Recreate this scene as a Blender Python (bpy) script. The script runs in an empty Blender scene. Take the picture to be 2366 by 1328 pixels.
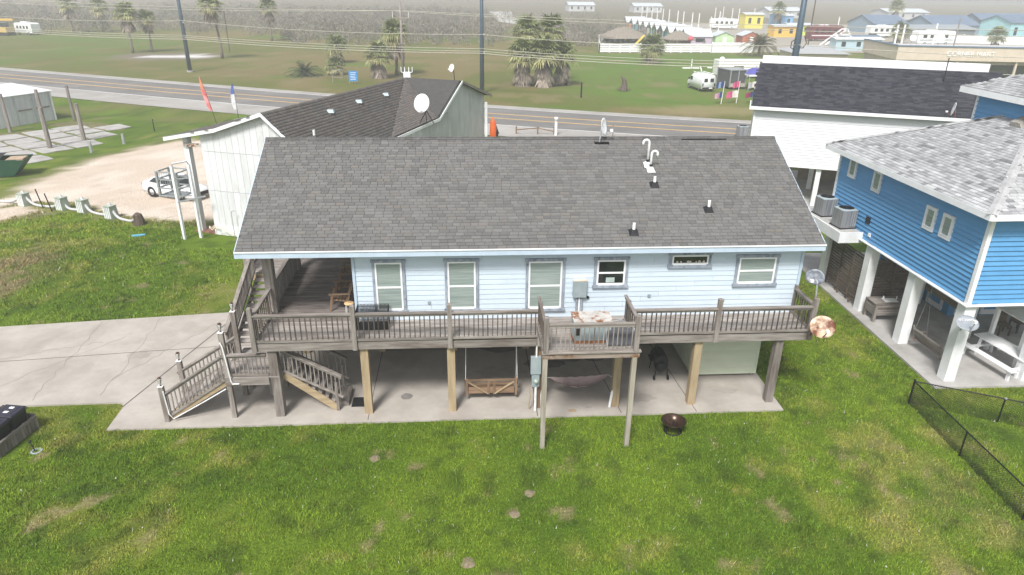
import bpy, math, random
import numpy as np
from mathutils import Vector, Matrix
random.seed(7)
rng = np.random.default_rng(11)
SC = bpy.context.scene
COL = SC.collection

# ---------------------------------------------------------------- camera
cam_d = bpy.data.cameras.new('camera'); cam = bpy.data.objects.new('camera', cam_d); COL.objects.link(cam)
SC.camera = cam
PITCH, ROLL, YAW = 0.41432, 0.012551, 0.072924
fw = Vector((math.sin(YAW)*math.cos(PITCH), math.cos(YAW)*math.cos(PITCH), -math.sin(PITCH)))
r0 = Vector((math.cos(YAW), -math.sin(YAW), 0)); u0 = r0.cross(fw)
rt = math.cos(ROLL)*r0 + math.sin(ROLL)*u0
up = -math.sin(ROLL)*r0 + math.cos(ROLL)*u0
m = Matrix.Identity(4)
for i in range(3):
    m[i][0] = rt[i]; m[i][1] = up[i]; m[i][2] = -fw[i]
m[0][3], m[1][3], m[2][3] = 0.0, -19.6928, 13.5085
cam.matrix_world = m
cam_d.sensor_width = 36; cam_d.lens = 36*1600.886/2366
cam_d.clip_start = 0.1; cam_d.clip_end = 4000

# ---------------------------------------------------------------- world and sun
SUN_EL, SUN_AZ = math.radians(52), math.radians(203)      # azimuth clockwise from +y
W = bpy.data.worlds.new('World'); SC.world = W; W.use_nodes = True
wn = W.node_tree.nodes; wl = W.node_tree.links
for n in list(wn): wn.remove(n)
sky = wn.new('ShaderNodeTexSky'); sky.sky_type = 'NISHITA'; sky.sun_disc = False
sky.sun_elevation = SUN_EL; sky.sun_rotation = SUN_AZ
sky.air_density = 1.0; sky.dust_density = 2.0; sky.ozone_density = 1.0
hs = wn.new('ShaderNodeHueSaturation'); hs.inputs['Saturation'].default_value = 0.30   # overcast: little blue left
bg = wn.new('ShaderNodeBackground'); bg.inputs['Strength'].default_value = 0.095
wo = wn.new('ShaderNodeOutputWorld')
wl.new(sky.outputs[0], hs.inputs['Color']); wl.new(hs.outputs[0], bg.inputs[0]); wl.new(bg.outputs[0], wo.inputs[0])
sd = bpy.data.lights.new('sun', 'SUN'); sd.energy = 2.3; sd.angle = math.radians(13); sd.color = (1.0, 0.97, 0.93)
sun = bpy.data.objects.new('sun', sd); COL.objects.link(sun)
sv = Vector((math.sin(SUN_AZ)*math.cos(SUN_EL), math.cos(SUN_AZ)*math.cos(SUN_EL), math.sin(SUN_EL)))
sun.rotation_euler = sv.to_track_quat('Z', 'Y').to_euler(); sun.location = sv*60

SC.view_settings.view_transform = 'Standard'; SC.view_settings.look = 'None'
SC.view_settings.exposure = 0.95; SC.view_settings.gamma = 1.0; SC.view_settings.use_curve_mapping = False
cy = SC.cycles
cy.use_denoising = True
try: cy.denoiser = 'OPENIMAGEDENOISE'
except Exception: pass
cy.max_bounces = 6; cy.diffuse_bounces = 3; cy.glossy_bounces = 2; cy.transmission_bounces = 6
cy.transparent_max_bounces = 8; cy.volume_bounces = 1; cy.caustics_reflective = False; cy.caustics_refractive = False

# ---------------------------------------------------------------- mesh helpers
class MB:
    """collects faces; build() turns them into one mesh object"""
    def __init__(s): s.v = []; s.f = []
    def add(s, vs, fs):
        o = len(s.v); s.v += [tuple(p) for p in vs]; s.f += [tuple(i+o for i in f) for f in fs]; return s
    def box(s, x0, x1, y0, y1, z0, z1):
        return s.add([(x0,y0,z0),(x1,y0,z0),(x1,y1,z0),(x0,y1,z0),(x0,y0,z1),(x1,y0,z1),(x1,y1,z1),(x0,y1,z1)],
                     [(0,3,2,1),(4,5,6,7),(0,1,5,4),(1,2,6,5),(2,3,7,6),(3,0,4,7)])
    def cbox(s, c, d):
        return s.box(c[0]-d[0]/2, c[0]+d[0]/2, c[1]-d[1]/2, c[1]+d[1]/2, c[2]-d[2]/2, c[2]+d[2]/2)
    def frus(s, x0,x1,y0,y1,z0,X0,X1,Y0,Y1,z1):
        return s.add([(x0,y0,z0),(x1,y0,z0),(x1,y1,z0),(x0,y1,z0),(X0,Y0,z1),(X1,Y0,z1),(X1,Y1,z1),(X0,Y1,z1)],
                     [(0,3,2,1),(4,5,6,7),(0,1,5,4),(1,2,6,5),(2,3,7,6),(3,0,4,7)])
    def beam(s, a, b, w, h, up=(0,0,1)):
        a = Vector(a); b = Vector(b); d = (b-a).normalized(); u = Vector(up)
        if abs(d.dot(u)) > .98: u = Vector((0,1,0))
        r = d.cross(u).normalized(); u = r.cross(d).normalized()
        q = [(-1,-1),(1,-1),(1,1),(-1,1)]
        vs = [p + r*(i*w/2) + u*(j*h/2) for p in (a, b) for i, j in q]
        return s.add(vs, [(3,2,1,0),(4,5,6,7),(0,1,5,4),(1,2,6,5),(2,3,7,6),(3,0,4,7)])
    def tube(s, a, b, r, r2=None, n=8, cap=True):
        return s.path([a, b], [r, r if r2 is None else r2], n, cap)
    def path(s, pts, r, n=6, cap=True):
        pts = [Vector(p) for p in pts]; rs = r if isinstance(r, (list, tuple)) else [r]*len(pts)
        vs = []; fs = []; ref = None
        for i, p in enumerate(pts):
            d = (pts[min(i+1, len(pts)-1)] - pts[max(i-1, 0)]).normalized()
            if ref is None:
                ref = Vector((0,0,1)) if abs(d.z) < .9 else Vector((1,0,0))
            x = d.cross(ref).normalized(); y = x.cross(d).normalized(); ref = y
            for k in range(n):
                t = 2*math.pi*k/n
                vs.append(p + x*(math.cos(t)*rs[i]) + y*(math.sin(t)*rs[i]))
        for i in range(len(pts)-1):
            for k in range(n):
                fs.append((i*n+k, i*n+(k+1) % n, (i+1)*n+(k+1) % n, (i+1)*n+k))
        if cap:
            fs.append(tuple(range(n))[::-1]); fs.append(tuple((len(pts)-1)*n+k for k in range(n)))
        return s.add(vs, fs)
    def lathe(s, prof, n=20, c=(0,0,0), sx=1, sy=1):
        vs = []; fs = []
        for r, z in prof:
            for k in range(n):
                t = 2*math.pi*k/n
                vs.append((c[0]+r*math.cos(t)*sx, c[1]+r*math.sin(t)*sy, c[2]+z))
        for i in range(len(prof)-1):
            for k in range(n):
                fs.append((i*n+k, i*n+(k+1) % n, (i+1)*n+(k+1) % n, (i+1)*n+k))
        return s.add(vs, fs)
    def poly(s, *vs): return s.add(vs, [tuple(range(len(vs)))])
    def slab(s, pts, t):
        """solid from a planar polygon, thickened downwards along z by t"""
        n = len(pts); vs = [tuple(p) for p in pts] + [(p[0], p[1], p[2]-t) for p in pts]
        fs = [tuple(range(n)), tuple(range(2*n-1, n-1, -1))] + [(i, i+n, (i+1) % n+n, (i+1) % n) for i in range(n)]
        return s.add(vs, fs)
    def wallp(s, pts, n, t):
        """solid from a polygon, thickened by vector n*t"""
        k = len(pts); n = Vector(n).normalized()*t
        vs = [Vector(p) for p in pts] + [Vector(p)+n for p in pts]
        fs = [tuple(range(k)), tuple(range(2*k-1, k-1, -1))] + [(i, i+k, (i+1) % k+k, (i+1) % k) for i in range(k)]
        return s.add(vs, fs)
    def sphere(s, c, r, n=10, m_=6, sz=1.0):
        prof = [(max(1e-4, r*math.sin(math.pi*i/m_)), -r*sz*math.cos(math.pi*i/m_)) for i in range(m_+1)]
        return s.lathe(prof, n, c)
    def mesh(s, name):
        me = bpy.data.meshes.new(name); me.from_pydata(s.v, [], s.f); me.update(); return me
    def build(s, name, mt, parent=None, loc=None, rz=0, smooth=False):
        me = s.mesh(name); return put(name, me, mt, parent, loc, rz, smooth)

def fixn(me):
    import bmesh
    bm = bmesh.new(); bm.from_mesh(me); bmesh.ops.recalc_face_normals(bm, faces=bm.faces); bm.to_mesh(me); bm.free()
def put(name, me, mt=None, parent=None, loc=None, rz=0, smooth=False):
    if smooth:
        for p in me.polygons: p.use_smooth = True
    if mt is not None and not me.materials: me.materials.append(mt)
    o = bpy.data.objects.new(name, me); COL.objects.link(o)
    if parent is not None: o.parent = parent
    if loc is not None: o.location = loc
    if rz: o.rotation_euler = (0, 0, rz)
    return o
def tag(o, label=None, cat=None, group=None, kind=None):
    if label: o['label'] = label
    if cat: o['category'] = cat
    if group: o['group'] = group
    if kind: o['kind'] = kind
    return o
def thing(name, label, cat, loc=(0,0,0), rz=0, group=None):
    o = bpy.data.objects.new(name, None); COL.objects.link(o)
    o.location = loc; o.rotation_euler = (0,0,rz); o.empty_display_size = .2
    return tag(o, label, cat, group)
def inst(name, me, parent, loc, rot=(0,0,0), scale=(1,1,1)):
    o = bpy.data.objects.new(name, me); COL.objects.link(o); o.parent = parent
    o.location = loc; o.rotation_euler = rot; o.scale = scale
    return o
def copy_tree(o, parent=None):
    c = o.copy(); COL.objects.link(c); c.parent = parent
    for ch in [x for x in bpy.data.objects if x.parent == o]: copy_tree(ch, c)
    return c
def text(name, body, size, mt, parent, loc, rot, extrude=.01):
    cu = bpy.data.curves.new(name, 'FONT'); cu.body = body; cu.size = size; cu.extrude = extrude
    cu.align_x = 'CENTER'; cu.align_y = 'CENTER'; cu.materials.append(mt)
    t = bpy.data.objects.new(name, cu); COL.objects.link(t)
    me = bpy.data.meshes.new_from_object(t.evaluated_get(bpy.context.evaluated_depsgraph_get()))
    bpy.data.objects.remove(t); o = bpy.data.objects.new(name, me); COL.objects.link(o); o.parent = parent
    if not me.materials: me.materials.append(mt)
    o.location = loc; o.rotation_euler = rot
    return o

# ---------------------------------------------------------------- value noise shared by ground and grass
_tab = rng.random((256, 256)).astype(np.float32)
def vn(x, y, sc, seed=0):
    x = np.asarray(x)/sc + seed*17.37; y = np.asarray(y)/sc + seed*9.71
    xi = np.floor(x).astype(int); yi = np.floor(y).astype(int); fx = x-xi; fy = y-yi
    fx = fx*fx*(3-2*fx); fy = fy*fy*(3-2*fy)
    g = lambda i, j: _tab[i & 255, j & 255]
    return (g(xi,yi)*(1-fx)+g(xi+1,yi)*fx)*(1-fy)+(g(xi,yi+1)*(1-fx)+g(xi+1,yi+1)*fx)*fy
def fbm(x, y, sc, seed=0, o=4):
    t = 0; a = 1; n = 0
    for k in range(o):
        t = t + a*vn(x, y, sc/2**k, seed+k*3); n += a; a *= .55
    return t/n

# ---------------------------------------------------------------- materials
def mat(name, c1, c2=None, rough=.75, scale=4.0, stretch=(1,1,1), lo=.35, hi=.65, bump=0.0, bscale=None,
        objvar=0.0, metal=0.0, spec=.3, c3=None, s3=1.2, t3=.6, w3=.08, st3=None, detail=6, dist=.02, warm=None):
    mt = bpy.data.materials.new(name); mt.use_nodes = True
    N = mt.node_tree.nodes; L = mt.node_tree.links; P = N['Principled BSDF']
    P.inputs['Roughness'].default_value = rough; P.inputs['Metallic'].default_value = metal
    P.inputs['Specular IOR Level'].default_value = spec
    tc = N.new('ShaderNodeTexCoord'); oi = N.new('ShaderNodeObjectInfo')
    mu = N.new('ShaderNodeMath'); mu.operation = 'MULTIPLY'; mu.inputs[1].default_value = 41.0; L.new(oi.outputs['Random'], mu.inputs[0])
    ad = N.new('ShaderNodeVectorMath'); ad.operation = 'ADD'; L.new(tc.outputs['Object'], ad.inputs[0]); L.new(mu.outputs[0], ad.inputs[1])
    mp = N.new('ShaderNodeMapping'); mp.inputs['Scale'].default_value = stretch; L.new(ad.outputs[0], mp.inputs['Vector'])
    ns = N.new('ShaderNodeTexNoise'); ns.inputs['Scale'].default_value = scale; ns.inputs['Detail'].default_value = detail
    ns.inputs['Roughness'].default_value = .6
    L.new(mp.outputs[0], ns.inputs['Vector'])
    rp = N.new('ShaderNodeValToRGB'); e = rp.color_ramp.elements
    if c2 is None: c2 = tuple(min(1, x*1.13) for x in c1); c1 = tuple(x*.87 for x in c1)
    e[0].position = lo; e[0].color = (*c1, 1); e[1].position = hi; e[1].color = (*c2, 1)
    L.new(ns.outputs[0], rp.inputs[0]); colr = rp.outputs[0]
    if c3 is not None:
        n3 = N.new('ShaderNodeTexNoise'); n3.inputs['Scale'].default_value = s3; n3.inputs['Detail'].default_value = 6
        n3.inputs['Roughness'].default_value = .65
        if st3:
            m3 = N.new('ShaderNodeMapping'); m3.inputs['Scale'].default_value = st3; L.new(ad.outputs[0], m3.inputs['Vector']); L.new(m3.outputs[0], n3.inputs['Vector'])
        else: L.new(ad.outputs[0], n3.inputs['Vector'])
        r3 = N.new('ShaderNodeValToRGB'); r3.color_ramp.elements[0].position = t3-w3; r3.color_ramp.elements[1].position = t3+w3
        L.new(n3.outputs[0], r3.inputs[0])
        mx = N.new('ShaderNodeMix'); mx.data_type = 'RGBA'; L.new(r3.outputs[0], mx.inputs['Factor'])
        L.new(colr, mx.inputs['A']); mx.inputs['B'].default_value = (*c3, 1); colr = mx.outputs['Result']
    if objvar:
        mr = N.new('ShaderNodeMapRange'); mr.inputs['To Min'].default_value = 1-objvar; mr.inputs['To Max'].default_value = 1+objvar
        L.new(oi.outputs['Random'], mr.inputs['Value'])
        vm = N.new('ShaderNodeVectorMath'); vm.operation = 'SCALE'; L.new(colr, vm.inputs[0]); L.new(mr.outputs[0], vm.inputs['Scale']); colr = vm.outputs[0]
    L.new(colr, P.inputs['Base Color'])
    if bump:
        nb = N.new('ShaderNodeTexNoise'); nb.inputs['Scale'].default_value = bscale or scale*3; nb.inputs['Detail'].default_value = 5
        L.new(mp.outputs[0], nb.inputs['Vector'])
        b = N.new('ShaderNodeBump'); b.inputs['Strength'].default_value = bump; b.inputs['Distance'].default_value = dist
        L.new(nb.outputs[0], b.inputs['Height']); L.new(b.outputs[0], P.inputs['Normal'])
    return mt
def attr_mat(name, attr, rough=.9, bump=0.0, bscale=20, spec=.2, mult=None, transl=0.0):
    """colour from a per-face/vertex colour attribute, with fine noise on top"""
    mt = bpy.data.materials.new(name); mt.use_nodes = True
    N = mt.node_tree.nodes; L = mt.node_tree.links; P = N['Principled BSDF']
    P.inputs['Roughness'].default_value = rough; P.inputs['Specular IOR Level'].default_value = spec
    at = N.new('ShaderNodeAttribute'); at.attribute_name = attr
    tc = N.new('ShaderNodeTexCoord'); ns = N.new('ShaderNodeTexNoise'); ns.inputs['Scale'].default_value = bscale; ns.inputs['Detail'].default_value = 6
    L.new(tc.outputs['Object'], ns.inputs['Vector'])
    mr = N.new('ShaderNodeMapRange'); mr.inputs['From Min'].default_value = .3; mr.inputs['From Max'].default_value = .7
    mr.inputs['To Min'].default_value = (mult or (.75, 1.25))[0]; mr.inputs['To Max'].default_value = (mult or (.75, 1.25))[1]
    L.new(ns.outputs[0], mr.inputs['Value'])
    vm = N.new('ShaderNodeVectorMath'); vm.operation = 'SCALE'; L.new(at.outputs['Color'], vm.inputs[0]); L.new(mr.outputs[0], vm.inputs['Scale'])
    L.new(vm.outputs[0], P.inputs['Base Color'])
    if bump:
        b = N.new('ShaderNodeBump'); b.inputs['Strength'].default_value = bump; b.inputs['Distance'].default_value = .03
        L.new(ns.outputs[0], b.inputs['Height']); L.new(b.outputs[0], P.inputs['Normal'])
    return mt
def setcol(me, name, cols, domain='POINT'):
    a = me.attributes.new(name, 'FLOAT_COLOR', domain)
    c = np.ones((len(cols), 4), np.float32); c[:, :3] = cols
    a.data.foreach_set('color', c.ravel())
def np_mesh(name, V, F):
    """V (n,3), F (m,k) numpy"""
    me = bpy.data.meshes.new(name); V = np.asarray(V, np.float32); F = np.asarray(F, np.int32)
    me.vertices.add(len(V)); me.vertices.foreach_set('co', V.ravel())
    k = F.shape[1]; me.loops.add(F.size); me.loops.foreach_set('vertex_index', F.ravel())
    me.polygons.add(len(F)); me.polygons.foreach_set('loop_start', np.arange(0, F.size, k, dtype=np.int32))
    try: me.polygons.foreach_set('loop_total', np.full(len(F), k, np.int32))
    except Exception: pass
    me.update(calc_edges=True); me.validate(); return me

WX, WY, WZ = (.12, 1, 1), (1, .12, 1), (1, 1, .12)         # grain along x, y, z
GREY1, GREY2, GREYS = (.17,.148,.132), (.315,.285,.262), (.105,.078,.058)
M = {}
for k, st in (('x', WX), ('y', WY), ('z', WZ)):
    M['wood_'+k] = mat('weathered_wood_'+k, GREY1, GREY2, .85, 9, st, bump=.35, objvar=.16, c3=GREYS, s3=3.0, t3=.62, w3=.1, st3=st)
    M['deck_'+k] = mat('deck_board_'+k, (.22,.19,.172), (.40,.37,.345), .85, 8, st, bump=.3, objvar=.14, c3=(.12,.095,.078), s3=2.2, t3=.62, w3=.12, st3=st)
    M['porch_'+k] = mat('porch_board_'+k, (.15,.125,.115), (.25,.22,.205), .8, 8, st, bump=.3, objvar=.12, c3=(.09,.07,.06), s3=1.2, t3=.6, w3=.16)
    M['newwood_'+k] = mat('treated_pine_'+k, (.285,.215,.13), (.40,.315,.20), .8, 8, st, bump=.25, objvar=.1, c3=(.17,.10,.05), s3=2.6, t3=.68, w3=.04, st3=st)
    M['dark_'+k] = mat('dark_wood_'+k, (.075,.055,.042), (.16,.125,.10), .8, 9, st, bump=.3, objvar=.15)
    M['brown_'+k] = mat('brown_wood_'+k, (.15,.095,.06), (.27,.18,.115), .75, 9, st, bump=.3, objvar=.14)
M['siding'] = mat('pale_blue_siding', (.53,.615,.695), (.58,.665,.74), .55, 2, (.3,1,1), bump=.05, objvar=.025, c3=(.48,.56,.635), s3=.8, t3=.68, w3=.15)
M['siding_back'] = mat('siding_sheathing', (.30,.39,.46), rough=.7)
M['fascia'] = mat('pale_blue_fascia', (.44,.54,.64), (.50,.60,.70), .5, 3)
M['trim'] = mat('peeling_grey_trim', (.20,.235,.285), (.36,.40,.45), .7, 7, (1,1,.4), bump=.2, c3=(.075,.075,.085), s3=5, t3=.64, w3=.03)
M['white'] = mat('white_paint', (.78,.78,.78), (.84,.84,.84), .45, 3)
M['white2'] = mat('white_trim', (.74,.75,.76), (.82,.83,.84), .5, 2, c3=(.62,.62,.60), s3=.7, t3=.66, w3=.15)
M['vinyl'] = mat('white_vinyl', (.80,.81,.82), (.86,.87,.88), .35, 3)
M['pvc'] = mat('white_pvc_pipe', (.78,.78,.78), rough=.35)
M['black'] = mat('black_plastic', (.012,.012,.014), (.022,.022,.026), .5, 6)
M['blackmetal'] = mat('black_metal', (.012,.012,.013), (.02,.02,.022), .4, 8, metal=.2)
M['rubber'] = mat('tyre_rubber', (.014,.014,.015), rough=.8)
M['darkglass'] = mat('dark_glass', (.010,.014,.014), (.02,.026,.024), .06, 1.5, spec=.8)
M['blind'] = mat('window_glass_over_blinds', (.21,.265,.25), (.33,.385,.36), .10, 2.2, (.4,1,9), spec=.7)
M['shinglem'] = None
M['concrete'] = mat('concrete', (.36,.328,.292), (.44,.405,.365), .85, 1.1, bump=.12, bscale=40, c3=(.30,.268,.235), s3=.45, t3=.62, w3=.14)
M['concrete2'] = mat('grey_concrete', (.33,.315,.30), (.43,.415,.40), .85, 1.3, bump=.12, bscale=40, c3=(.24,.23,.22), s3=.5, t3=.63, w3=.12)
M['joint'] = mat('slab_joint', (.12,.11,.10), rough=.9)
M['stain'] = mat('oil_stain', (.045,.043,.042), (.10,.096,.092), .7, 3)
M['galv'] = mat('galvanised_steel', (.33,.35,.36), (.46,.48,.49), .45, 5, metal=.35)
M['greymetal'] = mat('grey_metal_box', (.29,.35,.37), (.36,.42,.44), .5, 4, metal=.1, objvar=.06)
M['rusty'] = mat('rusty_painted_metal', (.42,.40,.37), (.56,.54,.50), .7, 5, c3=(.23,.085,.03), s3=4.5, t3=.54, w3=.05, bump=.15)
M['rust'] = mat('rust', (.16,.055,.022), (.33,.16,.075), .8, 6, bump=.2)
M['dish_grey'] = mat('grey_dish', (.24,.26,.29), (.33,.35,.38), .4, 3)
M['dish_dark'] = mat('weathered_dish', (.10,.115,.15), (.26,.28,.32), .35, 2.2, c3=(.36,.37,.38), s3=1.6, t3=.6, w3=.1)
M['dish_rust'] = mat('rusted_dish', (.60,.40,.26), (.78,.62,.50), .5, 1.6, c3=(.14,.05,.028), s3=.55, t3=.50, w3=.06)
M['dish_white'] = mat('white_dish', (.76,.77,.78), rough=.4)
M['green_box'] = mat('pale_green_siding', (.50,.55,.42), (.56,.61,.48), .65, 3, (.4,1,1), objvar=.03)
M['skirt'] = mat('grey_skirting', (.3,.32,.31), rough=.7)
def rect(o): return o
# ================================================================ GROUND
GZ = -0.06
def axis(lo, a, b, hi, fine, g):
    mid = list(np.arange(a, b+1e-6, fine)); out = []
    x = b; st = fine
    while x < hi:
        st = min(st*g, 30); x += st; out.append(x)
    lo_l = []; x = a; st = fine
    while x > lo:
        st = min(st*g, 30); x -= st; lo_l.append(x)
    return np.array(lo_l[::-1]+mid+out)
SAND = np.array([(-45,24),(-30.0,26.6),(-30.9,30.3),(-30.8,32.4),(-30.1,37.3),(-28.6,41.5),(-26.1,45.6),(-20,47.5),(-10,42),(-8,24),(-14.5,22.6),(-16.8,22.3),(-18.5,22.2),(-20,22.5),(-22.2,23.9),(-24.7,25.6),(-27.2,26.2),(-29,26.0)])
SAND2 = np.array([(-45,16),(-28.4,22.4),(-26.9,23.2),(-26.2,24.7),(-28.6,25.4),(-30.5,25.6),(-45,24)])
def polydist(x, y, P):
    """signed distance, negative inside"""
    d = np.full(x.shape, 1e9); ins = np.zeros(x.shape, bool); n = len(P)
    for i in range(n):
        ax, ay = P[i]; bx, by = P[(i+1) % n]; ex, ey = bx-ax, by-ay
        t = np.clip(((x-ax)*ex+(y-ay)*ey)/(ex*ex+ey*ey), 0, 1)
        d = np.minimum(d, np.hypot(x-ax-t*ex, y-ay-t*ey))
        c = ((ay > y) != (by > y)) & (x < (bx-ax)*(y-ay)/(by-ay+1e-12)+ax); ins ^= c
    return np.where(ins, -d, d)
ROADC = [(-330,216),(-150,132.5),(-68.9,92.6),(-28.3,72.6),(2.9,58.7),(27.2,49.6),(60,39),(110,24.5),(330,-36)]
def road_pts(n=90):
    P = [Vector((a, b, 0)) for a, b in ROADC]; out = []
    for i in range(len(P)-1):
        p0 = P[max(i-1,0)]; p1 = P[i]; p2 = P[i+1]; p3 = P[min(i+2,len(P)-1)]
        for k in range(12):
            t = k/12
            q = .5*((2*p1)+(p2-p0)*t+(2*p0-5*p1+4*p2-p3)*t*t+(3*p1-p0-3*p2+p3)*t**3); out.append(q)
    out.append(P[-1]); return out
RP = road_pts(); RPN = np.array([(p.x, p.y) for p in RP])
def road_y(x): return np.interp(x, RPN[:,0], RPN[:,1])
def mix(a, b, t): return a*(1-t)[..., None] + np.asarray(b)*t[..., None]
def sstep(v, a, b):
    t = np.clip((v-a)/(b-a), 0, 1); return t*t*(3-2*t)
def ground_color(x, y):
    x = np.asarray(x, float); y = np.asarray(y, float)
    n1 = fbm(x, y, 3.2, 1); n2 = fbm(x, y, 1.1, 5); n3 = fbm(x, y, 7.0, 9); n4 = fbm(x, y, .55, 13, 3); n5 = fbm(x, y, 24, 21)
    c = np.zeros(x.shape+(3,)) + np.array((.074,.128,.0125))
    c = mix(c, (.105,.165,.016), sstep(n1, .38, .62))
    c = mix(c, (.165,.190,.032), sstep(n2*.5+n3*.5, .50, .68)*.8)
    c = mix(c, (.036,.062,.012), sstep(n4, .55, .75)*.55)
    # worn, dry spots
    dry = sstep(n2*.65+n3*.35, .63, .76)*.28 + sstep(fbm(x, y, .75, 31), .69, .79)*.7
    dry = np.clip(dry + .2*sstep(x, 9, 15)*sstep(-y, -1, 4)*sstep(n2, .42, .62), 0, .9)
    c = mix(c, (.215,.175,.095), dry)
    # beyond the sand lot and road verge: drier
    yr = road_y(x)
    far = sstep(y-yr, 6.0, 7.5)
    right = sstep(x, 8, 22)*(1-sstep(y, 128, 140))
    fc = np.zeros(c.shape) + np.array((.112,.122,.030))
    fc = mix(fc, (.165,.135,.056), sstep(n3*.5+n5*.5, .46, .62))
    fc = mix(fc, (.092,.145,.024), sstep(fbm(x, y, 16, 41), .55, .68)*.8)
    fc = mix(fc, (.100,.165,.026), right*sstep(y-yr, 9, 18)*(.55+.45*sstep(n1, .4, .6)))
    fc = mix(fc, (.20,.165,.085), sstep(fbm(x, y, 5, 51), .62, .74)*.6)
    fc = mix(fc, (.145,.118,.085), sstep(y, 185, 235)*.8)
    c = c*(1-far[..., None]) + fc*far[..., None]
    verge = sstep(y-yr, -26, -15)*(1-far)
    c = mix(c, (.135,.125,.045), verge*.75*sstep(n3, .35, .55))
    # weedy patch at the left edge
    wd = sstep(-np.hypot((x+22.6)/2.3, (y-13.6)/4.0), -1.15, -.6)
    c = mix(c, (.165,.145,.070), wd*(.35+.65*sstep(n2, .4, .6)))
    # sand
    near = (x > -60) & (x < 0) & (y > 10) & (y < 60)
    sd_ = np.full(x.shape, 9.0)
    if near.any():
        xs = x[near]; ys = y[near]
        sd_[near] = np.minimum(polydist(xs, ys, SAND), polydist(xs, ys, SAND2)+.15)
    sd_ = sd_ + (n2-.5)*1.9 + (n4-.5)*1.0
    sand = np.zeros(c.shape) + np.array((.52,.435,.355))
    sand = mix(sand, (.60,.525,.45), sstep(n1, .4, .65)); sand = mix(sand, (.40,.33,.265), sstep(n4, .6, .8)*.5)
    s = 1-sstep(sd_, -.35, .35)
    c = mix(c, (.23,.19,.11), np.clip(1-sstep(sd_, .1, 1.6), 0, 1)*.6)
    c = c*(1-s[..., None]) + sand*s[..., None]
    # concrete pad and bare soil in the field
    r = np.hypot((x+56)/9.5, (y-122.5)/7.0) + (n2-.5)*.5
    c = mix(c, (.17,.145,.11), 1-sstep(r, .9, 1.25))
    r = np.hypot((x+53.5)/6.8, (y-123)/3.6) + (n2-.5)*.45
    c = mix(c, (.62,.61,.60), 1-sstep(r, .85, 1.0))
    # worn track into the verge
    r = np.hypot((x-30)/9, (y-62)/4) + (n2-.5)*.7
    c = mix(c, (.25,.205,.11), (1-sstep(r, .5, 1.2))*.7)
    # far ponds read as pale flats
    return np.clip(c, .004, .9), s, dry
gx = axis(-600, -19, 20, 600, .24, 1.05); gy = axis(-60, -11, 22, 640, .24, 1.035)
GX, GY = np.meshgrid(gx, gy)
gc, gs, gd = ground_color(GX, GY)
GZZ = GZ + (fbm(GX, GY, 2.2, 71)-.5)*.05*(np.abs(GX) < 60)
GZZ = GZZ - .25*np.exp(-((GY-road_y(GX)+16)/3.0)**2)*(GX < 3)
GZZ = np.where((GX > -12.3) & (GX < 12) & (GY > -.5) & (GY < 13), np.minimum(GZZ, GZ), GZZ)
GZZ = np.where((np.abs(GY-road_y(GX)) < 13), np.minimum(GZZ, GZ-.02), GZZ)
GZZ = np.where((GX > 16) & (GX < 32) & (GY > .5) & (GY < 16), np.minimum(GZZ, GZ-.02), GZZ)
nx, ny = len(gx), len(gy)
idx = np.arange(nx*ny).reshape(ny, nx)
F4 = np.stack([idx[:-1,:-1], idx[:-1,1:], idx[1:,1:], idx[1:,:-1]], -1).reshape(-1, 4)
gme = np_mesh('ground', np.stack([GX, GY, GZZ], -1).reshape(-1, 3), F4)
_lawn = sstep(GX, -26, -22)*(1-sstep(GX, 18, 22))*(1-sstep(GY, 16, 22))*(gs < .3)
gcd = gc*(1-.12*_lawn*(1-np.clip(gd, 0, 1)))[..., None]  # shade between the grass blades painted into the ground colour
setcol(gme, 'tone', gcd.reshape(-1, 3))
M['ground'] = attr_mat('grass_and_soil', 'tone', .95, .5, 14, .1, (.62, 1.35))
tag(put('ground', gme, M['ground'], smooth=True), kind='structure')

# ---------------------------------------------------------------- road
def strip(o0, o1, z, i0=0, i1=None):
    mb = MB(); pts = RP[i0:i1]; vs = []; n = len(pts)
    for i, p in enumerate(pts):
        d = (pts[min(i+1, n-1)] - pts[max(i-1, 0)]).normalized(); nn = Vector((-d.y, d.x, 0))
        vs += [p+nn*o0+Vector((0,0,z)), p+nn*o1+Vector((0,0,z))]
    return mb.add(vs, [(2*i, 2*i+2, 2*i+3, 2*i+1) for i in range(n-1)])
M['asphalt'] = mat('asphalt', (.155,.148,.142), (.205,.197,.19), .9, .35, (.25,1,1), c3=(.14,.135,.13), s3=.18, t3=.6, w3=.12, bump=.1, bscale=30)
M['shoulder'] = mat('pale_road_shoulder', (.30,.285,.27), (.38,.365,.345), .9, .5, (.5,1,1), c3=(.26,.24,.22), s3=.3, t3=.62, w3=.14)
M['yellow'] = mat('yellow_road_paint', (.50,.31,.11), (.60,.39,.16), .7, 2)
M['roadwhite'] = mat('white_road_paint', (.55,.55,.54), (.68,.68,.67), .7, 2)
rd = tag(strip(-4.95, 5.1, GZ+.02).build('road', M['asphalt']), kind='structure')
strip(5.1, 6.9, GZ+.016).build('shoulder', M['shoulder'], rd)
strip(-10.2, -4.95, GZ+.016).build('shoulder', M['shoulder'], rd)
for o, w in ((1.28, .17), (-1.28, .17)): strip(o-w, o+w, GZ+.024).build('centre_line', M['yellow'], rd)
strip(-5.05, -4.82, GZ+.026).build('edge_line', M['roadwhite'], rd)
strip(4.9, 5.06, GZ+.026).build('edge_line', M['roadwhite'], rd)
strip(-.8, .8, GZ+.0235).build('median', M['asphalt'], rd) if False else None

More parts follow.
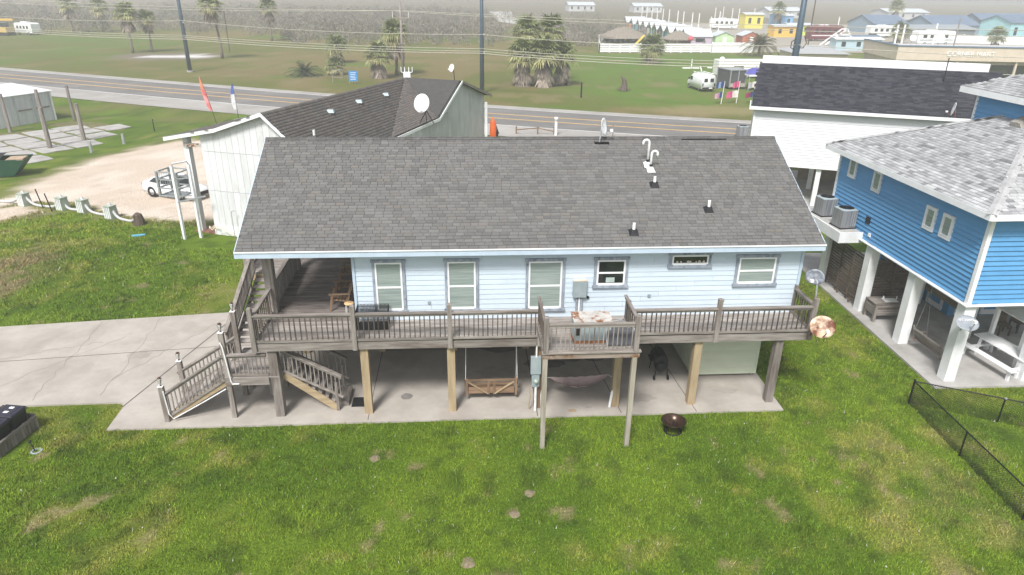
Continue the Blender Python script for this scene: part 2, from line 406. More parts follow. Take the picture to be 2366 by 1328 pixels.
# ---------------------------------------------------------------- slab and driveway
def arc(cx, cy_, r, a0, a1, n=8): return [(cx+r*math.cos(math.radians(a0+(a1-a0)*k/n)), cy_+r*math.sin(math.radians(a0+(a1-a0)*k/n))) for k in range(n+1)]
sl = [(-11.78,0),(10.98,0),(11.0,2.7),(11.0,12.2),(-6.2,12.2),(-6.2,8.95),(-10.4,8.75),(-19.6,7.75),(-60,3.6),(-60,1.5),(-16,1.57)] + arc(-12.2, 1.25, .38, 90, 5, 6)
slab = tag(MB().slab([(x, y, 0) for x, y in sl], .22).build('driveway_slab', M['concrete']), kind='structure')
fixn(slab.data)
def line(mb, pts, w, z):
    pts = [Vector((x, y, z)) for x, y in pts]
    for a, b in zip(pts, pts[1:]):
        d = (b-a).normalized(); n = Vector((-d.y, d.x, 0))*w/2
        mb.add([a-n, b-n, b+n, a+n], [(0,1,2,3)])
    return mb
def wob(a, b, n, amp):
    return [(a[0]+(b[0]-a[0])*k/n+random.uniform(-amp,amp), a[1]+(b[1]-a[1])*k/n+random.uniform(-amp,amp)) for k in range(n+1)]
for a, b, w, wb in (((-11.85,1.3),(-9.95,8.8),.05,0),((-24,4.1),(-9.6,5.6),.035,.03),((-9.6,5.6),(-4.1,5.7),.03,.02),((-3.36,4.9),(10.9,4.9),.03,.004),
              ((2.38,0.05),(2.38,12),.035,.006),((-3.36,.1),(-3.36,12),.025,.006),((5.3,.1),(4.4,9),.03,.03),((7.9,.05),(7.2,9),.03,.03)):
    line(MB(), wob(a, b, 10, wb), w, .004).build('control_joint', M['joint'], slab)
M['crack'] = mat('hairline_crack', (.26,.235,.21), rough=.9)
for a, b in (((-12.9,2.1),(-13.2,8.2)),((-15.2,1.9),(-15.5,8.0)),((-17.5,2.0),(-14,6.6)),((-13.0,3.2),(-10.5,7.9)),((-18,4.9),(-14.6,6.2))):
    line(MB(), wob(a, b, 16, .09), .022, .004).build('crack', M['crack'], slab)
def blob(cx, cy_, rx, ry, z, n=22, amp=.25, rot=0):
    return [(cx+math.cos(t+rot)*rx*(1+random.uniform(-amp,amp)), cy_+math.sin(t+rot)*ry*(1+random.uniform(-amp,amp)), z) for t in [2*math.pi*k/n for k in range(n)]]
M['stain2'] = mat('damp_stain', (.16,.15,.145), (.24,.225,.21), .6, 2)
for x, y, rx, ry in ((1.3,5.2,.9,.7),(4.1,3.9,.42,.25),(5.0,3.9,.38,.25),(3.0,3.6,.8,.4),(-2.15,1.5,.22,.2),(3.2,6.0,1.2,.6)):
    MB().poly(*blob(x, y, rx, ry, .003, amp=.12)).build('stain', M['stain2'], slab)

M['ruststain'] = mat('rust_stain', (.36,.27,.18), (.42,.35,.28), .8, 4)
MB().poly(*blob(3.6,.32,.16,.1,.0035)).build('rust_stain', M['ruststain'], slab)
for x, y, rx, ry in ((4.2,.5,.12,.05),(-6.9,1.2,.5,.3),(6.2,1.0,.5,.25),(1.2,3.0,.9,.4),(9.4,1.3,.4,.2),(-12.8,5.0,.5,.3),(-9.2,3.4,.6,.35)):
    MB().poly(*blob(x, y, rx, ry, .0028, amp=.3)).build('stain', mat('faint_stain',(.30,.272,.24),(.36,.33,.295),.85,3), slab)
# ---------------------------------------------------------------- grass blades on the near lawns
def blades(nt, per, x0, x1, y0, y1, h0, h1, w, sp=.07):
    """tufts: nt centres with per blades each"""
    tx = rng.uniform(x0, x1, nt); ty = rng.uniform(y0, y1, nt); tb = rng.uniform(.72, 1.3, nt); thh = rng.uniform(.6, 1.35, nt)*(.5+1.0*fbm(tx, ty, .8, 83, 3))
    x = (tx[:,None]+rng.normal(0, sp, (nt, per))).ravel(); y = (ty[:,None]+rng.normal(0, sp, (nt, per))).ravel()
    tb = np.repeat(tb, per); thh = np.repeat(thh, per); n = len(x)
    c, s, dr = ground_color(x, y)
    keep = (s < .25) & (rng.random(n) > dr*1.1)
    keep &= ~((x > -11.85) & (x < 11.05) & (y > -.02) & (y < 12.2))
    keep &= ~((x < -11.7) & (y > 1.5) & (y < 7.75+(x+19.6)*.103+.05))
    keep &= ~((x > 17.25) & (y > 1.15) & (y < 16))
    keep &= ~((x > -14.9) & (x < -13.95) & (y > -1.4) & (y < .4))
    keep &= ~((x > -15.9) & (y > 17)); keep &= ~((x > -36) & (x < -31.5) & (y > 31))
    x, y, c, tb, thh = x[keep], y[keep], c[keep], tb[keep], thh[keep]; n = len(x)
    h = rng.uniform(h0, h1, n)*thh; a = rng.uniform(0, 2*np.pi, n); ln = rng.uniform(.2, .9, n)*h
    b = rng.uniform(0, 2*np.pi, n)
    z = np.full(n, GZ-.012)+(fbm(x, y, 2.2, 71)-.5)*.05
    dx, dy = np.cos(a)*w/2, np.sin(a)*w/2
    V = np.stack([np.stack([x-dx, y-dy, z], -1), np.stack([x+dx, y+dy, z], -1), np.stack([x+np.cos(b)*ln, y+np.sin(b)*ln, z+h], -1)], 1)
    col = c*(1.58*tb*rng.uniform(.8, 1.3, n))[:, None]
    col[:, 0] *= rng.uniform(.85, 1.3, n)
    pale = rng.random(n) < .004; col[pale] = (.5,.5,.45)
    return V, np.repeat(col[:, None], 3, 1)
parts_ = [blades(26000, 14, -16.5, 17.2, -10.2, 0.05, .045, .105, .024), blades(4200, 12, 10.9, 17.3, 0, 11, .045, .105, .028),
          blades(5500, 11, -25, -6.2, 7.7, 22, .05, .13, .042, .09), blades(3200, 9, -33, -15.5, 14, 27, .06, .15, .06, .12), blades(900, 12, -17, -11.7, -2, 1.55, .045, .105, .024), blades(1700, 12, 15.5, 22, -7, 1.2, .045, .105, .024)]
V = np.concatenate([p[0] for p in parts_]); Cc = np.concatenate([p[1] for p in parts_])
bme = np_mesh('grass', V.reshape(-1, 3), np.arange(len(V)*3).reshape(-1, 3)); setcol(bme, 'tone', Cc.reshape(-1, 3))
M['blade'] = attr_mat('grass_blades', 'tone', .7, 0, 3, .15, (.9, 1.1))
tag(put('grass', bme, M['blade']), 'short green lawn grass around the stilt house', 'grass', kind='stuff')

# ---------------------------------------------------------------- haze
hz = MB().box(-640, 640, -90, 680, -2.0, 17.0).build('haze', None)
hm = bpy.data.materials.new('haze_air'); hm.use_nodes = True
for n in list(hm.node_tree.nodes):
    if n.type == 'BSDF_PRINCIPLED': hm.node_tree.nodes.remove(n)
pv = hm.node_tree.nodes.new('ShaderNodeVolumePrincipled'); pv.inputs['Density'].default_value = .00135
pv.inputs['Color'].default_value = (.93,.945,.96,1); pv.inputs['Anisotropy'].default_value = 0.1
hm.node_tree.links.new(pv.outputs[0], [n for n in hm.node_tree.nodes if n.type == 'OUTPUT_MATERIAL'][0].inputs['Volume'])
hz.data.materials.append(hm); tag(hz, kind='stuff')
# ================================================================ SHINGLES
def tab_mesh(name, w, ln, th, mt):
    g = .006
    me = MB().add([(g,0,0),(w-g,0,0),(w-g,0,th),(g,0,th),(g,ln,-.004),(w-g,ln,-.004)],
                  [(0,1,2,3),(3,2,5,4),(1,5,2),(0,3,4)]).mesh(name)
    me.materials.append(mt); return me
def shingles(parent, O, ex, ey, W_, L_, nobj, tones, mats, expo=.16, tw=.36, th=.016, inside=None, seed=3, jit=.35, name='shingle'):
    """individual tabs: the nobj nearest the eave are objects, the rest one field of the same tabs"""
    rd_ = random.Random(seed); O = Vector(O); ex = Vector(ex).normalized(); ey = Vector(ey).normalized(); nz = ex.cross(ey).normalized()
    R = Matrix((ex, ey, nz)).transposed().to_4x4()
    mes = [tab_mesh(name, tw, expo*1.25, th, mt) for mt in mats]
    n = 0; V = []; F = []; Cl = []
    rows = int(L_/expo); k0 = 0
    for r in range(rows):
        off = -tw*rd_.random(); x = off
        while x < W_:
            w = tw*(1+rd_.uniform(-jit, jit)*.6) if jit else tw
            a, b = max(0, x), min(W_, x+w); x += w
            if b-a < .06: continue
            t = r*expo
            if inside and not inside((a+b)/2, t+expo*.5): continue
            k = rd_.choices(range(len(tones)), [q[1] for q in tones])[0]
            if n < nobj:
                o = bpy.data.objects.new(name, mes[k]); COL.objects.link(o); o.parent = parent
                p = O + ex*a + ey*t + nz*rd_.uniform(.0, .004)
                mt_ = Matrix.Translation(p) @ R @ Matrix.Diagonal(((b-a)/tw, 1, 1, 1)); o.matrix_local = mt_
                n += 1
            else:
                g = .006; q = len(V); h = th+rd_.uniform(-.003, .004)
                for (px, py, pz) in ((a+g,t,0),(b-g,t,0),(b-g,t,h),(a+g,t,h),(a+g,t+expo*1.25,-.004),(b-g,t+expo*1.25,-.004)):
                    V.append(O+ex*px+ey*py+nz*pz)
                F += [(q,q+1,q+2),(q,q+2,q+3),(q+3,q+2,q+5),(q+3,q+5,q+4)]
                c = np.array(tones[k][0])*rd_.uniform(.93, 1.07); Cl += [c]*6
    if V:
        me = np_mesh(name+'_field', np.array([tuple(v) for v in V]), np.array(F)); setcol(me, 'tone', np.array(Cl))
        f = put(name+'_field', me, SHF, parent); f['kind'] = 'stuff'
SHF = attr_mat('asphalt_shingles', 'tone', .95, .25, 60, .12, (.8, 1.2))

# ================================================================ THE STILT HOUSE
house = thing('beach_house', 'pale blue stilt beach house with long grey shingle roof and weathered deck', 'house')
XL, XR, YE, ZE, YR, ZR = -7.287, 12.064, 1.376, 5.62, 6.555, 8.143
YB = 2*YR-YE; WL, WR, YW, YWB, FZ = -3.75, 11.645, 1.88, 11.25, 2.863
sl_ = (ZR-ZE)/(YR-YE); A_ = math.atan(sl_); SLEN = (YR-YE)/math.cos(A_)
M['sheath'] = mat('roof_underlay', (.07,.068,.066), rough=.95)
roof = MB().slab([(XL,YE,ZE-.02),(XR,YE,ZE-.02),(XR,YR,ZR-.02),(XL,YR,ZR-.02)], .14).slab([(XL,YR,ZR-.02),(XR,YR,ZR-.02),(XR,YB,ZE-.02),(XL,YB,ZE-.02)], .14).build('roof', M['sheath'], house)
T_ = [((.143,.140,.137), 5), ((.158,.155,.151), 4), ((.125,.123,.122), 2.2), ((.157,.147,.137), .7)]
SM = [mat('grey_shingle', tuple(x*.88 for x in c), tuple(x*1.12 for x in c), .95, 30, bump=.3, bscale=80, objvar=.05, spec=.12) for c, _ in T_]
shingles(roof, (XL,YE-.02,ZE-.01), (1,0,0), (0,math.cos(A_),math.sin(A_)), XR-XL, SLEN, 300, T_, SM, .15, .30)
shingles(roof, (XR,YB+.02,ZE-.01), (-1,0,0), (0,-math.cos(A_),math.sin(A_)), XR-XL, SLEN, 0, T_, SM, .32, .7, seed=9)
M['ridge'] = mat('ridge_cap_shingle', (.085,.083,.082), (.125,.12,.116), .95, 12, objvar=.18)
x = XL; k = 0
cap = MB().add([(0,-.15,-.055),(.32,-.15,-.055),(.32,0,.022),(0,0,.022),(.32,.15,-.055),(0,.15,-.055)], [(0,1,2,3),(3,2,4,5),(0,3,5)]).mesh('ridge_cap'); cap.materials.append(M['ridge'])
while x < XR-.1:
    o = inst('ridge_cap', cap, roof, (x, YR, ZR+.012+(k % 2)*.004), scale=(min(1, (XR-x)/.32), 1, 1)); x += .30; k += 1
M['tar'] = mat('black_tar_strip', (.006,.006,.006), rough=.9)
MB().beam((8.35,YR-.165,ZR-.052),(10.1,YR-.165,ZR-.052),.03,.05).build('ridge_gap', M['tar'], roof)
fa = MB().box(XL, XR, YE-.045, YE-.012, ZE-.23, ZE-.045).build('fascia', M['fascia'], house)
MB().box(XL-.01, XR+.01, YE-.075, YE-.008, ZE-.043, ZE-.012).build('drip_edge', M['white'], fa)
MB().box(XL, XR, YE-.012, YW+.02, ZE-.245, ZE-.225).build('soffit', M['fascia'], house)
for xx in (XL, XR):
    s = -1 if xx == XL else 1
    MB().wallp([(xx,YE,ZE-.03),(xx,YR,ZR-.03),(xx,YR,ZR-.24),(xx,YE,ZE-.24)], (s,0,0), .035).wallp([(xx,YB,ZE-.03),(xx,YR,ZR-.03),(xx,YR,ZR-.24),(xx,YB,ZE-.24)], (s,0,0), .035).build('bargeboard', M['fascia'], house)
    gxx = WL if s < 0 else WR
    MB().wallp([(gxx,YW,5.35),(gxx,YWB,5.35),(gxx,YR,ZR-.2)], (-s,0,0), .1).build('gable', M['siding'], house)
# walls
MB().box(WL+.02, WR-.02, YW+.03, YW+.12, FZ-.02, ZE-.2).build('front_wall_core', M['siding_back'], house).name = 'front_wall'
fwall = bpy.data.objects['front_wall']
MB().box(WL, WL+.12, YW+.12, YWB, FZ, 5.4).build('end_wall', M['siding'], house)
MB().box(WR-.12, WR, YW+.12, YWB, FZ, 5.4).build('end_wall', M['siding'], house)
MB().box(WL, WR, YWB-.1, YWB, FZ, 5.4).build('rear_wall', M['siding'], house)
def board(x0, x1, z, h, y):
    return MB().add([(x0,y-.025,z),(x1,y-.025,z),(x1,y-.004,z+h+.02),(x0,y-.004,z+h+.02),(x0,y+.03,z),(x1,y+.03,z),(x1,y+.03,z+h+.02),(x0,y+.03,z+h+.02)],
                    [(0,1,2,3),(4,7,6,5),(0,4,5,1),(3,2,6,7),(0,3,7,4),(1,5,6,2)])
z = FZ; k = 0; EXP = .183
while z < 5.36:
    h = min(EXP, 5.39-z); cuts = sorted([random.uniform(-1.5, 1.2)+.0, 4.2+((k*.62) % 4.6)] + ([random.uniform(8.4, 10.6)] if k % 2 else []))
    xs = [WL+.09]+cuts+[WR-.09]
    for a, b in zip(xs, xs[1:]):
        board(a+.003, b-.003, z, h, YW).build('siding_board', M['siding'], fwall)
    z += EXP; k += 1
for a, b in ((WL, WL+.09), (WR-.09, WR)):
    MB().box(a, b, YW-.06, YW+.06, FZ-.01, 5.38).build('corner_trim', M['fascia'], house)
def window(x0, x1, z0, z1, mt, sash=True, sill=False, extra=None):
    y = YW-.055
    w = MB(); t = .095
    for a, b, c, d in ((x0-t,x0,z0-t*.2,z1),(x1,x1+t,z0-t*.2,z1)): w.box(a, b, y-.02, y+.03, c, d)
    w.box(x0-t-.03, x1+t+.03, y-.035, y+.03, z1, z1+.10).box(x0-t-.04, x1+t+.04, y-.06, y+.03, z0-.115, z0-.02)
    wo = w.build('window', M['trim'], house)
    f = MB(); e = .055
    f.box(x0, x0+e, y-.03, y+.03, z0, z1).box(x1-e, x1, y-.03, y+.03, z0, z1).box(x0+e, x1-e, y-.03, y+.03, z1-e, z1).box(x0+e, x1-e, y-.03, y+.03, z0-.02, z0+e)
    zm = (z0+z1)/2-.02*(z1-z0)
    if sash: f.box(x0+e, x1-e, y-.026, y+.03, zm-.028, zm+.028)
    f.build('frame', M['vinyl'], wo)
    if sash:
        MB().box(x0+e, x1-e, y-.004, y+.02, zm+.028, z1-e).build('pane', mt, wo); MB().box(x0+e, x1-e, y-.014, y+.02, z0+e, zm-.028).build('pane', mt, wo)
    else: MB().box(x0+e, x1-e, y-.006, y+.02, z0+e, z1-e).build('pane', mt, wo)
    return wo
window(-3.0,-2.11,3.27,5.0, M['blind']); window(-.6,.34,3.28,5.0, M['blind']); window(2.13,3.27,3.24,4.97, M['blind'])
w4 = window(4.46,5.43,4.08,4.98, M['darkglass'])
M['sticker'] = mat('pale_label', (.42,.50,.47), rough=.5)
MB().box(4.78,5.08,YW-.078,YW-.072,4.16,4.34).build('label', M['sticker'], w4)
w5 = window(7.02,8.28,4.78,5.12, M['darkglass'], sash=False)
M['shell'] = mat('pale_shells', (.42,.37,.30), (.6,.55,.48), .6, 9)
for xx, s in ((7.2,.04),(7.33,.035),(7.58,.05),(7.66,.04),(7.86,.035),(7.97,.05),(8.12,.045)): MB().sphere((xx, YW-.075, 4.855+s*.5), s, 8, 5).build('shell', M['shell'], w5)
window(9.38,10.68,4.05,5.0, M['blind'])
# wall fittings
bx = MB().box(3.66,4.12,YW-.19,YW-.03,3.66,4.26).build('breaker_box', M['greymetal'], house)
MB().box(3.65,4.13,YW-.2,YW-.025,4.262,4.285).build('lid', mat('rust_edged_lid', (.60,.42,.30),(.7,.62,.55), .6, 3), bx)
MB().tube((3.9,YW-.09,2.87),(3.9,YW-.09,3.66),.035).build('conduit', M['pvc'], bx)
MB().tube((3.82,YW-.08,2.87),(3.82,YW-.08,3.66),.045).tube((3.98,YW-.08,2.87),(3.98,YW-.08,3.66),.045).build('conduit', M['trim'], bx)
for xx, zz in ((-1.25,3.5),(6.35,3.62),(9.0,3.4)):
    MB().box(xx-.05,xx+.05,YW-.06,YW-.02,zz-.05,zz+.05).box(xx-.04,xx+.04,YW-.065,YW-.06,zz-.01,zz+.035).build('outlet_cover', M['greymetal'], house)
MB().lathe([(.05,0),(.05,.06),(.001,.06)], 10, (0,0,0)).build('wall_vent', M['black'], house).matrix_local = Matrix.Translation((4.2,YW-.02,3.6)) @ Matrix.Rotation(math.pi/2, 4, 'X')
# pilings: front row carries the deck edge, rows behind carry the floor
M['piling'] = M['newwood_z']
for i, xx in enumerate((-6.3,-3.36,-.52,5.12,7.83,10.65)):
    mt = M['wood_z'] if i in (0, 5) else M['newwood_z']
    w = .29 if i == 0 else .26
    MB().cbox((xx,.6,1.27), (w,w,2.54)).build('piling', mt, house)
for yy in (4.95, 8.2, 11.0):
    for xx in (-6.3,-3.36,-.52,2.38,5.12,7.83,10.65):
        if yy == 4.95 and xx > 7: continue
        MB().cbox((xx,yy,1.27), (.27,.27,2.54)).build('piling', M['newwood_z'], house)
MB().cbox((2.42,.66,1.27), (.26,.26,2.54)).build('piling', M['brown_z'], house)
for yy in (.72, 4.95, 8.2, 11.0):
    MB().box(-6.8, 11.6, yy-.09, yy+.09, 2.47 if yy > 1 else 2.5, 2.72).build('girder', M['dark_x'], house)
MB().box(-6.7, 11.6, 1.95, 11.3, 2.722, 2.75).build('floor_underside', M['dark_x'], house)
for xx in np.arange(-6.6, 11.5, .28): MB().box(xx, xx+.255, 11.55, 11.58, .02, 2.5).build('added_rear_shade_board', M['dark_z'], house)  # boards added to block daylight from behind and darken the underside
for yy in np.arange(5.9, 11.5, .28): MB().box(10.9, 10.93, yy, yy+.255, .02, 2.5).build('added_end_shade_board', M['dark_z'], house)  # end wall also added to keep light out from under the house
# roof pipes and vents
def slope_z(y): return ZE+(y-YE)*sl_
def pipe_boot(x, y, h, mt2):
    z = slope_z(y)
    b = MB().add([(x-.16,y-.14,z-.045),(x+.16,y-.14,z-.045),(x+.16,y+.14,z+.09),(x-.16,y+.14,z+.09),(x-.055,y-.055,z+.14),(x+.055,y-.055,z+.14),(x+.055,y+.055,z+.16),(x-.055,y+.055,z+.16)],
                 [(0,1,5,4),(1,2,6,5),(2,3,7,6),(3,0,4,7),(4,5,6,7)]).build('vent_boot', mt2, roof)
    MB().tube((x,y,z),(x,y,z+h),.052,n=10).build('vent_pipe', M['pvc'], b)
for x, y, h in ((6.79,4.05,.34),(8.45,2.88,.36),(5.63,1.92,.36)): pipe_boot(x, y, h, M['black'])
def gooseneck(x, y, h, sgn):
    z = slope_z(y)
    b = MB().add([(x-.13,y-.14,z-.03),(x+.17,y-.14,z-.03),(x+.13,y+.14,z+.11),(x-.13,y+.14,z+.11),(x,y,z+.2)], [(0,1,4),(1,2,4),(2,3,4),(3,0,4)]).build('vent_boot', M['white'], roof)
    pts = [(x,y,z),(x,y,z+h-.13)]+[(x+sgn*(.11-.11*math.cos(t)), y, z+h-.13+.11*math.sin(t)) for t in [math.pi*k/8 for k in range(1,9)]]+[(x+sgn*.22,y,z+h-.2)]
    MB().path(pts, .044, 10).build('flue_pipe', M['pvc'], b, smooth=True)
    MB().tube((x,y,z+.17),(x,y,z+.24),.058,n=10).build('storm_collar', M['black'], b)
gooseneck(6.74, 5.03, .98, -1); gooseneck(6.80, 4.79, .74, 1)
# ================================================================ DECK
deck = thing('wooden_deck', 'weathered grey timber deck with baluster railing along the pale blue house', 'deck')
DX0, DX1, DY0 = -6.85, 11.66, .42
DZ = 2.863
def boards_x(parent, x0, x1, y0, y1, z, w, mk, name='deck_board', split=None, gap=.010):
    y = y0
    while y < y1-.02:
        e = min(y+w-gap, y1); xs = [x0]+([split+random.uniform(-1,1)] if split else [])+[x1]
        for a, b in zip(xs, xs[1:]):
            MB().box(a+.002, b-.002, y, e, z-.038, z+random.uniform(-.003,.003)).build(name, M[mk], parent)
        y += w
boards_x(deck, DX0, DX1, DY0-.02, YW-.03, DZ, .146, 'deck_x', split=3.1)
boards_x(deck, -6.78, WL, YW-.025, 11.6, DZ, .146, 'porch_x')
MB().box(DX0, -.55, DY0-.055, DY0-.018, 2.555, 2.815).build('rim_joist', M['wood_x'], deck)
MB().box(-.54, 2.3, DY0-.052, DY0-.016, 2.53, 2.79).build('rim_joist', M['wood_x'], deck)
MB().box(5.35, DX1, DY0-.055, DY0-.018, 2.54, 2.80).build('rim_joist', M['wood_x'], deck)
MB().box(2.3, 5.35, DY0-.04, DY0-.01, 2.55, 2.80).build('rim_joist', M['wood_x'], deck)
for x in np.arange(DX0+.05, DX1, .61): MB().box(x-.02, x+.02, DY0, YW+.1, 2.60, 2.822).build('joist', M['dark_y'], deck)
MB().box(DX1-.035, DX1, DY0, YW, 2.56, 2.82).build('rim_joist', M['wood_y'], deck)
MB().box(DX0, DX0+.035, DY0, 6.2, 2.56, 2.82).build('rim_joist', M['wood_y'], deck)
PX = [-6.78, -3.6, -.53, 2.4, 5.27, 8.32, 11.56]
for i, x in enumerate(PX):
    h = 4.13+random.uniform(-.03,.05)
    p = MB().frus(x-.075,x+.075,DY0-.13,DY0+.02,2.56, x-.07,x+.07,DY0-.125,DY0+.015,h-.02).frus(x-.07,x+.07,DY0-.125,DY0+.015,h-.02,x-.05,x+.05,DY0-.105,DY0-.005,h).build('rail_post', M['wood_z'], deck)
def railing(parent, a, b, h, n, mt_rail, mt_bal, bot=.07, bs=.034, flat=True, top_t=.045, name='railing'):
    """top and bottom rail between two points, balusters are sub-parts"""
    a = Vector(a); b = Vector(b); mb = MB(); upz = Vector((0,0,h))
    mb.beam(a+upz, b+upz, .14 if flat else .09, top_t); mb.beam(a+Vector((0,0,h-.075)), b+Vector((0,0,h-.075)), .035, .08); mb.beam(a+Vector((0,0,bot)), b+Vector((0,0,bot)), .04, .085)
    r = mb.build(name, mt_rail, parent)
    sl = (b.z-a.z); bal = MB().add(*boxvf(-bs/2, bs/2, -bs/2, bs/2, 0, 1)).mesh('baluster'); bal.materials.append(mt_bal)
    for k in range(n):
        p = a.lerp(b, (k+.5+random.uniform(-.06,.06))/n)
        inst('baluster', bal, r, p+Vector((0,0,bot-.02)), (random.uniform(-.012,.012), random.uniform(-.012,.012), 0), (1,1,h-bot-.06))
    return r
def boxvf(x0,x1,y0,y1,z0,z1):
    q = MB().box(x0,x1,y0,y1,z0,z1); return q.v, q.f
M['baluster'] = mat('dark_weathered_baluster', (.06,.047,.038), (.125,.103,.087), .85, 8, WZ, objvar=.25)
for i, (x0, x1) in enumerate(zip(PX, PX[1:])):
    if i == 3: continue
    railing(deck, (x0+.07,DY0-.05,DZ), (x1-.07,DY0-.05,DZ), .97+(-.05 if i > 3 else 0), 18, M['wood_x'], M['baluster'], bot=.05)
railing(deck, (11.56,DY0+.05,DZ), (11.56,YW-.1,DZ), .95, 8, M['wood_y'], M['baluster'])
MB().cbox((11.56,YW-.1,3.4),(.1,.1,1.1)).build('rail_post', M['wood_z'], deck)
# porch side: roof posts and railing
MB().box(-6.86,-6.54,2.55,2.87,DZ,5.5).build('roof_post', M['wood_z'], deck)
MB().box(-6.86,-6.6,6.5,6.76,DZ,5.5).build('roof_post', M['wood_z'], deck)
MB().box(-6.86,-6.6,11.1,11.36,DZ,5.5).build('roof_post', M['wood_z'], deck)
MB().box(-6.86,-6.62,2.5,11.4,5.22,5.5).build('roof_beam', M['wood_y'], deck)
railing(deck, (-6.72,DY0+.05,DZ), (-6.72,2.5,DZ), .97, 11, M['wood_y'], M['baluster'])
railing(deck, (-6.72,2.9,DZ), (-6.72,6.45,DZ), .97, 26, M['wood_y'], M['wood_z'], bs=.07)
railing(deck, (-6.7,11.45,DZ), (-3.8,11.45,DZ), .97, 16, M['wood_x'], M['wood_z'])
# raised equipment platform in front
plat = thing('equipment_platform', 'raised railed timber platform on two tall posts in front of the deck', 'platform')
PZ, PY0, BX0, BX1 = 3.44, -1.70, 2.30, 5.16
boards_x(plat, BX0, BX1, PY0+.03, DY0-.15, PZ, .146, 'deck_x', name='floor_board')
MB().box(BX0-.04, BX1+.04, PY0-.012, PY0+.024, 3.21, 3.40).build('rim_joist', mat('knotty_weathered_rim', (.22,.165,.125),(.36,.31,.27),.85,7,WX,c3=(.17,.075,.03),s3=2.4,t3=.6,w3=.06,bump=.3), plat)
MB().box(BX0-.07, BX1+.07, PY0-.07, PY0+.08, 3.405, 3.447).build('edge_board', M['wood_x'], plat)
for x in (BX0-.02, BX1-.02): MB().box(x, x+.04, PY0+.03, DY0-.14, 3.2, 3.40).build('side_joist', M['wood_y'], plat)
M['paleleg'] = mat('pale_weathered_post', (.26,.235,.185), (.40,.37,.31), .85, 8, WZ, bump=.3, c3=(.13,.10,.07), s3=2.4, t3=.66, w3=.04, st3=WZ)
for x in (BX0+.04, BX1-.1):
    MB().cbox((x, PY0+.06, 1.55), (.145,.145,3.32)).build('leg', M['paleleg'], plat)
    MB().frus(x-.075,x+.075,PY0-.08,PY0+.06,3.45, x-.07,x+.07,PY0-.075,PY0+.055,4.60).frus(x-.07,x+.07,PY0-.075,PY0+.055,4.6,x-.045,x+.045,PY0-.05,PY0+.03,4.64).build('rail_post', M['wood_z'], plat)
railing(plat, (BX0+.12,PY0-.01,PZ), (BX1-.18,PY0-.01,PZ), .93, 18, M['wood_x'], M['wood_z'], bot=.03, bs=.03, flat=False)
for x in (BX0+.02, BX1-.04): railing(plat, (x,PY0+.07,PZ), (x,DY0-.15,PZ), .93, 8, M['wood_y'], M['baluster'], flat=False)
# old air conditioner on it
ac = thing('air_conditioner', 'old grey air conditioner with rust-flecked top standing on the railed platform', 'air conditioner', (3.83,-.86,PZ))
MB().box(-.56,.56,-.33,.33,.10,.72).build('cabinet', M['greymetal'], ac)
MB().frus(-.60,.60,-.37,.37,.725,-.60,.60,-.37,.37,.76).build('lid', M['rusty'], ac)
MB().box(-.58,.58,-.35,.35,0,.095).build('base', M['rust'], ac)
for k in range(5): MB().box(-.36+k*.17,-.22+k*.17,-.345,-.332,.16,.66).build('louvre', M['greymetal'], ac)
MB().box(-.52,-.40,-.345,-.33,.28,.52).build('access_hole', M['black'], ac)
lg = thing('folded_lounger', 'folded dark mesh lounger with pale frame leaning inside the platform railing', 'lounger', (4.6,-1.3,PZ))
MB().add([(-.35,-.1,.05),(.5,-.12,.05),(.5,.2,.42),(-.35,.22,.62),(-.35,-.12,.05),(.5,-.14,.05),(.5,.18,.42),(-.35,.20,.62)], [(3,2,1,0),(4,5,6,7),(0,1,5,4),(1,2,6,5),(2,3,7,6),(3,0,4,7)]).build('mesh_panel', mat('slate_mesh_fabric',(.085,.088,.10),rough=.8), lg)
MB().path([(-.36,-.13,.03),(-.36,.22,.64),(.1,.24,.72),(.52,.2,.44),(.52,-.15,.03)], .018).path([(.2,.24,.75),(.35,.3,.5),(.52,.2,.3)], .014).build('frame', M['galv'], lg)
# ================================================================ ENTRY STAIRCASE
st = thing('entry_staircase', 'weathered timber entry stairs with lantern posts and a half landing beside the deck', 'stairs', (0,0,0))
LZ = 1.58
boards_x(st, -7.86, -6.16, .45, 2.5, LZ, .146, 'deck_x', name='landing_board')
MB().box(-7.9, -6.5, .40, .436, 1.30, 1.56).build('rim_joist', M['wood_x'], st)
MB().box(-7.9, -7.864, .44, 2.5, 1.30, 1.54).build('rim_joist', M['wood_y'], st)
def spost(x, y, h, w=.15, mt='wood_z'):
    return MB().frus(x-w/2,x+w/2,y-w/2,y+w/2,-.02,x-w/2,x+w/2,y-w/2,y+w/2,h).build('newel_post', M[mt], st)
M['lampmetal'] = mat('rusty_lantern_metal', (.06,.028,.018), (.14,.07,.045), .6, 12)
M['lampglass'] = mat('clear_lantern_glass', (.46,.47,.46), rough=.08, spec=.8)
def lantern(x, y, z):
    MB().box(x-.085,x+.085,y-.085,y+.085,z,z+.02).build('post_cap', M['white'], st)
    l = MB().lathe([(.03,.02),(.035,.05),(.02,.07)], 8, (x,y,z)).lathe([(.012,.30),(.062,.30),(.04,.335),(.012,.35),(.001,.36)], 8, (x,y,z)).build('lantern', M['lampmetal'], st)
    MB().lathe([(.026,.07),(.075,.27),(.072,.285),(.02,.075)], 8, (x,y,z)).build('glass', M['lampglass'], l, smooth=True)
    for k in range(4):
        t = math.pi/4+k*math.pi/2
        MB().tube((x+.02*math.cos(t),y+.02*math.sin(t),z+.06),(x+.08*math.cos(t),y+.08*math.sin(t),z+.29),.006,n=4).build('lantern_bar', M['lampmetal'], l)
for x, y, h in ((-9.97,.40,1.34),(-9.93,1.93,1.42),(-7.82,.52,3.2),(-7.86,1.95,3.26)):
    spost(x, y, h); lantern(x, y, h)
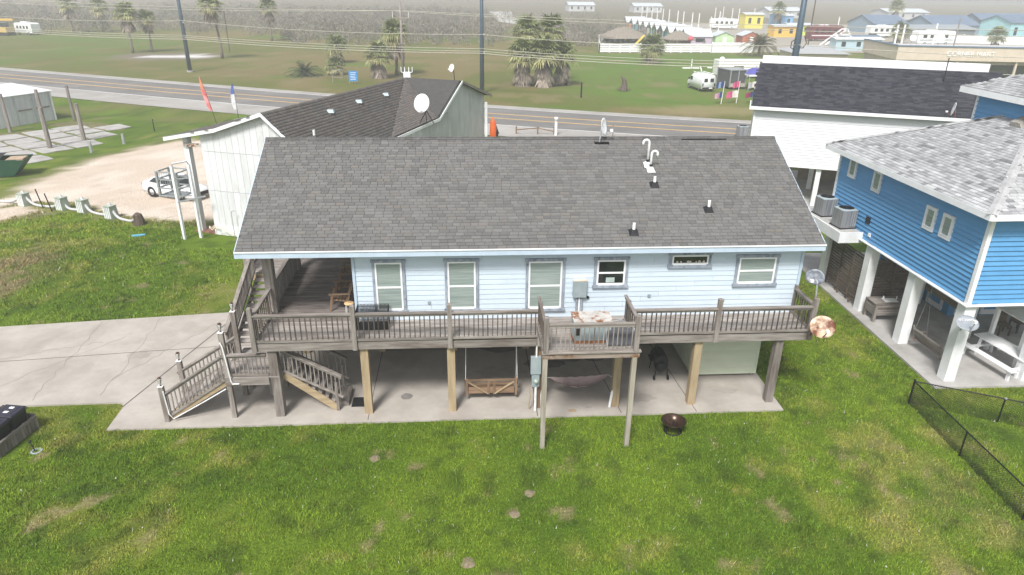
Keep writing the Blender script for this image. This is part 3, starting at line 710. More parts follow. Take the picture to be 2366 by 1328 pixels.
for x, y in ((-7.8,2.45),(-6.55,2.45),(-6.9,1.9)): MB().cbox((x,y,.65),(.14,.14,1.3)).build('landing_post', M['wood_z'], st)
def flight(x0, z0, x1, z1, ya, yb, n, front=True):
    """straight flight along x; treads, risers and stringers"""
    for k in range(n):
        t = (k+1)/(n+1); x = x0+(x1-x0)*t; z = z0+(z1-z0)*t; w = abs(x1-x0)/(n+1)
        MB().box(x-w*.58, x+w*.58, ya+.03, yb-.03, z-.04, z).build('tread', M['deck_y'], st)
    for y in (ya, yb):
        MB().beam((x0,y,z0-.14),(x1,y,max(z1-.02,.08)),.045,.25).build('stringer', M['wood_x'] if y == yb else M['newwood_x'], st)
flight(-7.86, LZ, -9.98, 0, .47, 1.93, 7)
railing(st, (-9.9,.42,.02), (-7.9,.42,1.36), 1.04, 15, M['wood_x'], M['wood_z'], bot=.16)
railing(st, (-10.05,1.93,-.05), (-7.9,1.93,1.30), 1.02, 15, M['wood_x'], M['wood_z'], bot=.2)
railing(st, (-7.74,.47,LZ), (-6.5,.47,LZ), .82, 9, M['wood_x'], M['wood_z'])
MB().path([(-7.86,.40,2.9),(-7.8,.38,2.75),(-7.74,.36,2.1),(-7.7,.36,1.5),(-7.66,.36,1.38),(-7.45,.36,1.38)], .022).build('downpipe', M['pvc'], st)
MB().path([(-9.9,.33,1.2),(-9.86,.33,.3),(-9.75,.33,.12),(-8.6,.35,.78),(-7.9,.36,1.2)], .02).build('conduit', M['pvc'], st)
flight(-6.1, LZ, -4.45, .08, .78, 1.95, 7)
MB().box(-4.45,-4.1,1.0,1.95,-.01,.2).build('bottom_step', M['wood_y'], st)
for y in (.76, 1.97): MB().cbox((-4.42,y,.55),(.09,.09,1.12)).build('newel_post', M['wood_z'], st)
railing(st, (-6.1,.74,1.5), (-4.22,.74,.42), .93, 14, M['wood_x'], M['wood_z'], bot=.12)
railing(st, (-6.1,1.99,1.5), (-4.22,1.99,.4), .93, 13, M['wood_x'], M['wood_z'], bot=.12)
# upper flight to the porch platform at the side
n = 10; y0, y1 = 2.5, 6.25
for k in range(n):
    t = (k+1)/(n+1); y = y0+(y1-y0)*t; z = LZ+(DZ-LZ)*t
    MB().box(-8.2, -6.95, y-.16, y+.16, z-.045, z).build('tread', M['deck_x'], st)
for x in (-8.22, -6.93): MB().beam((x,y0-.1,LZ-.12),(x,y1,DZ-.14),.05,.24).build('stringer', M['wood_y'], st)
railing(st, (-8.24,2.0,LZ-.1), (-8.3,6.3,DZ+.05), .96, 30, M['wood_y'], M['wood_z'], bot=.1, bs=.05)
boards_x(st, -8.7, -6.8, 6.25, 8.6, DZ, .146, 'deck_x', name='landing_board')
MB().box(-8.7, -6.87, 6.2, 6.24, 2.6, 2.82).build('rim_joist', M['newwood_x'], st)
railing(st, (-8.65,6.35,DZ), (-8.65,8.55,DZ), .96, 14, M['wood_y'], M['wood_z'])
railing(st, (-8.65,8.6,DZ), (-6.9,8.6,DZ), .96, 12, M['wood_x'], M['wood_z'])
for x, y in ((-8.62,6.35),(-8.62,8.55)): MB().cbox((x,y,1.95),(.14,.14,3.9)).build('newel_post', M['wood_z'], st)

# ================================================================ PORCH FURNITURE
def armchair(x, y, rz, label):
    c = thing('porch_chair', label, 'chair', (x,y,DZ), rz, 'wooden armchairs on the porch')
    # faces -x in local coordinates
    for k in range(5): MB().box(-.26+k*.11,-.165+k*.11,-.27,.27,.40-k*.016,.425-k*.016).build('seat_slat', M['brown_y'], c)
    for k in range(5): MB().beam((.24,-.21+k*.105,.36),(.46,-.21+k*.105,.98),.085,.02,(0,1,0)).build('back_slat', M['brown_z'], c)
    MB().beam((.45,-.3,.96),(.45,.3,.96),.03,.07).build('back_rail', M['brown_y'], c)
    for s in (-1, 1):
        MB().box(-.36,.38,s*.31-.055,s*.31+.055,.64,.665).build('arm', M['brown_x'], c)
        MB().beam((-.34,s*.3,0),(-.24,s*.3,.64),.07,.045).build('leg', M['brown_z'], c)
        MB().beam((.5,s*.28,0),(.12,s*.28,.42),.07,.04).build('leg', M['brown_z'], c)
        MB().beam((.3,s*.29,.4),(.36,s*.29,.66),.06,.035).build('arm_support', M['brown_z'], c)
    return c
armchair(-4.42, 2.95, .05, 'brown slatted wooden armchair on the porch nearest the front railing')
armchair(-4.42, 4.15, -.06, 'brown wooden armchair in the middle of the porch row')
armchair(-4.45, 5.5, .04, 'dark brown wooden armchair at the far end of the porch row')
s = thing('round_stool', 'small round stool with rusty orange seat and white legs on the porch', 'stool', (-4.05,2.42,DZ))
MB().lathe([(.001,.42),(.16,.42),(.17,.40),(.16,.385),(.001,.385)], 16).build('seat', mat('rusty_orange_seat',(.62,.36,.15),(.75,.58,.36),.7,9,c3=(.25,.09,.03),s3=9,t3=.6), s, smooth=True)
for k in range(4):
    t = math.pi/4+k*math.pi/2; MB().tube((.13*math.cos(t),.13*math.sin(t),.385),(.16*math.cos(t),.16*math.sin(t),0),.011,n=6).build('leg', M['pvc'], s)
cr = thing('wire_crate', 'black wire dog crate on the walkway below the first window', 'crate', (-3.12,1.42,DZ))
wm = M['blackmetal']
def grid(mb, a, u, v, nu, nv, r):
    a = Vector(a); u = Vector(u); v = Vector(v)
    for i in range(nu+1): mb.beam(a+u*(i/nu), a+u*(i/nu)+v, r, r)
    for j in range(nv+1): mb.beam(a+v*(j/nv), a+v*(j/nv)+u, r, r)
    return mb
for nm, a, u, v, nu, nv in (('front_panel',(-.52,-.3,0),(1.04,0,0),(0,0,.68),22,7),('rear_panel',(-.52,.3,0),(1.04,0,0),(0,0,.68),22,7),('side_panel',(-.52,-.3,0),(0,.6,0),(0,0,.68),12,7),('side_panel',(.52,-.3,0),(0,.6,0),(0,0,.68),12,7),('top_panel',(-.52,-.3,.68),(1.04,0,0),(0,.6,0),22,6)):
    grid(MB(), a, u, v, nu, nv, .009).build(nm, wm, cr)
MB().box(-.5,.5,-.28,.28,.01,.035).build('tray', M['black'], cr)

# ================================================================ SATELLITE DISHES
def dish(name, label, loc, face, w, h, mt, pole_from, arm=True, mtb=None, lnb=True, wires=False):
    """face: direction the bowl looks"""
    d = thing(name, label, 'satellite dish', pole_from)
    f = Vector(face).normalized(); rel = Vector(loc)-Vector(pole_from)
    x = f.cross(Vector((0,0,1))).normalized(); y = x.cross(f).normalized()
    R = Matrix((x, y, f)).transposed().to_4x4(); T = Matrix.Translation(rel) @ R
    mb = MB(); prof = [(r, .30*r*r*1.0) for r in (.001,.25,.5,.75,1.0)]
    mb.lathe([(r, q*.5) for r, q in prof]+[(1.0,.115),(.97,.10)]+[(r, q*.5-.03) for r, q in prof[::-1]], 28)
    me = mb.mesh('reflector'); o = put('reflector', me, mt, d, smooth=True); o.matrix_local = T @ Matrix.Diagonal((w/2, h/2, max(w,h)/2, 1))
    a = MB(); foot = rel - y*(h*.46) - f*.02; tip = rel + f*(w*.55) - y*(h*.30)
    a.path([foot, foot+f*.1, tip], .018, 6); a.build('feed_arm', mtb or M['galv'], d)
    if lnb: MB().cbox(tip+y*.03, (.1,.1,.09)).build('receiver', M['white'], d)
    MB().path([Vector((0,0,0)), Vector((0,0,max(.05, rel.z-.15))) + Vector((rel.x*.3, rel.y*.3, 0)), rel-f*.06], .026, 7).build('mast', mtb or M['galv'], d)
    return d
dish('satellite_dish','weathered grey satellite dish on the corner post of the deck railing',(11.50,.62,4.75),(-.55,-.62,.25),.62,.52,M['dish_dark'],(11.55,.42,4.12))
dr = dish('satellite_dish','rust-stained satellite dish hanging off the corner of the deck',(11.66,-.12,3.27),(-.12,-.78,.5),.84,.74,M['dish_rust'],(11.55,.30,2.72), mtb=M['rust'])
MB().path([(.15,-.1,.3),(.25,-.1,-.05),(.4,-.15,-.2),(.5,-.1,.1),(.35,-.1,.35)], .007, 5).path([(.1,-.1,.1),(.3,-.12,-.3),(.55,-.15,-.15),(.45,-.1,.3)], .007, 5).build('cable', M['black'], dr)
d3 = dish('satellite_dish','small white satellite dish mounted on the grey roof ridge',(5.28,6.35,8.58),(.80,-.5,.2),.55,.66,M['dish_white'],(5.15,6.25,slope_z(6.25)))
MB().box(-.2,.35,-.12,.05,.0,.035).build('tar_patch', M['tar'], d3)

# ================================================================ UNDER THE HOUSE
sw = thing('bench_swing', 'brown timber bench swing hanging on ropes under the deck', 'swing', (.84,1.25,.0))
def plank(mb): return mb
for k in range(5): MB().box(-.82,.82,-.1+k*.11,-.005+k*.11,.36,.385).build('seat_slat', M['brown_x'], sw)
for z in (.50, .60, .16): pass
MB().box(-.86,.86,-.165,-.125,.80,.87).build('top_rail', M['brown_x'], sw)
MB().box(-.80,.80,-.150,-.13,.30,.56).build('back_panel', M['brown_x'], sw)
for s_ in (-1, 1):
    MB().box(s_*.86-.04,s_*.86+.04,-.175,-.115,.22,.90).build('back_post', M['brown_z'], sw)
    MB().beam((s_*.80,-.17,.78),(s_*.12,-.17,.30),.035,.07,(0,1,0)).build('brace', M['newwood_x'], sw)
    MB().box(s_*.10-.04,s_*.10+.04,-.17,-.12,.26,.80).build('centre_post', M['brown_z'], sw)
    MB().box(s_*.9-.035,s_*.9+.035,-.17,.46,.60,.635).build('arm', M['brown_y'], sw)
    MB().box(s_*.9-.03,s_*.9+.03,.38,.44,.33,.6).build('arm_post', M['brown_z'], sw)
    MB().tube((s_*.9,-.14,.86),(s_*.86,-.05,2.5),.012,n=6).tube((s_*.9,.40,.62),(s_*.86,0,2.5),.012,n=6).build('rope', M['pvc'], sw)
hk = thing('hammock', 'pale pink cloth hammock slung under the raised platform', 'hammock', (2.9,1.15,.0))
n = 22; V = []; L0, L1 = (0,0,.84), (2.05,0,.90)
for i in range(n+1):
    t = i/n; sag = .40*4*t*(1-t); wd = .03+.30*math.sin(math.pi*t)**.7
    for k in range(7):
        q = (k/6-.5)*2; V.append((2.05*t, q*wd, .84+.06*t-sag+.17*q*q*math.sin(math.pi*t)+.02*math.sin(i*1.7+k)*math.sin(math.pi*t)))
Fh = [(i*7+k, i*7+k+1, (i+1)*7+k+1, (i+1)*7+k) for i in range(n) for k in range(6)]
me = np_mesh('cloth', np.array(V), np.array(Fh)); put('cloth', me, mat('pale_pink_cloth',(.40,.30,.29),(.50,.39,.38),.85,4,(1,6,1)), hk, smooth=True)
MB().path([(0,0,.84),(-.38,-.3,1.0)], .012).path([(2.05,0,.9),(2.22,-.4,.97)], .012).build('cord', M['pvc'], hk)
# meter boxes
mt_ = thing('electric_meter', 'grey electric meter and disconnect box fixed to a piling under the deck', 'meter box', (2.3,.48,0))
MB().box(-.17,.17,-.13,.02,1.46,2.1).build('disconnect_box', M['greymetal'], mt_)
q = MB().box(-.13,.13,-.13,.02,.98,1.42).build('meter_socket', M['greymetal'], mt_)
o = MB().lathe([(.075,0),(.075,.05),(.06,.085),(.001,.09)], 16).build('meter_dial', mat('meter_glass',(.30,.36,.30),(.45,.5,.45),.1,20), q, smooth=True); o.matrix_local = Matrix.Translation((.02,-.13,1.2)) @ Matrix.Rotation(math.pi/2,4,'X')
MB().tube((.02,-.06,0),(.02,-.06,.98),.045,n=8).build('conduit', M['pvc'], mt_)
MB().tube((.02,-.06,2.1),(.02,-.06,2.55),.03,n=8).build('conduit', M['pvc'], mt_)
MB().path([(.24,-.05,.05),(.22,-.05,.6),(.28,-.05,1.15)], .028, 7).build('conduit', M['pvc'], mt_)
MB().path([(-.2,-.05,.1),(-.16,-.07,.6),(-.2,-.06,1.0)], .02, 6).build('hose', M['newwood_z'], mt_)
o = tag(MB().tube((4.92,.45,.02),(4.98,.45,.62),.045,n=10).tube((4.98,.45,.62),(4.985,.45,.68),.03,n=10).build('drain_pipe', M['pvc']), 'short white drain pipe leaning by the third yellow piling', 'pipe')
# storage room
sr = thing('storage_room', 'pale green sided storage room under the right end of the house', 'storage room', (8.35,2.3,0))
k = 0; z = .12
while z < 2.5:
    board(.0, 2.46, z, .17, 0).build('siding_board', M['green_box'], sr)
    z += .17
MB().box(.01,2.45,.03,3.5,.12,2.5).build('core', M['green_box'], sr)
MB().box(2.44,2.52,-.03,.05,.12,2.5).box(-.05,.02,-.03,.05,.12,2.5).build('corner_trim', M['green_box'], sr)
for x, y in ((.05,.1),(2.4,.1),(.05,3.4),(2.4,3.4)): MB().box(x-.06,x+.06,y-.06,y+.06,-.0,.12).build('foot', M['wood_z'], sr)
MB().box(-2.9,-.06,4.6,4.75,.1,2.5).build('rear_partition', M['green_box'], sr)
# smoker
bq = thing('smoker_grill', 'black barrel smoker grill on small wheels under the house', 'grill', (7.25,2.6,0))
b = MB().path([(-.05,-.35,.72),(-.05,-.3,.72),(-.05,.35,.72),(-.05,.4,.72)], [.16,.26,.26,.16], 14).build('barrel', M['blackmetal'], bq, smooth=True)
MB().path([(-.05,-.42,.5),(-.05,-.36,.5),(-.05,-.05,.5)], [.15,.22,.22], 12).build('firebox', M['blackmetal'], bq, smooth=True)
MB().tube((-.1,.3,.9),(-.1,.3,1.5),.05,n=10).tube((-.1,.3,1.5),(-.1,.3,1.54),.08,n=10).build('chimney', M['blackmetal'], bq)
MB().box(-.42,.0,-.2,.3,.66,.69).build('side_shelf', M['black'], bq)
for x, y in ((-.28,-.4),(.2,-.4),(-.28,.35),(.2,.35)): MB().beam((x,y,.05),(x*.8,y*.9,.62),.035,.035).build('leg', M['blackmetal'], bq)
for x in (-.3,.22):
    o = MB().lathe([(.03,-.025),(.09,-.025),(.09,.025),(.03,.025)], 14).build('wheel', M['rubber'], bq); o.matrix_local = Matrix.Translation((x,-.42,.09)) @ Matrix.Rotation(math.pi/2,4,'Y')
tag(MB().box(-4.02,-3.52,.92,1.5,.004,.022).build('door_mat', M['black']), 'black rubber mat on the slab at the foot of the stairs', 'mat')

# ================================================================ YARD
fp = thing('fire_pit', 'rusty brown bowl fire pit standing on the front lawn', 'fire pit', (6.76,-1.0,GZ))
M['bowl'] = mat('burnt_brown_steel', (.035,.02,.014), (.085,.05,.035), .28, 5, metal=.5)
pr_ = [(a*.78, b*.8) for a, b in [(.001,.28),(.16,.285),(.30,.33),(.40,.42),(.47,.53),(.53,.55),(.53,.57),(.46,.56),(.38,.44),(.28,.36),(.15,.315),(.001,.31)]]
MB().lathe(pr_, 30).build('bowl', M['bowl'], fp, smooth=True)
MB().tube((-.02,0,.26),(-.02,0,.48),.012,n=6).build('poker_hook', M['blackmetal'], fp)
MB().lathe([(.27,.02),(.30,.05),(.27,.08),(.24,.05),(.27,.02)], 24).build('ring', M['blackmetal'], fp, smooth=True)
for k in range(4):
    t = .4+k*math.pi/2; MB().beam((.29*math.cos(t),.29*math.sin(t),0),(.22*math.cos(t),.22*math.sin(t),.28),.05,.02).build('leg', M['blackmetal'], fp)
be = thing('bin_enclosure', 'low weathered plank enclosure for rubbish bins at the left edge of the lawn', 'enclosure', (-14.08,.36,GZ), 0)
dirv = Vector((-.27,-1.46,0)).normalized(); nrm = Vector((-dirv.y, dirv.x, 0))*-1
L = 1.75; w = .145; k = 0
while k*w < L:
    a = dirv*(k*w); h = .50+random.uniform(-.012,.012)
    MB().beam(a+dirv*w*.48+Vector((0,0,h/2)), a+dirv*w*.48+Vector((0,0,h/2))+Vector((0,0,.001)), .02, .02)
    MB().wallp([a+dirv*.004, a+dirv*(w-.004), a+dirv*(w-.004)+Vector((0,0,h)), a+dirv*.004+Vector((0,0,h))], nrm, .022).build('picket', M['wood_z'], be); k += 1
MB().beam(dirv*.05-nrm*.02+Vector((0,0,.44)), dirv*L-nrm*.02+Vector((0,0,.44)), .035, .08).build('rail', M['wood_y'], be)
for k in range(9):
    a = nrm*(k*w+.03); h = .5
    MB().wallp([a+nrm*.004, a+nrm*(w-.004), a+nrm*(w-.004)+Vector((0,0,h)), a+nrm*.004+Vector((0,0,h))], -dirv, .022).build('picket', M['wood_z'], be)
def bin_(x, y, label):
    b = thing('wheelie_bin', label, 'bin', (x,y,GZ), math.atan2(-nrm.y,-nrm.x), 'rubbish bins in the plank enclosure')
    MB().frus(-.26,.26,-.25,.25,.06,-.33,.33,-.3,.3,.92).build('body', M['black'], b)
    l = MB().frus(-.36,.36,-.33,.33,.925,-.33,.33,-.30,.30,.965).frus(-.26,.26,-.25,.25,.965,-.22,.22,-.2,.2,.985).build('lid', mat('dark_navy_lid',(.022,.022,.036),(.034,.034,.052),.45,6), b)
    for yy in (-.12,.12): MB().box(-.05,.1,yy-.05,yy+.05,.9855,.989).build('sticker', M['white'], l)
    MB().path([(-.33,-.28,.90),(-.42,-.28,.93),(-.42,.28,.93),(-.33,.28,.90)], .018).build('handle', M['black'], b)
    MB().path([(.36,-.3,.93),(.40,-.3,.90),(.40,.3,.90),(.36,.3,.93)], .014).build('grip', M['black'], b)
    for yy in (-.25,.25):
        o = MB().lathe([(.02,-.03),(.11,-.03),(.11,.03),(.02,.03)], 14).build('wheel', M['rubber'], b); o.matrix_local = Matrix.Translation((-.26,yy,.11)) @ Matrix.Rotation(math.pi/2,4,'X')
bin_(-14.55,-.10,'black wheeled bin with two white stickers, the nearer to the driveway in the plank enclosure')
bin_(-14.68,-.80,'black wheeled bin at the photo edge beside the other bin in the plank enclosure')
yl = thing('garden_light', 'small black spike light lying by the plank enclosure', 'garden light', (-13.45,-1.0,GZ))
MB().lathe([(.16,.0),(.17,.03),(.11,.035),(.10,.0)], 16).build('base_ring', M['greymetal'], yl)
MB().tube((-.04,0,.03),(-.14,.05,.32),.02,n=6).build('stem', M['black'], yl)
MB().sphere((-.15,.055,.34), .045, 8, 6).build('head', M['black'], yl)
# chain-link fence
fe = thing('chain_link_fence', 'black chain-link fence running down the right side of the lawn', 'fence', (0,0,GZ))
FA, FB, FC, FDn, FE_ = (15.68,.24), (15.47,-2.74), (15.36,-5.5), (18.08,-1.03), (20.6,-2.3)
def frun(a, b, posts, h=.92):
    a = Vector((*a,0)); b = Vector((*b,0)); d = (b-a); Ln = d.length; u = d/Ln
    MB().tube(a+Vector((0,0,h)), b+Vector((0,0,h)), .022, n=6).build('top_rail', M['blackmetal'], fe)
    mesh_ = MB(); s = .085; c = -h
    while c < Ln:
        x0 = c; z0 = 0
        if x0 < 0: z0 = -x0; x0 = 0
        x1 = c+h; z1 = h
        if x1 > Ln: z1 = h-(x1-Ln); x1 = Ln
        if x1 > x0: mesh_.beam(a+u*x0+Vector((0,0,z0)), a+u*x1+Vector((0,0,z1)), .006, .006); mesh_.beam(a+u*(Ln-x0)+Vector((0,0,z0)), a+u*(Ln-x1)+Vector((0,0,z1)), .006, .006)
        c += s
    o = mesh_.build('wire_mesh', M['blackmetal'], fe)
    for t in posts:
        p = a+d*t; MB().tube(p, p+Vector((0,0,h+.03 if 0 < t < 1 else h+.08)), .026 if 0 < t < 1 else .036, n=8).build('post', M['blackmetal'], fe)
frun(FA, (15.12,-10.6), (0,.275,.54,.80,1)); frun(FA, FE_, (.49,1))
MB().cbox((18.08,-1.03,.95),(.06,.06,.05)).build('post_cap', M['galv'], fe)
# ================================================================ WHITE METAL-CLAD SHOP AT THE LEFT
shop = thing('metal_clad_shop', 'white board-clad shop building with brown shingle roof behind the stilt house', 'building', (0,0,GZ))
a19 = math.radians(19); su = Vector((math.cos(a19), -math.sin(a19), 0)); a32 = math.radians(30.6); sw_ = Vector((math.sin(a32), math.cos(a32), 0))
S0 = Vector((-14.42,19.53,0)); AP = S0+su*4.28+Vector((0,0,7.2)); RB = Vector((-4.16,32.88,7.2)); CX = Vector((-.18,31.27,7.2))
KK = Vector((-1.76,28.74,5.03)); LOW = Vector((-4.48,24.38,4.56)); RR = Vector((2.03,34.81,5.75))
R1 = S0+su*8.6+Vector((0,0,5.5)); KL = S0+su*1.29+Vector((0,0,6.19)); TP = S0+su*-2.03+Vector((0,0,5.53))
fo = -sw_*.35
_n = (RB-AP).cross(LOW-AP); R1.z = AP.z-((R1.x-AP.x)*_n.x+(R1.y-AP.y)*_n.y)/_n.z
M['brownsh'] = [mat('brown_shingle', tuple(x*.85 for x in c), tuple(x*1.15 for x in c), .95, 20, bump=.3, bscale=60, spec=.1) for c in ((.085,.076,.070),)]
TB = [((.155,.141,.132), 4), ((.17,.154,.143), 3), ((.138,.127,.121), 2), ((.175,.148,.13), 1)]
rf = MB()
LB = RB-(AP-KL)*1.0; LB.z = KL.z; TB2 = RB-(AP-TP)
for pts in ((AP+fo, R1+fo, LOW, RB), (RB, LOW, KK), (RB, KK, CX), (AP+fo, RB, LB, KL+fo), (KL+fo, LB, TB2, TP+fo), (RB, CX, RR, RB+(RR-CX))):
    rf.slab([tuple(p) for p in pts], .10)
srf = rf.build('roof', M['sheath'], shop); fixn(srf.data)
def plane_shingles(parent, poly, eave_a, eave_b, tones, expo=.17, tw=.5, seed=1, nobj=0, mats=None, th=.016, lift=.012):
    """cover a planar polygon with shingle tabs laid along the eave direction"""
    P = [Vector(p) for p in poly]; ea = Vector(eave_a); ex = (Vector(eave_b)-ea).normalized()
    nz = None
    for i in range(len(P)):
        n_ = (P[(i+1) % len(P)]-P[i]).cross(P[(i+2) % len(P)]-P[i])
        if n_.length > 1e-4: nz = n_.normalized(); break
    if nz.z < 0: nz = -nz
    ey = nz.cross(ex)
    Q = [((p-ea).dot(ex), (p-ea).dot(ey)) for p in P]; x0 = min(q[0] for q in Q); y0 = min(q[1] for q in Q)
    Wd = max(q[0] for q in Q)-x0; Ld = max(q[1] for q in Q)-y0
    def ins(s, t):
        x, y = s+x0, t+y0; c = False; n = len(Q)
        for i in range(n):
            ax, ay = Q[i]; bx_, by = Q[(i+1) % n]
            if (ay > y) != (by > y) and x < (bx_-ax)*(y-ay)/(by-ay)+ax: c = not c
        return c
    shingles(parent, ea+ex*x0+ey*y0+nz*lift, ex, ey, Wd, Ld, nobj, tones, mats or M['brownsh'], expo, tw, th, ins, seed)
plane_shingles(srf, (AP+fo, R1+fo, LOW, RB), AP+fo, RB, TB, .19, .32, th=.010)
plane_shingles(srf, (RB, LOW, KK), LOW, KK, TB, .19, .32, 2, th=.01); plane_shingles(srf, (RB, KK, CX), LOW, KK, TB, .19, .32, 3, th=.01)
plane_shingles(srf, (KL+fo, LB, TB2, TP+fo), TB2, TP+fo, TB, .19, .32, 4, th=.01)
plane_shingles(srf, (AP+fo, RB, LB, KL+fo), LB, KL+fo, TB, .19, .32, 5, th=.01)
n19 = -Vector((math.sin(a19), math.cos(a19), 0))
def rake(a, b, h=.2, t=.05, off=.0):
    a = Vector(a); b = Vector(b); return MB().wallp([a, b, b-Vector((0,0,h)), a-Vector((0,0,h))], n19, t)
dz = Vector((0,0,.05))
for a, b in ((TP, KL), (KL, AP), (AP, R1)): rake(a+fo+dz*.3, b+fo+dz*.3).build('bargeboard', M['white2'], shop)
gn = Vector((sw_.y, -sw_.x, 0))
for a, b in ((LOW, KK), (KK, CX), (CX, RR)):
    MB().wallp([a+gn*.2, b+gn*.2, b+gn*.2-Vector((0,0,.18)), a+gn*.2-Vector((0,0,.18))], gn, .05).build('bargeboard', M['white2'] if b != RR else M['wood_x'], shop)
MB().wallp([TP+fo+dz*.3, TB2+dz*.3, TB2-Vector((0,0,.16)), TP+fo-Vector((0,0,.16))], -su, .04).build('fascia', M['white2'], shop)
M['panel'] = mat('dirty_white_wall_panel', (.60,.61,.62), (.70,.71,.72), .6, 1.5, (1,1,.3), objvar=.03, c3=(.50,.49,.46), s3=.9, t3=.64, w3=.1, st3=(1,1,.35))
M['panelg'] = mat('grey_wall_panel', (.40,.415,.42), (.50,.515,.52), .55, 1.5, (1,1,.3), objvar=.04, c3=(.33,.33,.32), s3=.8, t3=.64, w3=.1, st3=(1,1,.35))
def zroof(s):
    pts = [(-2.03,5.53),(1.29,6.19),(4.28,7.2),(8.6,R1.z)]
    for (a, za), (b, zb) in zip(pts, pts[1:]):
        if a <= s <= b: return za+(zb-za)*(s-a)/(b-a)
    return 5.4
s = 0.0; PWD = .40
sc_ = MB()
while s < 8.55:
    e = min(s+PWD, 8.55); a = S0+su*(s+.006); b = S0+su*(e-.006)
    for z0, z1 in ((.55, 2.62), (2.64, 4.85), (4.87, None)):
        za = zroof(s)-.12 if z1 is None else z1; zb = zroof(e)-.12 if z1 is None else z1
        MB().wallp([a+Vector((0,0,z0)), b+Vector((0,0,z0)), b+Vector((0,0,zb)), a+Vector((0,0,za))], n19, .03).build('wall_panel', M['panel'], shop)
    s = e
c = S0-n19*.12
MB().wallp([c, c+su*8.5, c+su*8.5+Vector((0,0,R1.z-.25)), c+su*4.28+Vector((0,0,6.95)), c+su*1.29+Vector((0,0,6.0)), c+Vector((0,0,5.7))], n19, .1).build('wall_core', M['skirt'], shop)
MB().wallp([S0, S0+su*8.55, S0+su*8.55+Vector((0,0,.55)), S0+Vector((0,0,.55))], n19, .06).build('base_skirt', M['white2'], shop)
MB().wallp([S0, S0+sw_*14, S0+sw_*14+Vector((0,0,5.5)), S0+Vector((0,0,5.5))], su, .1).build('side_wall', M['panel'], shop)
# grey gable end facing right: vertical panels
G0 = LOW+gn*.02; Lg = (RR-LOW).dot(sw_)-.35; s = 0
def zg(s):
    pts = [(0,4.56),((KK-LOW).dot(sw_),5.03),((CX-LOW).dot(sw_),7.2),((RR-LOW).dot(sw_),5.75)]
    for (a, za), (b, zb) in zip(pts, pts[1:]):
        if a <= s <= b: return za+(zb-za)*(s-a)/(b-a)
    return 5.0
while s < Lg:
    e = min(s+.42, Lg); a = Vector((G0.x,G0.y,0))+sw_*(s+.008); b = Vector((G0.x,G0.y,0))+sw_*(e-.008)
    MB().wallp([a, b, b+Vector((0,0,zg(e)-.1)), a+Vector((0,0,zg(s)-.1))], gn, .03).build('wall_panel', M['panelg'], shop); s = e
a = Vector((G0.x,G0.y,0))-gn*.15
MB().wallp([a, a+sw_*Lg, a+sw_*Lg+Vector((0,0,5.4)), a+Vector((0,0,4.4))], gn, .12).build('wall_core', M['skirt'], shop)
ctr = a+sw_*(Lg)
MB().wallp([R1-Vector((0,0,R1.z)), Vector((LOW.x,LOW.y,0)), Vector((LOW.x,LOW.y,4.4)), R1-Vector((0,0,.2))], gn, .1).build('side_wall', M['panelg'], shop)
MB().box(-.1,.1,-.1,.1,0,5.2).build('porch_post', M['white2'], shop, loc=RR-Vector((0,0,5.75))+Vector((-.25,-.35,0)))
# porch of the left gable
for k, (ds, dv) in enumerate(((-1.15,.25),(-1.25,4.2),(-1.3,8.2))):
    p = S0+su*ds+sw_*dv
    MB().box(-.16,.16,-.16,.16,0,zroof(ds)-.15).build('porch_post', M['white2'], shop, loc=p, rz=-a19)
MB().slab([tuple(S0+su*-1.4+Vector((0,0,.08))), tuple(S0+Vector((0,0,.08))), tuple(S0+sw_*9+Vector((0,0,.08))), tuple(S0+sw_*9+su*-1.4+Vector((0,0,.08)))], .1).build('porch_floor', mat('terracotta_floor',(.27,.13,.095),rough=.8), shop)
MB().wallp([S0+su*-1.1+Vector((0,0,5.05)), S0+Vector((0,0,5.05)), S0+Vector((0,0,5.25)), S0+su*-1.1+Vector((0,0,5.25))], n19, .05).build('frieze', M['rusty'], shop)
# roof fittings
def on_roof(o): return o
RV = [(-7.75,22.35),(-6.52,25.5),(-5.16,28.66)]
def zmain(x, y):
    n_ = (RB-AP).cross(LOW-AP); return AP.z-((x-AP.x)*n_.x+(y-AP.y)*n_.y)/n_.z
for x, y in RV:
    z = zmain(x, y)
    MB().frus(x-.24,x+.24,y-.24,y+.24,z-.04,x-.17,x+.17,y-.12,y+.18,z+.13).build('roof_vent', M['greymetal'], srf)
x, y = -8.12, 18.96
b = MB().frus(x-.2,x+.2,y-.2,y+.2,zmain(x,y)-.06,x-.07,x+.07,y-.07,y+.07,zmain(x,y)+.16).build('vent_boot', M['black'], srf)
MB().tube((x,y,zmain(x,y)),(x,y,zmain(x,y)+.45),.07).build('vent_pipe', M['pvc'], b)
sdz = 5.35
bd = dish('satellite_dish','large white satellite dish on a tripod on the brown shop roof',(-2.6,26.0,6.35),(-.15,-.8,.45),1.0,1.25,M['dish_white'],(-2.35,26.3,5.15), mtb=M['blackmetal'])
MB().beam((0,0,.7),(-.45,-.4,-.05),.04,.04).beam((0,0,.7),(.5,-.3,-.1),.04,.04).build('strut', M['blackmetal'], bd)
dish('satellite_dish','small white dish on the far ridge of the brown shop roof',(-.75,33.2,7.75),(-.6,-.6,.3),.5,.6,M['dish_white'],(-.55,33.3,6.6), mtb=M['blackmetal'])
an = thing('roof_antenna', 'white antenna cluster on the rear peak of the brown shop roof', 'antenna', (-4.0,33.0,7.0))
MB().box(-.25,.25,-.1,.1,.0,.5).build('radio_box', M['white'], an)
for x in (-.4,-.15,.15,.4): MB().path([(x*.6,0,.45),(x,0,.5),(x,0,.85)], .035, 6).build('rod', M['pvc'], an)
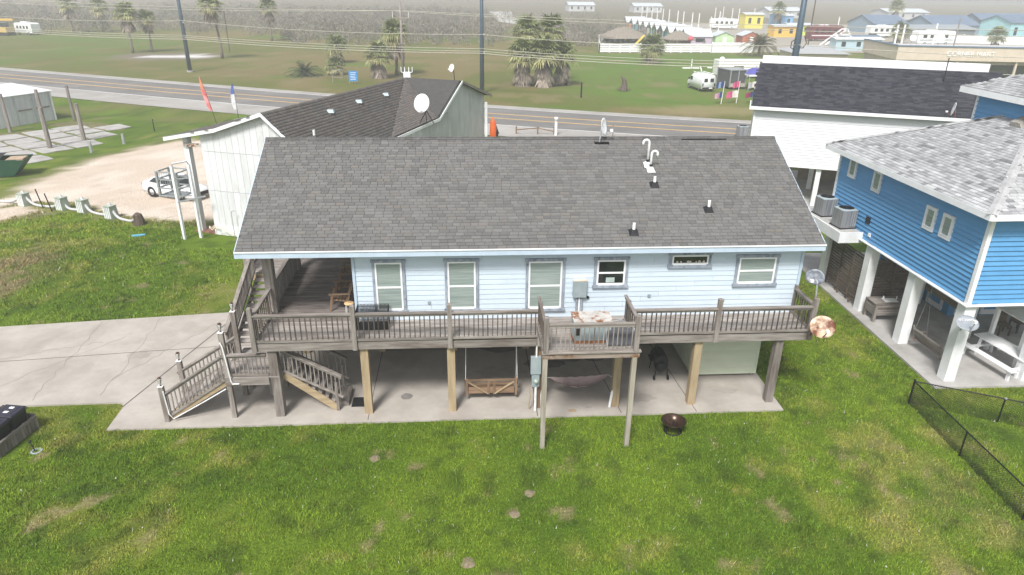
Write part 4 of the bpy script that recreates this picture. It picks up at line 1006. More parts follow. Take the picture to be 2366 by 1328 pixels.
# external lift cage and stair poles
lf = thing('cargo_lift', 'grey metal cargo lift cage on tall legs at the corner of the white shop', 'lift', S0+su*-.75+n19*.45+Vector((0,0,GZ)), -a19)
fm = M['galv']
c0 = (-1.75,-.35); 
for x, y in ((-1.75,-.5),(-.45,-.5),(-1.75,.5),(-.45,.5)): MB().box(x-.06,x+.06,y-.06,y+.06,2.3,3.75).build('cage_post', fm, lf)
for z in (2.35, 2.8, 3.3, 3.72):
    for a, b in (((-1.75,-.5),(-.45,-.5)),((-1.75,.5),(-.45,.5)),((-1.75,-.5),(-1.75,.5)),((-.45,-.5),(-.45,.5))): MB().beam((*a,z),(*b,z),.07,.07).build('cage_rail', fm, lf)
MB().box(-1.72,-.48,-.47,.47,2.3,2.34).build('cage_floor', M['galv'], lf)
grid(MB(), (-1.72,-.5,2.36), (1.24,0,0), (0,0,1.35), 8, 6, .012).build('cage_mesh', fm, lf)
for x, y, z in ((-.35,-.85,4.2),(.35,-.35,4.25)): MB().box(x-.07,x+.07,y-.07,y+.07,0,z).build('mast', M['white2'], lf)
MB().path([(-.35,-.85,4.2),(-.3,-.8,4.35),(.3,-.4,4.45),(.35,-.35,4.25)], .05, 8).build('top_beam', M['galv'], lf)
for z in (2.5, 3.0, 3.5): MB().beam((-.35,-.85,z),(.35,-.35,z),.05,.06).build('rung', M['galv'], lf)
MB().beam((-.35,-.9,2.2),(.95,-.15,2.45),.08,.08).build('side_arm', M['galv'], lf)
hs_ = thing('coiled_hose', 'cream garden hose heaped by the base of the white shop', 'hose', S0+su*.5+n19*.3+Vector((0,0,GZ)))
MB().path([(.1*math.cos(t)*(2+.2*math.sin(3*t))-.3, .1*math.sin(t)*2-.05, .55+.06*math.sin(5*t)) for t in np.linspace(0, 12, 40)]+[(.2,-.1,.5),(.7,-.3,.25),(1.1,-.4,.1)], .03, 6).build('hose', mat('cream_hose',(.62,.55,.42),rough=.6), hs_)
tag(MB().path([(0,0,0),(0,0,1.5),(.05,0,1.65),(.15,-.02,1.68),(.22,-.03,1.6)], .018, 6).build('standpipe', M['galv'], loc=S0+su*1.55+n19*.4+Vector((0,0,GZ))), 'thin hooked grey pipe standing at the white shop wall', 'pipe')
kz = thing('kayak', 'orange kayak hung on the rear corner of the shop', 'kayak', RR+gn*.15+Vector((.1,-.3,-4.1)))
MB().path([(0,0,0),(.1,0,.5),(.12,0,1.2),(.05,0,2.0),(0,0,2.35)], [.03,.26,.32,.22,.03], 12).build('hull', mat('orange_plastic',(.62,.12,.03),rough=.4), kz, smooth=True)
MB().path([(.32,-.12,.7),(.36,-.12,1.2),(.3,-.1,1.7)], [.04,.17,.04], 10).build('cockpit', M['black'], kz, smooth=True)

# ================================================================ BLUE HOUSE AT THE RIGHT
bl = thing('blue_house', 'bright blue stilt house with light grey hipped roof at the right', 'house', (17.9,1.6,0), math.radians(.6))
M['blue'] = mat('bright_blue_siding', (.095,.285,.53), (.115,.325,.58), .5, 2, (1,.4,1), objvar=.035, bump=.04)
M['bluecore'] = mat('blue_wall_core', (.03,.10,.20), rough=.7)
BZ0, BZ1, BD, BWD = 3.2, 6.55, 9.95, 10.0
MB().box(.06, BWD, .06, BD, BZ0, BZ1).build('wall_core', M['bluecore'], bl)
lw = MB().box(.03,.06,.06,BD-.06,BZ0,BZ1).build('side_wall', M['bluecore'], bl)
fwl = MB().box(.06,BWD,.03,.06,BZ0,BZ1).build('front_wall', M['bluecore'], bl)
z = BZ0; e = .182
while z < BZ1-.02:
    MB().add([(-.05,.08,z),(-.05,BD-.08,z),(.008,BD-.08,z+e+.015),(.008,.08,z+e+.015),(.04,.08,z),(.04,BD-.08,z),(.04,BD-.08,z+e+.015),(.04,.08,z+e+.015)],
             [(0,3,2,1),(4,5,6,7),(0,1,5,4),(3,7,6,2),(0,4,7,3),(1,2,6,5)]).build('siding_board', M['blue'], lw)
    MB().add([(.08,-.05,z),(BWD,-.05,z),(BWD,.008,z+e+.015),(.08,.008,z+e+.015),(.08,.04,z),(BWD,.04,z),(BWD,.04,z+e+.015),(.08,.04,z+e+.015)],
             [(0,1,2,3),(4,7,6,5),(0,4,5,1),(3,2,6,7),(0,3,7,4),(1,5,6,2)]).build('siding_board', M['blue'], fwl)
    z += e
MB().box(-.07,.09,-.07,.09,BZ0-.05,BZ1).build('corner_trim', M['white2'], bl)
MB().box(-.07,.06,BD-.09,BD+.04,BZ0-.05,BZ1).build('corner_trim', M['white2'], bl)
BE = 6.68; ov = .55; sl2 = .45; hb = (BD+2*ov)/2
e0, e1, e2, e3 = (-ov,-ov,BE), (BWD+ov,-ov,BE), (BWD+ov,BD+ov,BE), (-ov,BD+ov,BE)
apx = (-ov+hb, BD/2, BE+sl2*hb); apr = (BWD+ov-hb, BD/2, BE+sl2*hb)
brf = MB()
for pts in ((e0, apx, e3), (e0, e1, apr, apx), (e2, e3, apx, apr), (e1, e2, apr)): brf.slab(list(pts), .06)
brf = brf.build('roof', M['sheath'], bl); fixn(brf.data)
TL = [((.40,.405,.415), 5), ((.345,.348,.357), 4), ((.28,.282,.29), 1.8), ((.46,.465,.47), 2), ((.21,.213,.22), .6)]
LSM = [mat('light_grey_shingle', tuple(x*.92 for x in c), tuple(x*1.08 for x in c), .95, 30, spec=.1, objvar=.06) for c, _ in TL]
plane_shingles(brf, (e0, apx, e3), e3, e0, TL, .15, .28, 11, 220, LSM, .02)
plane_shingles(brf, (e0, e1, apr, apx), e0, e1, TL, .15, .28, 12, 80, LSM, .02)
plane_shingles(brf, (e2, e3, apx, apr), e2, e3, TL, .33, .7, 13, 0, LSM, .02)
hc = MB().add([(0,-.16,-.03),(.36,-.16,-.03),(.36,0,.035),(0,0,.03),(.36,.16,-.03),(0,.16,-.03)], [(0,1,2,3),(3,2,4,5),(0,3,5)]).mesh('hip_cap'); hc.materials.append(mat('hip_cap_shingle',(.34,.34,.345),(.42,.42,.425),.95,8,objvar=.08))
for A, B in ((e0, apx), (e3, apx)):
    A = Vector(A); B = Vector(B); d = (B-A); Ln = d.length; d.normalize(); r = d.cross(Vector((0,0,1))).normalized(); u_ = r.cross(d)
    R = Matrix((d, -r, u_)).transposed().to_4x4(); k = 0
    while k*.3 < Ln-.3:
        o = bpy.data.objects.new('hip_cap', hc); COL.objects.link(o); o.parent = brf; o.matrix_local = Matrix.Translation(A+d*(k*.3)+u_*(.03+.003*(k % 2))) @ R; k += 1
for a, b, nn in ((e0, e3, (-1,0,0)), (e0, e1, (0,-1,0))):
    a = Vector(a)+Vector((0,0,.01)); b = Vector(b)+Vector((0,0,.01)); MB().wallp([a, b, b-Vector((0,0,.22)), a-Vector((0,0,.22))], nn, .04).build('fascia', M['white2'], bl)
MB().box(-ov+.01,.05,-ov+.01,BD+ov-.01,BE-.21,BE-.19).box(.05,BWD+ov,-ov+.01,.05,BE-.21,BE-.19).build('soffit', M['white2'], bl)
def bwin(y, z, w=.62, h=.92):
    wo = MB().box(-.095,0,y-w/2,y-w/2+.12,z-h/2,z+h/2).box(-.095,0,y+w/2-.12,y+w/2,z-h/2,z+h/2).box(-.095,0,y-w/2+.12,y+w/2-.12,z+h/2-.12,z+h/2).box(-.095,0,y-w/2+.12,y+w/2-.12,z-h/2,z-h/2+.14).build('window', M['white2'], bl)
    MB().box(-.065,0,y-w/2+.12,y+w/2-.12,z-h/2+.14,z+h/2-.12).build('pane', M['blind'], wo)
    MB().box(-.11,-.07,y-w/2+.12,y+w/2-.12,z-h/2+.12,z-h/2+.15).build('sill', M['white2'], wo)
for y, z in ((8.75,5.95),(6.75,5.85),(2.95,5.42),(1.95,5.42)): bwin(y, z)
MB().box(-.08,.0,6.62,6.92,3.95,4.22).build('wall_louvre', M['black'], bl)
MB().box(-.09,.0,6.35,6.5,3.45,3.6).build('outlet_cover', M['white'], bl)
rvx = MB().frus(-.3,.3,-.3,.3,0,-.25,.25,-.2,.3,.2).build('roof_vent', mat('weathered_vent',(.22,.20,.18),(.38,.36,.33),.7,6), brf)
rvx.location = (3.9, 3.3+1.2, BE+sl2*4.4+.02); rvx.rotation_euler = (0, -math.atan(sl2), 0)
# tower storey
tw_ = MB().box(4.12, 9.5, -.4, 7.5, 7.2, 9.72).build('tower', M['bluecore'], bl)
z = 8.0
while z < 9.7:
    MB().add([(4.03,-.35,z),(4.03,7.45,z),(4.085,7.45,z+.2),(4.085,-.35,z+.2),(4.13,-.35,z),(4.13,7.45,z),(4.13,7.45,z+.2),(4.13,-.35,z+.2)],
             [(0,3,2,1),(4,5,6,7),(0,1,5,4),(3,7,6,2),(0,4,7,3),(1,2,6,5)]).build('siding_board', M['blue'], tw_); z += .182
MB().box(4.04,4.14,7.4,7.54,7.6,9.72).build('corner_trim', M['white2'], tw_)
t0, t1, t2, t3, ta, tb = (3.6,-.95,9.68), (10,-.95,9.68), (10,8.05,9.68), (3.6,8.05,9.68), (6.8,2.25,11.1), (6.8,4.85,11.1)
trf = MB()
for pts in ((t0, ta, tb, t3), (t0, t1, ta), (t2, t3, tb), (t1, t2, tb, ta)): trf.slab(list(pts), .06)
trf = trf.build('tower_roof', M['sheath'], bl); fixn(trf.data)
plane_shingles(trf, (t0, ta, tb, t3), t3, t0, TL, .15, .28, 15, 0, LSM, .02); plane_shingles(trf, (t2, t3, tb), t2, t3, TL, .15, .28, 16, 0, LSM, .02)
MB().wallp([Vector(t0), Vector(t3), Vector(t3)-Vector((0,0,.24)), Vector(t0)-Vector((0,0,.24))], (-1,0,0), .04).build('fascia', M['white2'], trf)
# pilings boxed in white
for x, y in ((.15,.15),(.15,3.1),(.15,6.2),(.15,9.65),(3.1,.0),(6.2,.15),(3.1,3.4),(3.1,6.8)):
    w = .21
    MB().frus(x-w,x+w,y-w,y+w,-.03,x-w,x+w,y-w,y+w,BZ0-.02).build('piling', M['white2'], bl)
MB().box(-.2,BWD,-.2,BD,BZ0-.06,BZ0-.02).build('underside', M['white2'], bl)
MB().box(-.03,.03,3.3,6.0,2.25,2.55).build('cross_beam', M['dark_y'], bl).location = (.9,-2.6,0)
# equipment shelf
eq = MB().box(-1.05,.0,7.0,11.1,3.18,3.42).build('equipment_shelf', mat('grey_shelf_floor',(.42,.41,.39),rough=.8), bl)
MB().box(-1.12,.0,6.92,6.998,2.98,3.46).box(-1.12,-1.052,7.0,11.1,2.98,3.46).build('apron', M['white2'], eq)
bs_ = tag(MB().slab([(17.25,1.15,0),(32,1.0,0),(32,15,0),(17.6,15,0)], .2).build('neighbour_slab', M['concrete2']), kind='structure')

def condenser(x, y, z, label, grp, s=1.0):
    c = thing('condenser_unit', label, 'air conditioner', (x,y,z), .1, grp)
    w = .40*s; n = 6; o = []
    rr = .10*s
    for cx, cy_, a0 in ((w-rr,w-rr,0),(-w+rr,w-rr,90),(-w+rr,-w+rr,180),(w-rr,-w+rr,270)):
        for k in range(4): t = math.radians(a0+k*30); o.append((cx+rr*math.cos(t), cy_+rr*math.sin(t)))
    m_ = len(o); hgt = .85*s
    V = [(p[0],p[1],.05) for p in o]+[(p[0],p[1],hgt) for p in o]
    MB().add(V, [(i,(i+1) % m_,m_+(i+1) % m_,m_+i) for i in range(m_)]+[tuple(range(m_))[::-1]]).build('casing', mat('louvred_steel',(.19,.195,.205),(.33,.335,.345),.5,14,(1,1,.05),metal=.3), c)
    MB().box(-w-.03,w+.03,-w-.03,w+.03,0,.05).build('base', M['black'], c)
    ri = .33*s
    V = [(p[0],p[1],hgt) for p in o]+[(ri*math.cos(2*math.pi*i/m_+.2), ri*math.sin(2*math.pi*i/m_+.2), hgt+.05) for i in range(m_)]
    MB().add(V, [(i,(i+1) % m_,m_+(i+1) % m_,m_+i) for i in range(m_)]).build('top_cover', M['greymetal'], c)
    g = MB().lathe([(ri,hgt+.045),(ri*.5,hgt-.05),(.001,hgt-.06)], 16).build('fan_well', M['black'], c)
    gr = MB()
    for k in range(8): t = math.pi*k/8; gr.beam((ri*math.cos(t),ri*math.sin(t),hgt+.055),(-ri*math.cos(t),-ri*math.sin(t),hgt+.055),.012,.012)
    gr.build('guard', M['blackmetal'], c)
    for k in range(3): MB().box(.05+k*.11*s,.085+k*.11*s,-w-.02,-w-.002,.12,hgt-.05).build('corner_post', M['galv'], c)
    MB().box(w-.01,w+.04,-w*.3,-w*.05,hgt*.55,hgt*.8).build('valve_cover', M['white'], c)
    return c
condenser(17.38,11.35,3.42,'grey air conditioner condenser farther back on the blue house shelf','condensers on the blue house shelf')
condenser(17.38,9.55,3.42,'grey air conditioner condenser nearer the front on the blue house shelf','condensers on the blue house shelf')
# ---------------------------------------------------------------- under the blue house
def slats(parent, a, b, z0, z1, n, mt, name='slat', tilt=.06, t=.02):
    a = Vector(a); b = Vector(b); h = (z1-z0)/n
    for k in range(n):
        z = z0+k*h+h*.5; MB().beam(a+Vector((0,0,z)), b+Vector((0,0,z)), t, h*.80).build(name, mt, parent)
sh = thing('shower_stall', 'dark slatted timber shower stall beneath the blue house', 'shower stall', (17.95,0,0))
slats(sh, (0,7.95,0), (0,11.0,0), .3, 2.35, 15, M['dark_y'])
for y in (8.0, 9.0, 10.0, 10.95): MB().box(-.05,-.012,y-.05,y+.05,.02,2.4).build('post', M['dark_z'], sh)
for za, zb in ((2.41,2.5), (.2,.29)): MB().box(-.075,-.052,7.95,11,za,zb).build('rail', M['dark_y'], sh)
slats(sh, (.1,7.9,0), (2.6,7.9,0), .3, 2.35, 15, M['dark_x'])
for x in (.12,1.3,2.55): MB().box(x-.05,x+.05,7.85,7.885,.02,2.4).build('post', M['dark_z'], sh)
slats(sh, (2.6,8.0,0), (2.6,11.0,0), .3, 2.35, 12, M['dark_y'])
for y in (8.6, 9.7): MB().box(-.12,-.03,y-.03,y+.03,0,.2).build('foot', M['dark_z'], sh)
sk = thing('sink_bench', 'weathered timber outdoor sink bench under the blue house', 'bench', (17.85,6.5,0))
MB().box(0,1.55,0,.85,.80,.85).build('top', M['wood_x'], sk)
o = MB().box(.55,1.15,.22,.62,.852,.862).build('basin', M['white'], sk)
MB().path([(.7,.68,.85),(.7,.68,1.12),(.7,.6,1.2),(.7,.5,1.16)], .02, 6).build('tap', M['black'], sk)
for x, y in ((.06,.06),(1.49,.06),(.06,.79),(1.49,.79)): MB().box(x-.06,x+.06,y-.06,y+.06,0,.80).build('leg', M['wood_z'], sk)
slats(sk, (.12,.03,0), (1.43,.03,0), .30, .78, 5, M['wood_x']); slats(sk, (.03,.12,0), (.03,.75,0), .30, .78, 5, M['wood_y'])
tag(MB().lathe([(.001,.0),(.045,.0),(.045,.13),(.02,.16),(.02,.2),(.001,.2)], 10).build('soap_bottle', M['white'], loc=(18.40,6.95,.853), smooth=True), 'white pump bottle standing behind the outdoor sink', 'bottle')
tag(MB().lathe([(.001,.0),(.03,.0),(.03,.12),(.015,.15),(.001,.15)], 10).build('soap_bottle', M['white'], loc=(19.05,7.0,.853), smooth=True), 'small white bottle right of the outdoor sink basin', 'bottle')
s2 = thing('porch_swing', 'weathered slatted bench swing hanging under the blue house', 'swing', (18.45,3.3,0), math.radians(92))
for k in range(5): MB().box(-.85,.85,-.28+k*.11,-.19+k*.11,.45,.475).build('seat_slat', M['wood_x'], s2)
for k in range(5): MB().beam((-.85,.24+k*.035,.52+k*.1),(.85,.24+k*.035,.52+k*.1),.02,.085).build('back_slat', M['wood_x'], s2)
for s_ in (-1, 1):
    MB().box(s_*.84-.035,s_*.84+.035,-.3,.32,.40,.45).build('seat_bearer', M['brown_y'], s2)
    MB().box(s_*.86-.04,s_*.86+.04,-.34,.32,.70,.73).build('arm', M['wood_y'], s2)
    MB().beam((s_*.84,.24,.42),(s_*.84,.4,1.05),.05,.05).build('back_post', M['wood_z'], s2)
    MB().box(s_*.86-.025,s_*.86+.025,-.3,-.25,.45,.7).build('arm_post', M['wood_z'], s2)
    MB().tube((s_*.86,-.27,.72),(s_*.84,.05,2.6),.007,n=5).tube((s_*.86,.3,.72),(s_*.84,.05,2.6),.007,n=5).tube((s_*.84,.05,2.6),(s_*.84,.05,3.12),.007,n=5).build('chain', M['galv'], s2)
pt = thing('picnic_table', 'white painted picnic table with attached benches under the blue house', 'picnic table', (21.0,2.65,0), math.radians(98))
for k in range(5): MB().box(-1.25,1.25,-.38+k*.155,-.235+k*.155,.72,.76).build('top_board', M['white2'], pt)
for s_ in (-1, 1):
    for k in range(2): MB().box(-1.25,1.25,s_*.86-.15+k*.155,s_*.86-.005+k*.155,.42,.46).build('bench_board', M['white2'], pt)
    MB().box(s_*.95-.05,s_*.95+.05,-.95,.95,.34,.415).build('cross_beam', M['white2'], pt)
    MB().box(s_*.95-.05,s_*.95+.05,-.3,.3,.64,.715).build('top_beam', M['white2'], pt)
    for q in (-1, 1):
        MB().beam((s_*.95,q*.30,.7),(s_*.95,q*.38,.0),.09,.06).build('leg', M['white2'], pt)
        MB().box(s_*1.05-.05,s_*1.05+.05,q*.86-.05,q*.86+.05,0,.415).build('bench_leg', M['white2'], pt)
tb2 = thing('cleaning_table', 'tall white table with broad overhanging top beneath the blue house', 'table', (22.4,3.2,0), .05)
for k in range(6): MB().box(-1.3,1.6,-.9+k*.3,-.61+k*.3,1.9,1.95).build('top_board', M['white2'], tb2)
for x, y in ((-1.15,-.75),(1.4,-.75),(-1.15,.75),(1.4,.75)): MB().box(x-.07,x+.07,y-.07,y+.07,0,1.9).build('leg', M['white2'], tb2)
d5 = dish('satellite_dish','grey lettered satellite dish on the front piling of the blue house',(17.55,.95,2.72),(-.05,-.55,.72),.80,.62,M['dish_grey'],(17.78,1.42,2.2))
tx = text('lettering', 'DIRECTV', .13, M['white'], d5, (0,0,0), (0,0,0), .002)
_f = Vector((-.05,-.55,.72)).normalized(); _x = _f.cross(Vector((0,0,1))).normalized(); _y = _x.cross(_f)
tx.matrix_local = Matrix.Translation(Vector((17.55-17.78,.95-1.42,.52))+_f*.045+_y*.12-_x*.0) @ Matrix((_x*-1*-1, _y, _f)).transposed().to_4x4()
wd_ = thing('ground_room', 'blue walled store room with white doors under the blue house', 'store room', (21.6,7.0,0))
MB().box(0,5,0,6,0,3.1).build('wall', M['blue'], wd_)
for x in (.3, 1.5):
    d_ = MB().box(x,x+1.0,-.05,0,.05,2.1).build('door', M['white2'], wd_); MB().box(x+.15,x+.85,-.06,-.05,.3,1.9).build('door_panel', M['blue'], d_)
for y in (.4, 1.8):
    d_ = MB().box(-.05,0,y,y+1.1,.05,2.1).build('door', M['white2'], wd_); MB().box(-.06,-.05,y+.15,y+.95,.3,1.9).build('door_panel', M['blue'], d_)
for i, (x, y) in enumerate(((22.8,5.2),(23.7,5.4))):
    c = thing('wooden_chair', ('dark wooden chair behind the picnic table, left of the pair','dark wooden chair behind the picnic table, right of the pair')[i], 'chair', (x,y,0), .2*i-.1, 'dark chairs behind the picnic table')
    MB().box(-.25,.25,-.25,.25,.42,.46).build('seat', M['dark_x'], c); MB().box(-.25,.25,.22,.26,.46,1.0).build('backrest', M['dark_x'], c)
    for a, b in ((-.22,-.22),(.22,-.22),(-.22,.22),(.22,.22)): MB().box(a-.03,a+.03,b-.03,b+.03,0,.42).build('leg', M['dark_z'], c)

# ================================================================ WHITE HOUSE BEHIND
a15 = math.radians(22); wu = Vector((math.cos(a15), -math.sin(a15), 0)); wv = Vector((math.sin(a15), math.cos(a15), 0)); W0 = Vector((22.57,24.02,0))
wh = thing('white_house', 'white stilt house with black shingle roof behind the blue house', 'house', W0+Vector((0,0,0)), -a15)
M['whsid'] = mat('white_vinyl_siding', (.70,.71,.73), (.76,.77,.79), .5, 2, (.3,1,1), objvar=.015)
M['whcore'] = mat('white_wall_core', (.50,.51,.53), rough=.6)
X0, X1, HD = -3.72, 10.6, 8.2
wc = MB().box(X0, X1, .04, HD, 2.6, 6.35).build('wall', M['whcore'], wh)
z = 2.62
while z < 6.25:
    MB().add([(X0,-.022,z),(X1,-.022,z),(X1,.004,z+.2),(X0,.004,z+.2),(X0,.04,z),(X1,.04,z),(X1,.04,z+.2),(X0,.04,z+.2)], [(0,1,2,3),(4,7,6,5),(0,4,5,1),(3,2,6,7),(0,3,7,4),(1,5,6,2)]).build('siding_board', M['whsid'], wc); z += .18
MB().box(X0-.03,X0+.1,-.07,.05,2.55,6.3).build('corner_trim', M['white'], wh)
MB().box(X0,X1,-.08,HD,2.52,2.6).build('floor_edge', M['white'], wh)
WE, WRd = 6.33, 4.3
E0, E1, Q0, Q1, B0, B1 = (X0-.25,-.4,WE), (X1+.3,-.4,WE), (X0-.05,WRd,8.68), (X1+.2,WRd,8.68), (X0-.0,WRd*2+.4,WE), (X1+.3,WRd*2+.4,WE)
wr_ = MB().slab([E0,E1,Q1,Q0], .1).slab([Q0,Q1,B1,B0], .1).build('roof', M['sheath'], wh); fixn(wr_.data)
TK = [((.040,.041,.052), 4), ((.054,.055,.066), 3), ((.030,.031,.040), 2.5)]
BKM = [mat('black_shingle', c, rough=.95, spec=.1) for c, _ in TK]
plane_shingles(wr_, (E0,E1,Q1,Q0), E0, E1, TK, .17, .4, 21, 0, BKM, .02)
MB().box(X0-.32,X1+.32,-.46,-.4,WE-.18,WE+.02).build('fascia', M['white'], wh)
MB().box(X0-.36,X0-.3,-.4,.2,WE-.2,WE+.3).build('bargeboard_end', M['white'], wh)
MB().box(X0+.1,X1-.5,WRd-.12,WRd+.12,8.6,9.12).build('ridge_parapet', M['white'], wh)
for k in range(5):
    for yy in (.25, 4.6, 9.1): MB().box(-2.9+k*3.6,-2.6+k*3.6,yy-.15,yy+.15,-.05,2.52).build('piling', M['white2'], wh)
MB().box(7.4,7.45,3.0,3.05,7.8,9.5).build('vent_mast', M['blackmetal'], wh)
dish('satellite_dish','white dish edge-on at the eave of the black roof',W0+wu*7.6-wv*.35+Vector((0,0,6.85)),(-.80,.35,.15),.6,.8,M['dish_white'],tuple(W0+wu*7.75-wv*.3+Vector((0,0,6.35))), mtb=M['rust'])
tag(MB().slab([tuple(W0+wu*-4.5-wv*1+Vector((0,0,-.02))), tuple(W0+wu*13-wv*1+Vector((0,0,-.02))), tuple(W0+wu*13+wv*10.2+Vector((0,0,-.02))), tuple(W0+wu*-4.5+wv*10.2+Vector((0,0,-.02)))], .1).build('neighbour_slab', M['concrete2']), kind='structure')
MB().box(.2,7,7.5,7.7,0,2.5).build('ground_wall', mat('tan_wall',(.30,.24,.17),rough=.8), wh)
condenser(27.3,46.9,GZ,'dark air conditioner condenser beside the road left of the white house',None,1.2)
# ================================================================ PALMS
M['frond'] = attr_mat('palm_fronds', 'tone', .7, 0, 4, .2, (.8, 1.2))
M['trunk'] = mat('palm_trunk', (.13,.105,.085), (.24,.205,.17), .95, 6, (1,1,2.5), bump=.5)
def fan_crown(rd_, R, n, z0, drop=.0, dead=False):
    V = []; F = []; Cl = []
    for k in range(n):
        az = k*2.39996+rd_.uniform(-.3,.3)
        el = rd_.uniform(-1.42, -1.02) if dead else 1.35-1.95*((k+.5)/n)**.85+rd_.uniform(-.12,.12)
        d = Vector((math.cos(az)*math.cos(el), math.sin(az)*math.cos(el), math.sin(el)))
        pl = R*(rd_.uniform(.10,.2) if dead else rd_.uniform(.36,.5)); base = Vector((0,0,z0 - (rd_.uniform(0,drop) if dead else rd_.uniform(-.1,.1)*R)))
        if dead: base += Vector((math.cos(az), math.sin(az), 0))*.12*R
        hub = base+d*pl
        side = d.cross(Vector((0,0,1))); side = side.normalized() if side.length > .05 else Vector((1,0,0)); nrm_ = side.cross(d).normalized()
        if dead: c0 = Vector((.34,.285,.235))*rd_.uniform(.4,1.25)
        else:
            t = k/n; c0 = Vector((.17,.205,.08)).lerp(Vector((.36,.32,.165)), min(1, max(0, t-.5)*1.5+rd_.uniform(0,.12)))*rd_.uniform(.7,1.3)
        q = len(V); w = .028*R; V += [base-side*w, base+side*w, hub+side*w*.6, hub-side*w*.6]; F += [(q,q+1,q+2),(q,q+2,q+3)]; Cl += [c0*.8]*4
        m_ = 7 if dead else 12
        for j in range(m_):
            a = (j/(m_-1)-.5)*2*(.42 if dead else 1.35); ll = R*(.85 if dead else .66)*(1-.2*abs(a)/1.4)*rd_.uniform(.8,1.12)
            ld = (d*math.cos(a)+side*math.sin(a)).normalized(); ws = ll*(.05 if dead else .062)
            wv_ = ld.cross(nrm_).normalized()*ws
            mid = hub+ld*ll*.55+nrm_*(.04*R); tip = hub+ld*ll-Vector((0,0,ll*(0 if dead else rd_.uniform(.1,.4))))
            q = len(V); V += [hub, mid-wv_, mid+wv_, tip]; F += [(q,q+1,q+2),(q+1,q+3,q+2)]
            c = c0*rd_.uniform(.7,1.3); Cl += [c*.8, c, c, c*1.2]
    return V, F, Cl
def palm(x, y, h, R, label, n=42, skirt=18, seed=0, tr=.22, lean=.0, group='fan palms in the field', skirt_len=1.2):
    rd_ = random.Random(seed+int(x*7)); p = thing('palm_tree', label, 'palm tree', (x,y,GZ), rd_.uniform(0,6), group)
    zt = max(.4, h-R*.75)
    pts = [(lean*zt*t*t*.3+.06*math.sin(5*t+x), .05*math.cos(4*t+y), zt*t) for t in np.linspace(0,1,7)]
    MB().path(pts, [tr*1.5, tr*1.1, tr, tr*.95, tr*.9, tr*.95, tr*1.1], 9).build('trunk', M['trunk'], p, smooth=True)
    top = Vector(pts[-1])
    V, F, C_ = fan_crown(rd_, R, n, 0); me = np_mesh('crown', np.array([tuple(v+top) for v in V]), np.array(F)); setcol(me, 'tone', np.array([tuple(c) for c in C_])); put('crown', me, M['frond'], p)
    if skirt:
        V, F, C_ = fan_crown(rd_, R*.9, int(skirt*1.6), -.05*R, drop=skirt_len*R*.42, dead=True); me = np_mesh('dead_fronds', np.array([tuple(v+top) for v in V]), np.array(F)); setcol(me, 'tone', np.array([tuple(c) for c in C_])); put('dead_fronds', me, M['frond'], p)
    return p
palm(-64.9,129.3,9.2,2.7,'tall fan palm on the left of the white pad in the field', seed=1, skirt=20)
palm(-62.0,131.5,7.8,2.2,'shorter fan palm just behind the tall palm left of the white pad', seed=2, n=30, skirt=14)
palm(-44.5,119.3,11.2,2.6,'tallest fan palm with leaning trunk right of the blue steel pole', seed=3, skirt=26, lean=-.5)
palm(-45.6,160.6,9.6,2.7,'hazy grey fan palm standing alone before the scrub', seed=4, skirt=22)
palm(-19.9,95.5,2.6,2.0,'low trunkless fan palm left of the blue sign', seed=5, n=34, skirt=8)
palm(-22.3,113.0,4.6,2.6,'short fan palm with thick dead skirt behind the low palms', seed=6, skirt=30, skirt_len=1.6)
palm(-12.7,91.3,5.2,2.5,'skirted fan palm left of the wooden power pole', seed=7, skirt=34, skirt_len=2.0)
palm(-10.2,94.5,8.3,2.7,'taller fan palm directly behind the wooden power pole', seed=8, skirt=30, skirt_len=1.6)
for x, y, h, R, lb, sk, se in ((8.6,82.5,6.4,2.8,'left front palm of the dense palm cluster beyond the road',46,11),(11.6,82.0,6.6,2.9,'middle front palm of the dense palm cluster, widest dead skirt',52,12),(14.4,83.6,6.0,2.5,'right front palm of the dense palm cluster',34,13),
                       (9.4,87,9.2,2.7,'left tall palm at the back of the dense palm cluster',24,14),(13.0,87.5,9.4,2.8,'right tall palm at the back of the dense palm cluster',24,15)):
    palm(x, y, h, R, lb, seed=se, skirt=sk, skirt_len=2.6, tr=.3, group='dense palm cluster')
palm(35.6,115.3,4.9,3.0,'lone drooping palm on the green lot before the white fence', seed=16, n=60, skirt=22, skirt_len=.8, group='palms right of the road')
palm(115.7,167.5,5.2,3.0,'fan palm beside the motorhome behind the mart roof', seed=17, n=40, skirt=6, group='palms right of the road')
palm(137,160,4.6,3.0,'fan palm behind the right half of the mart roof', seed=18, n=36, skirt=4, group='palms right of the road')
palm(110,232,8.5,3.2,'hazy palm behind the steel pole at the right', seed=19, n=36, skirt=8, group='palms right of the road')
palm(160,245,9.5,3.4,'hazy palm before the far blue roofs', seed=20, n=36, skirt=6, group='palms right of the road')
palm(-104,186,9.5,3.2,'faint left palm of the hazy pair at the far left', seed=21, n=30, skirt=10)
palm(-98,190,8.6,3.0,'faint right palm of the hazy pair at the far left', seed=22, n=30, skirt=10)
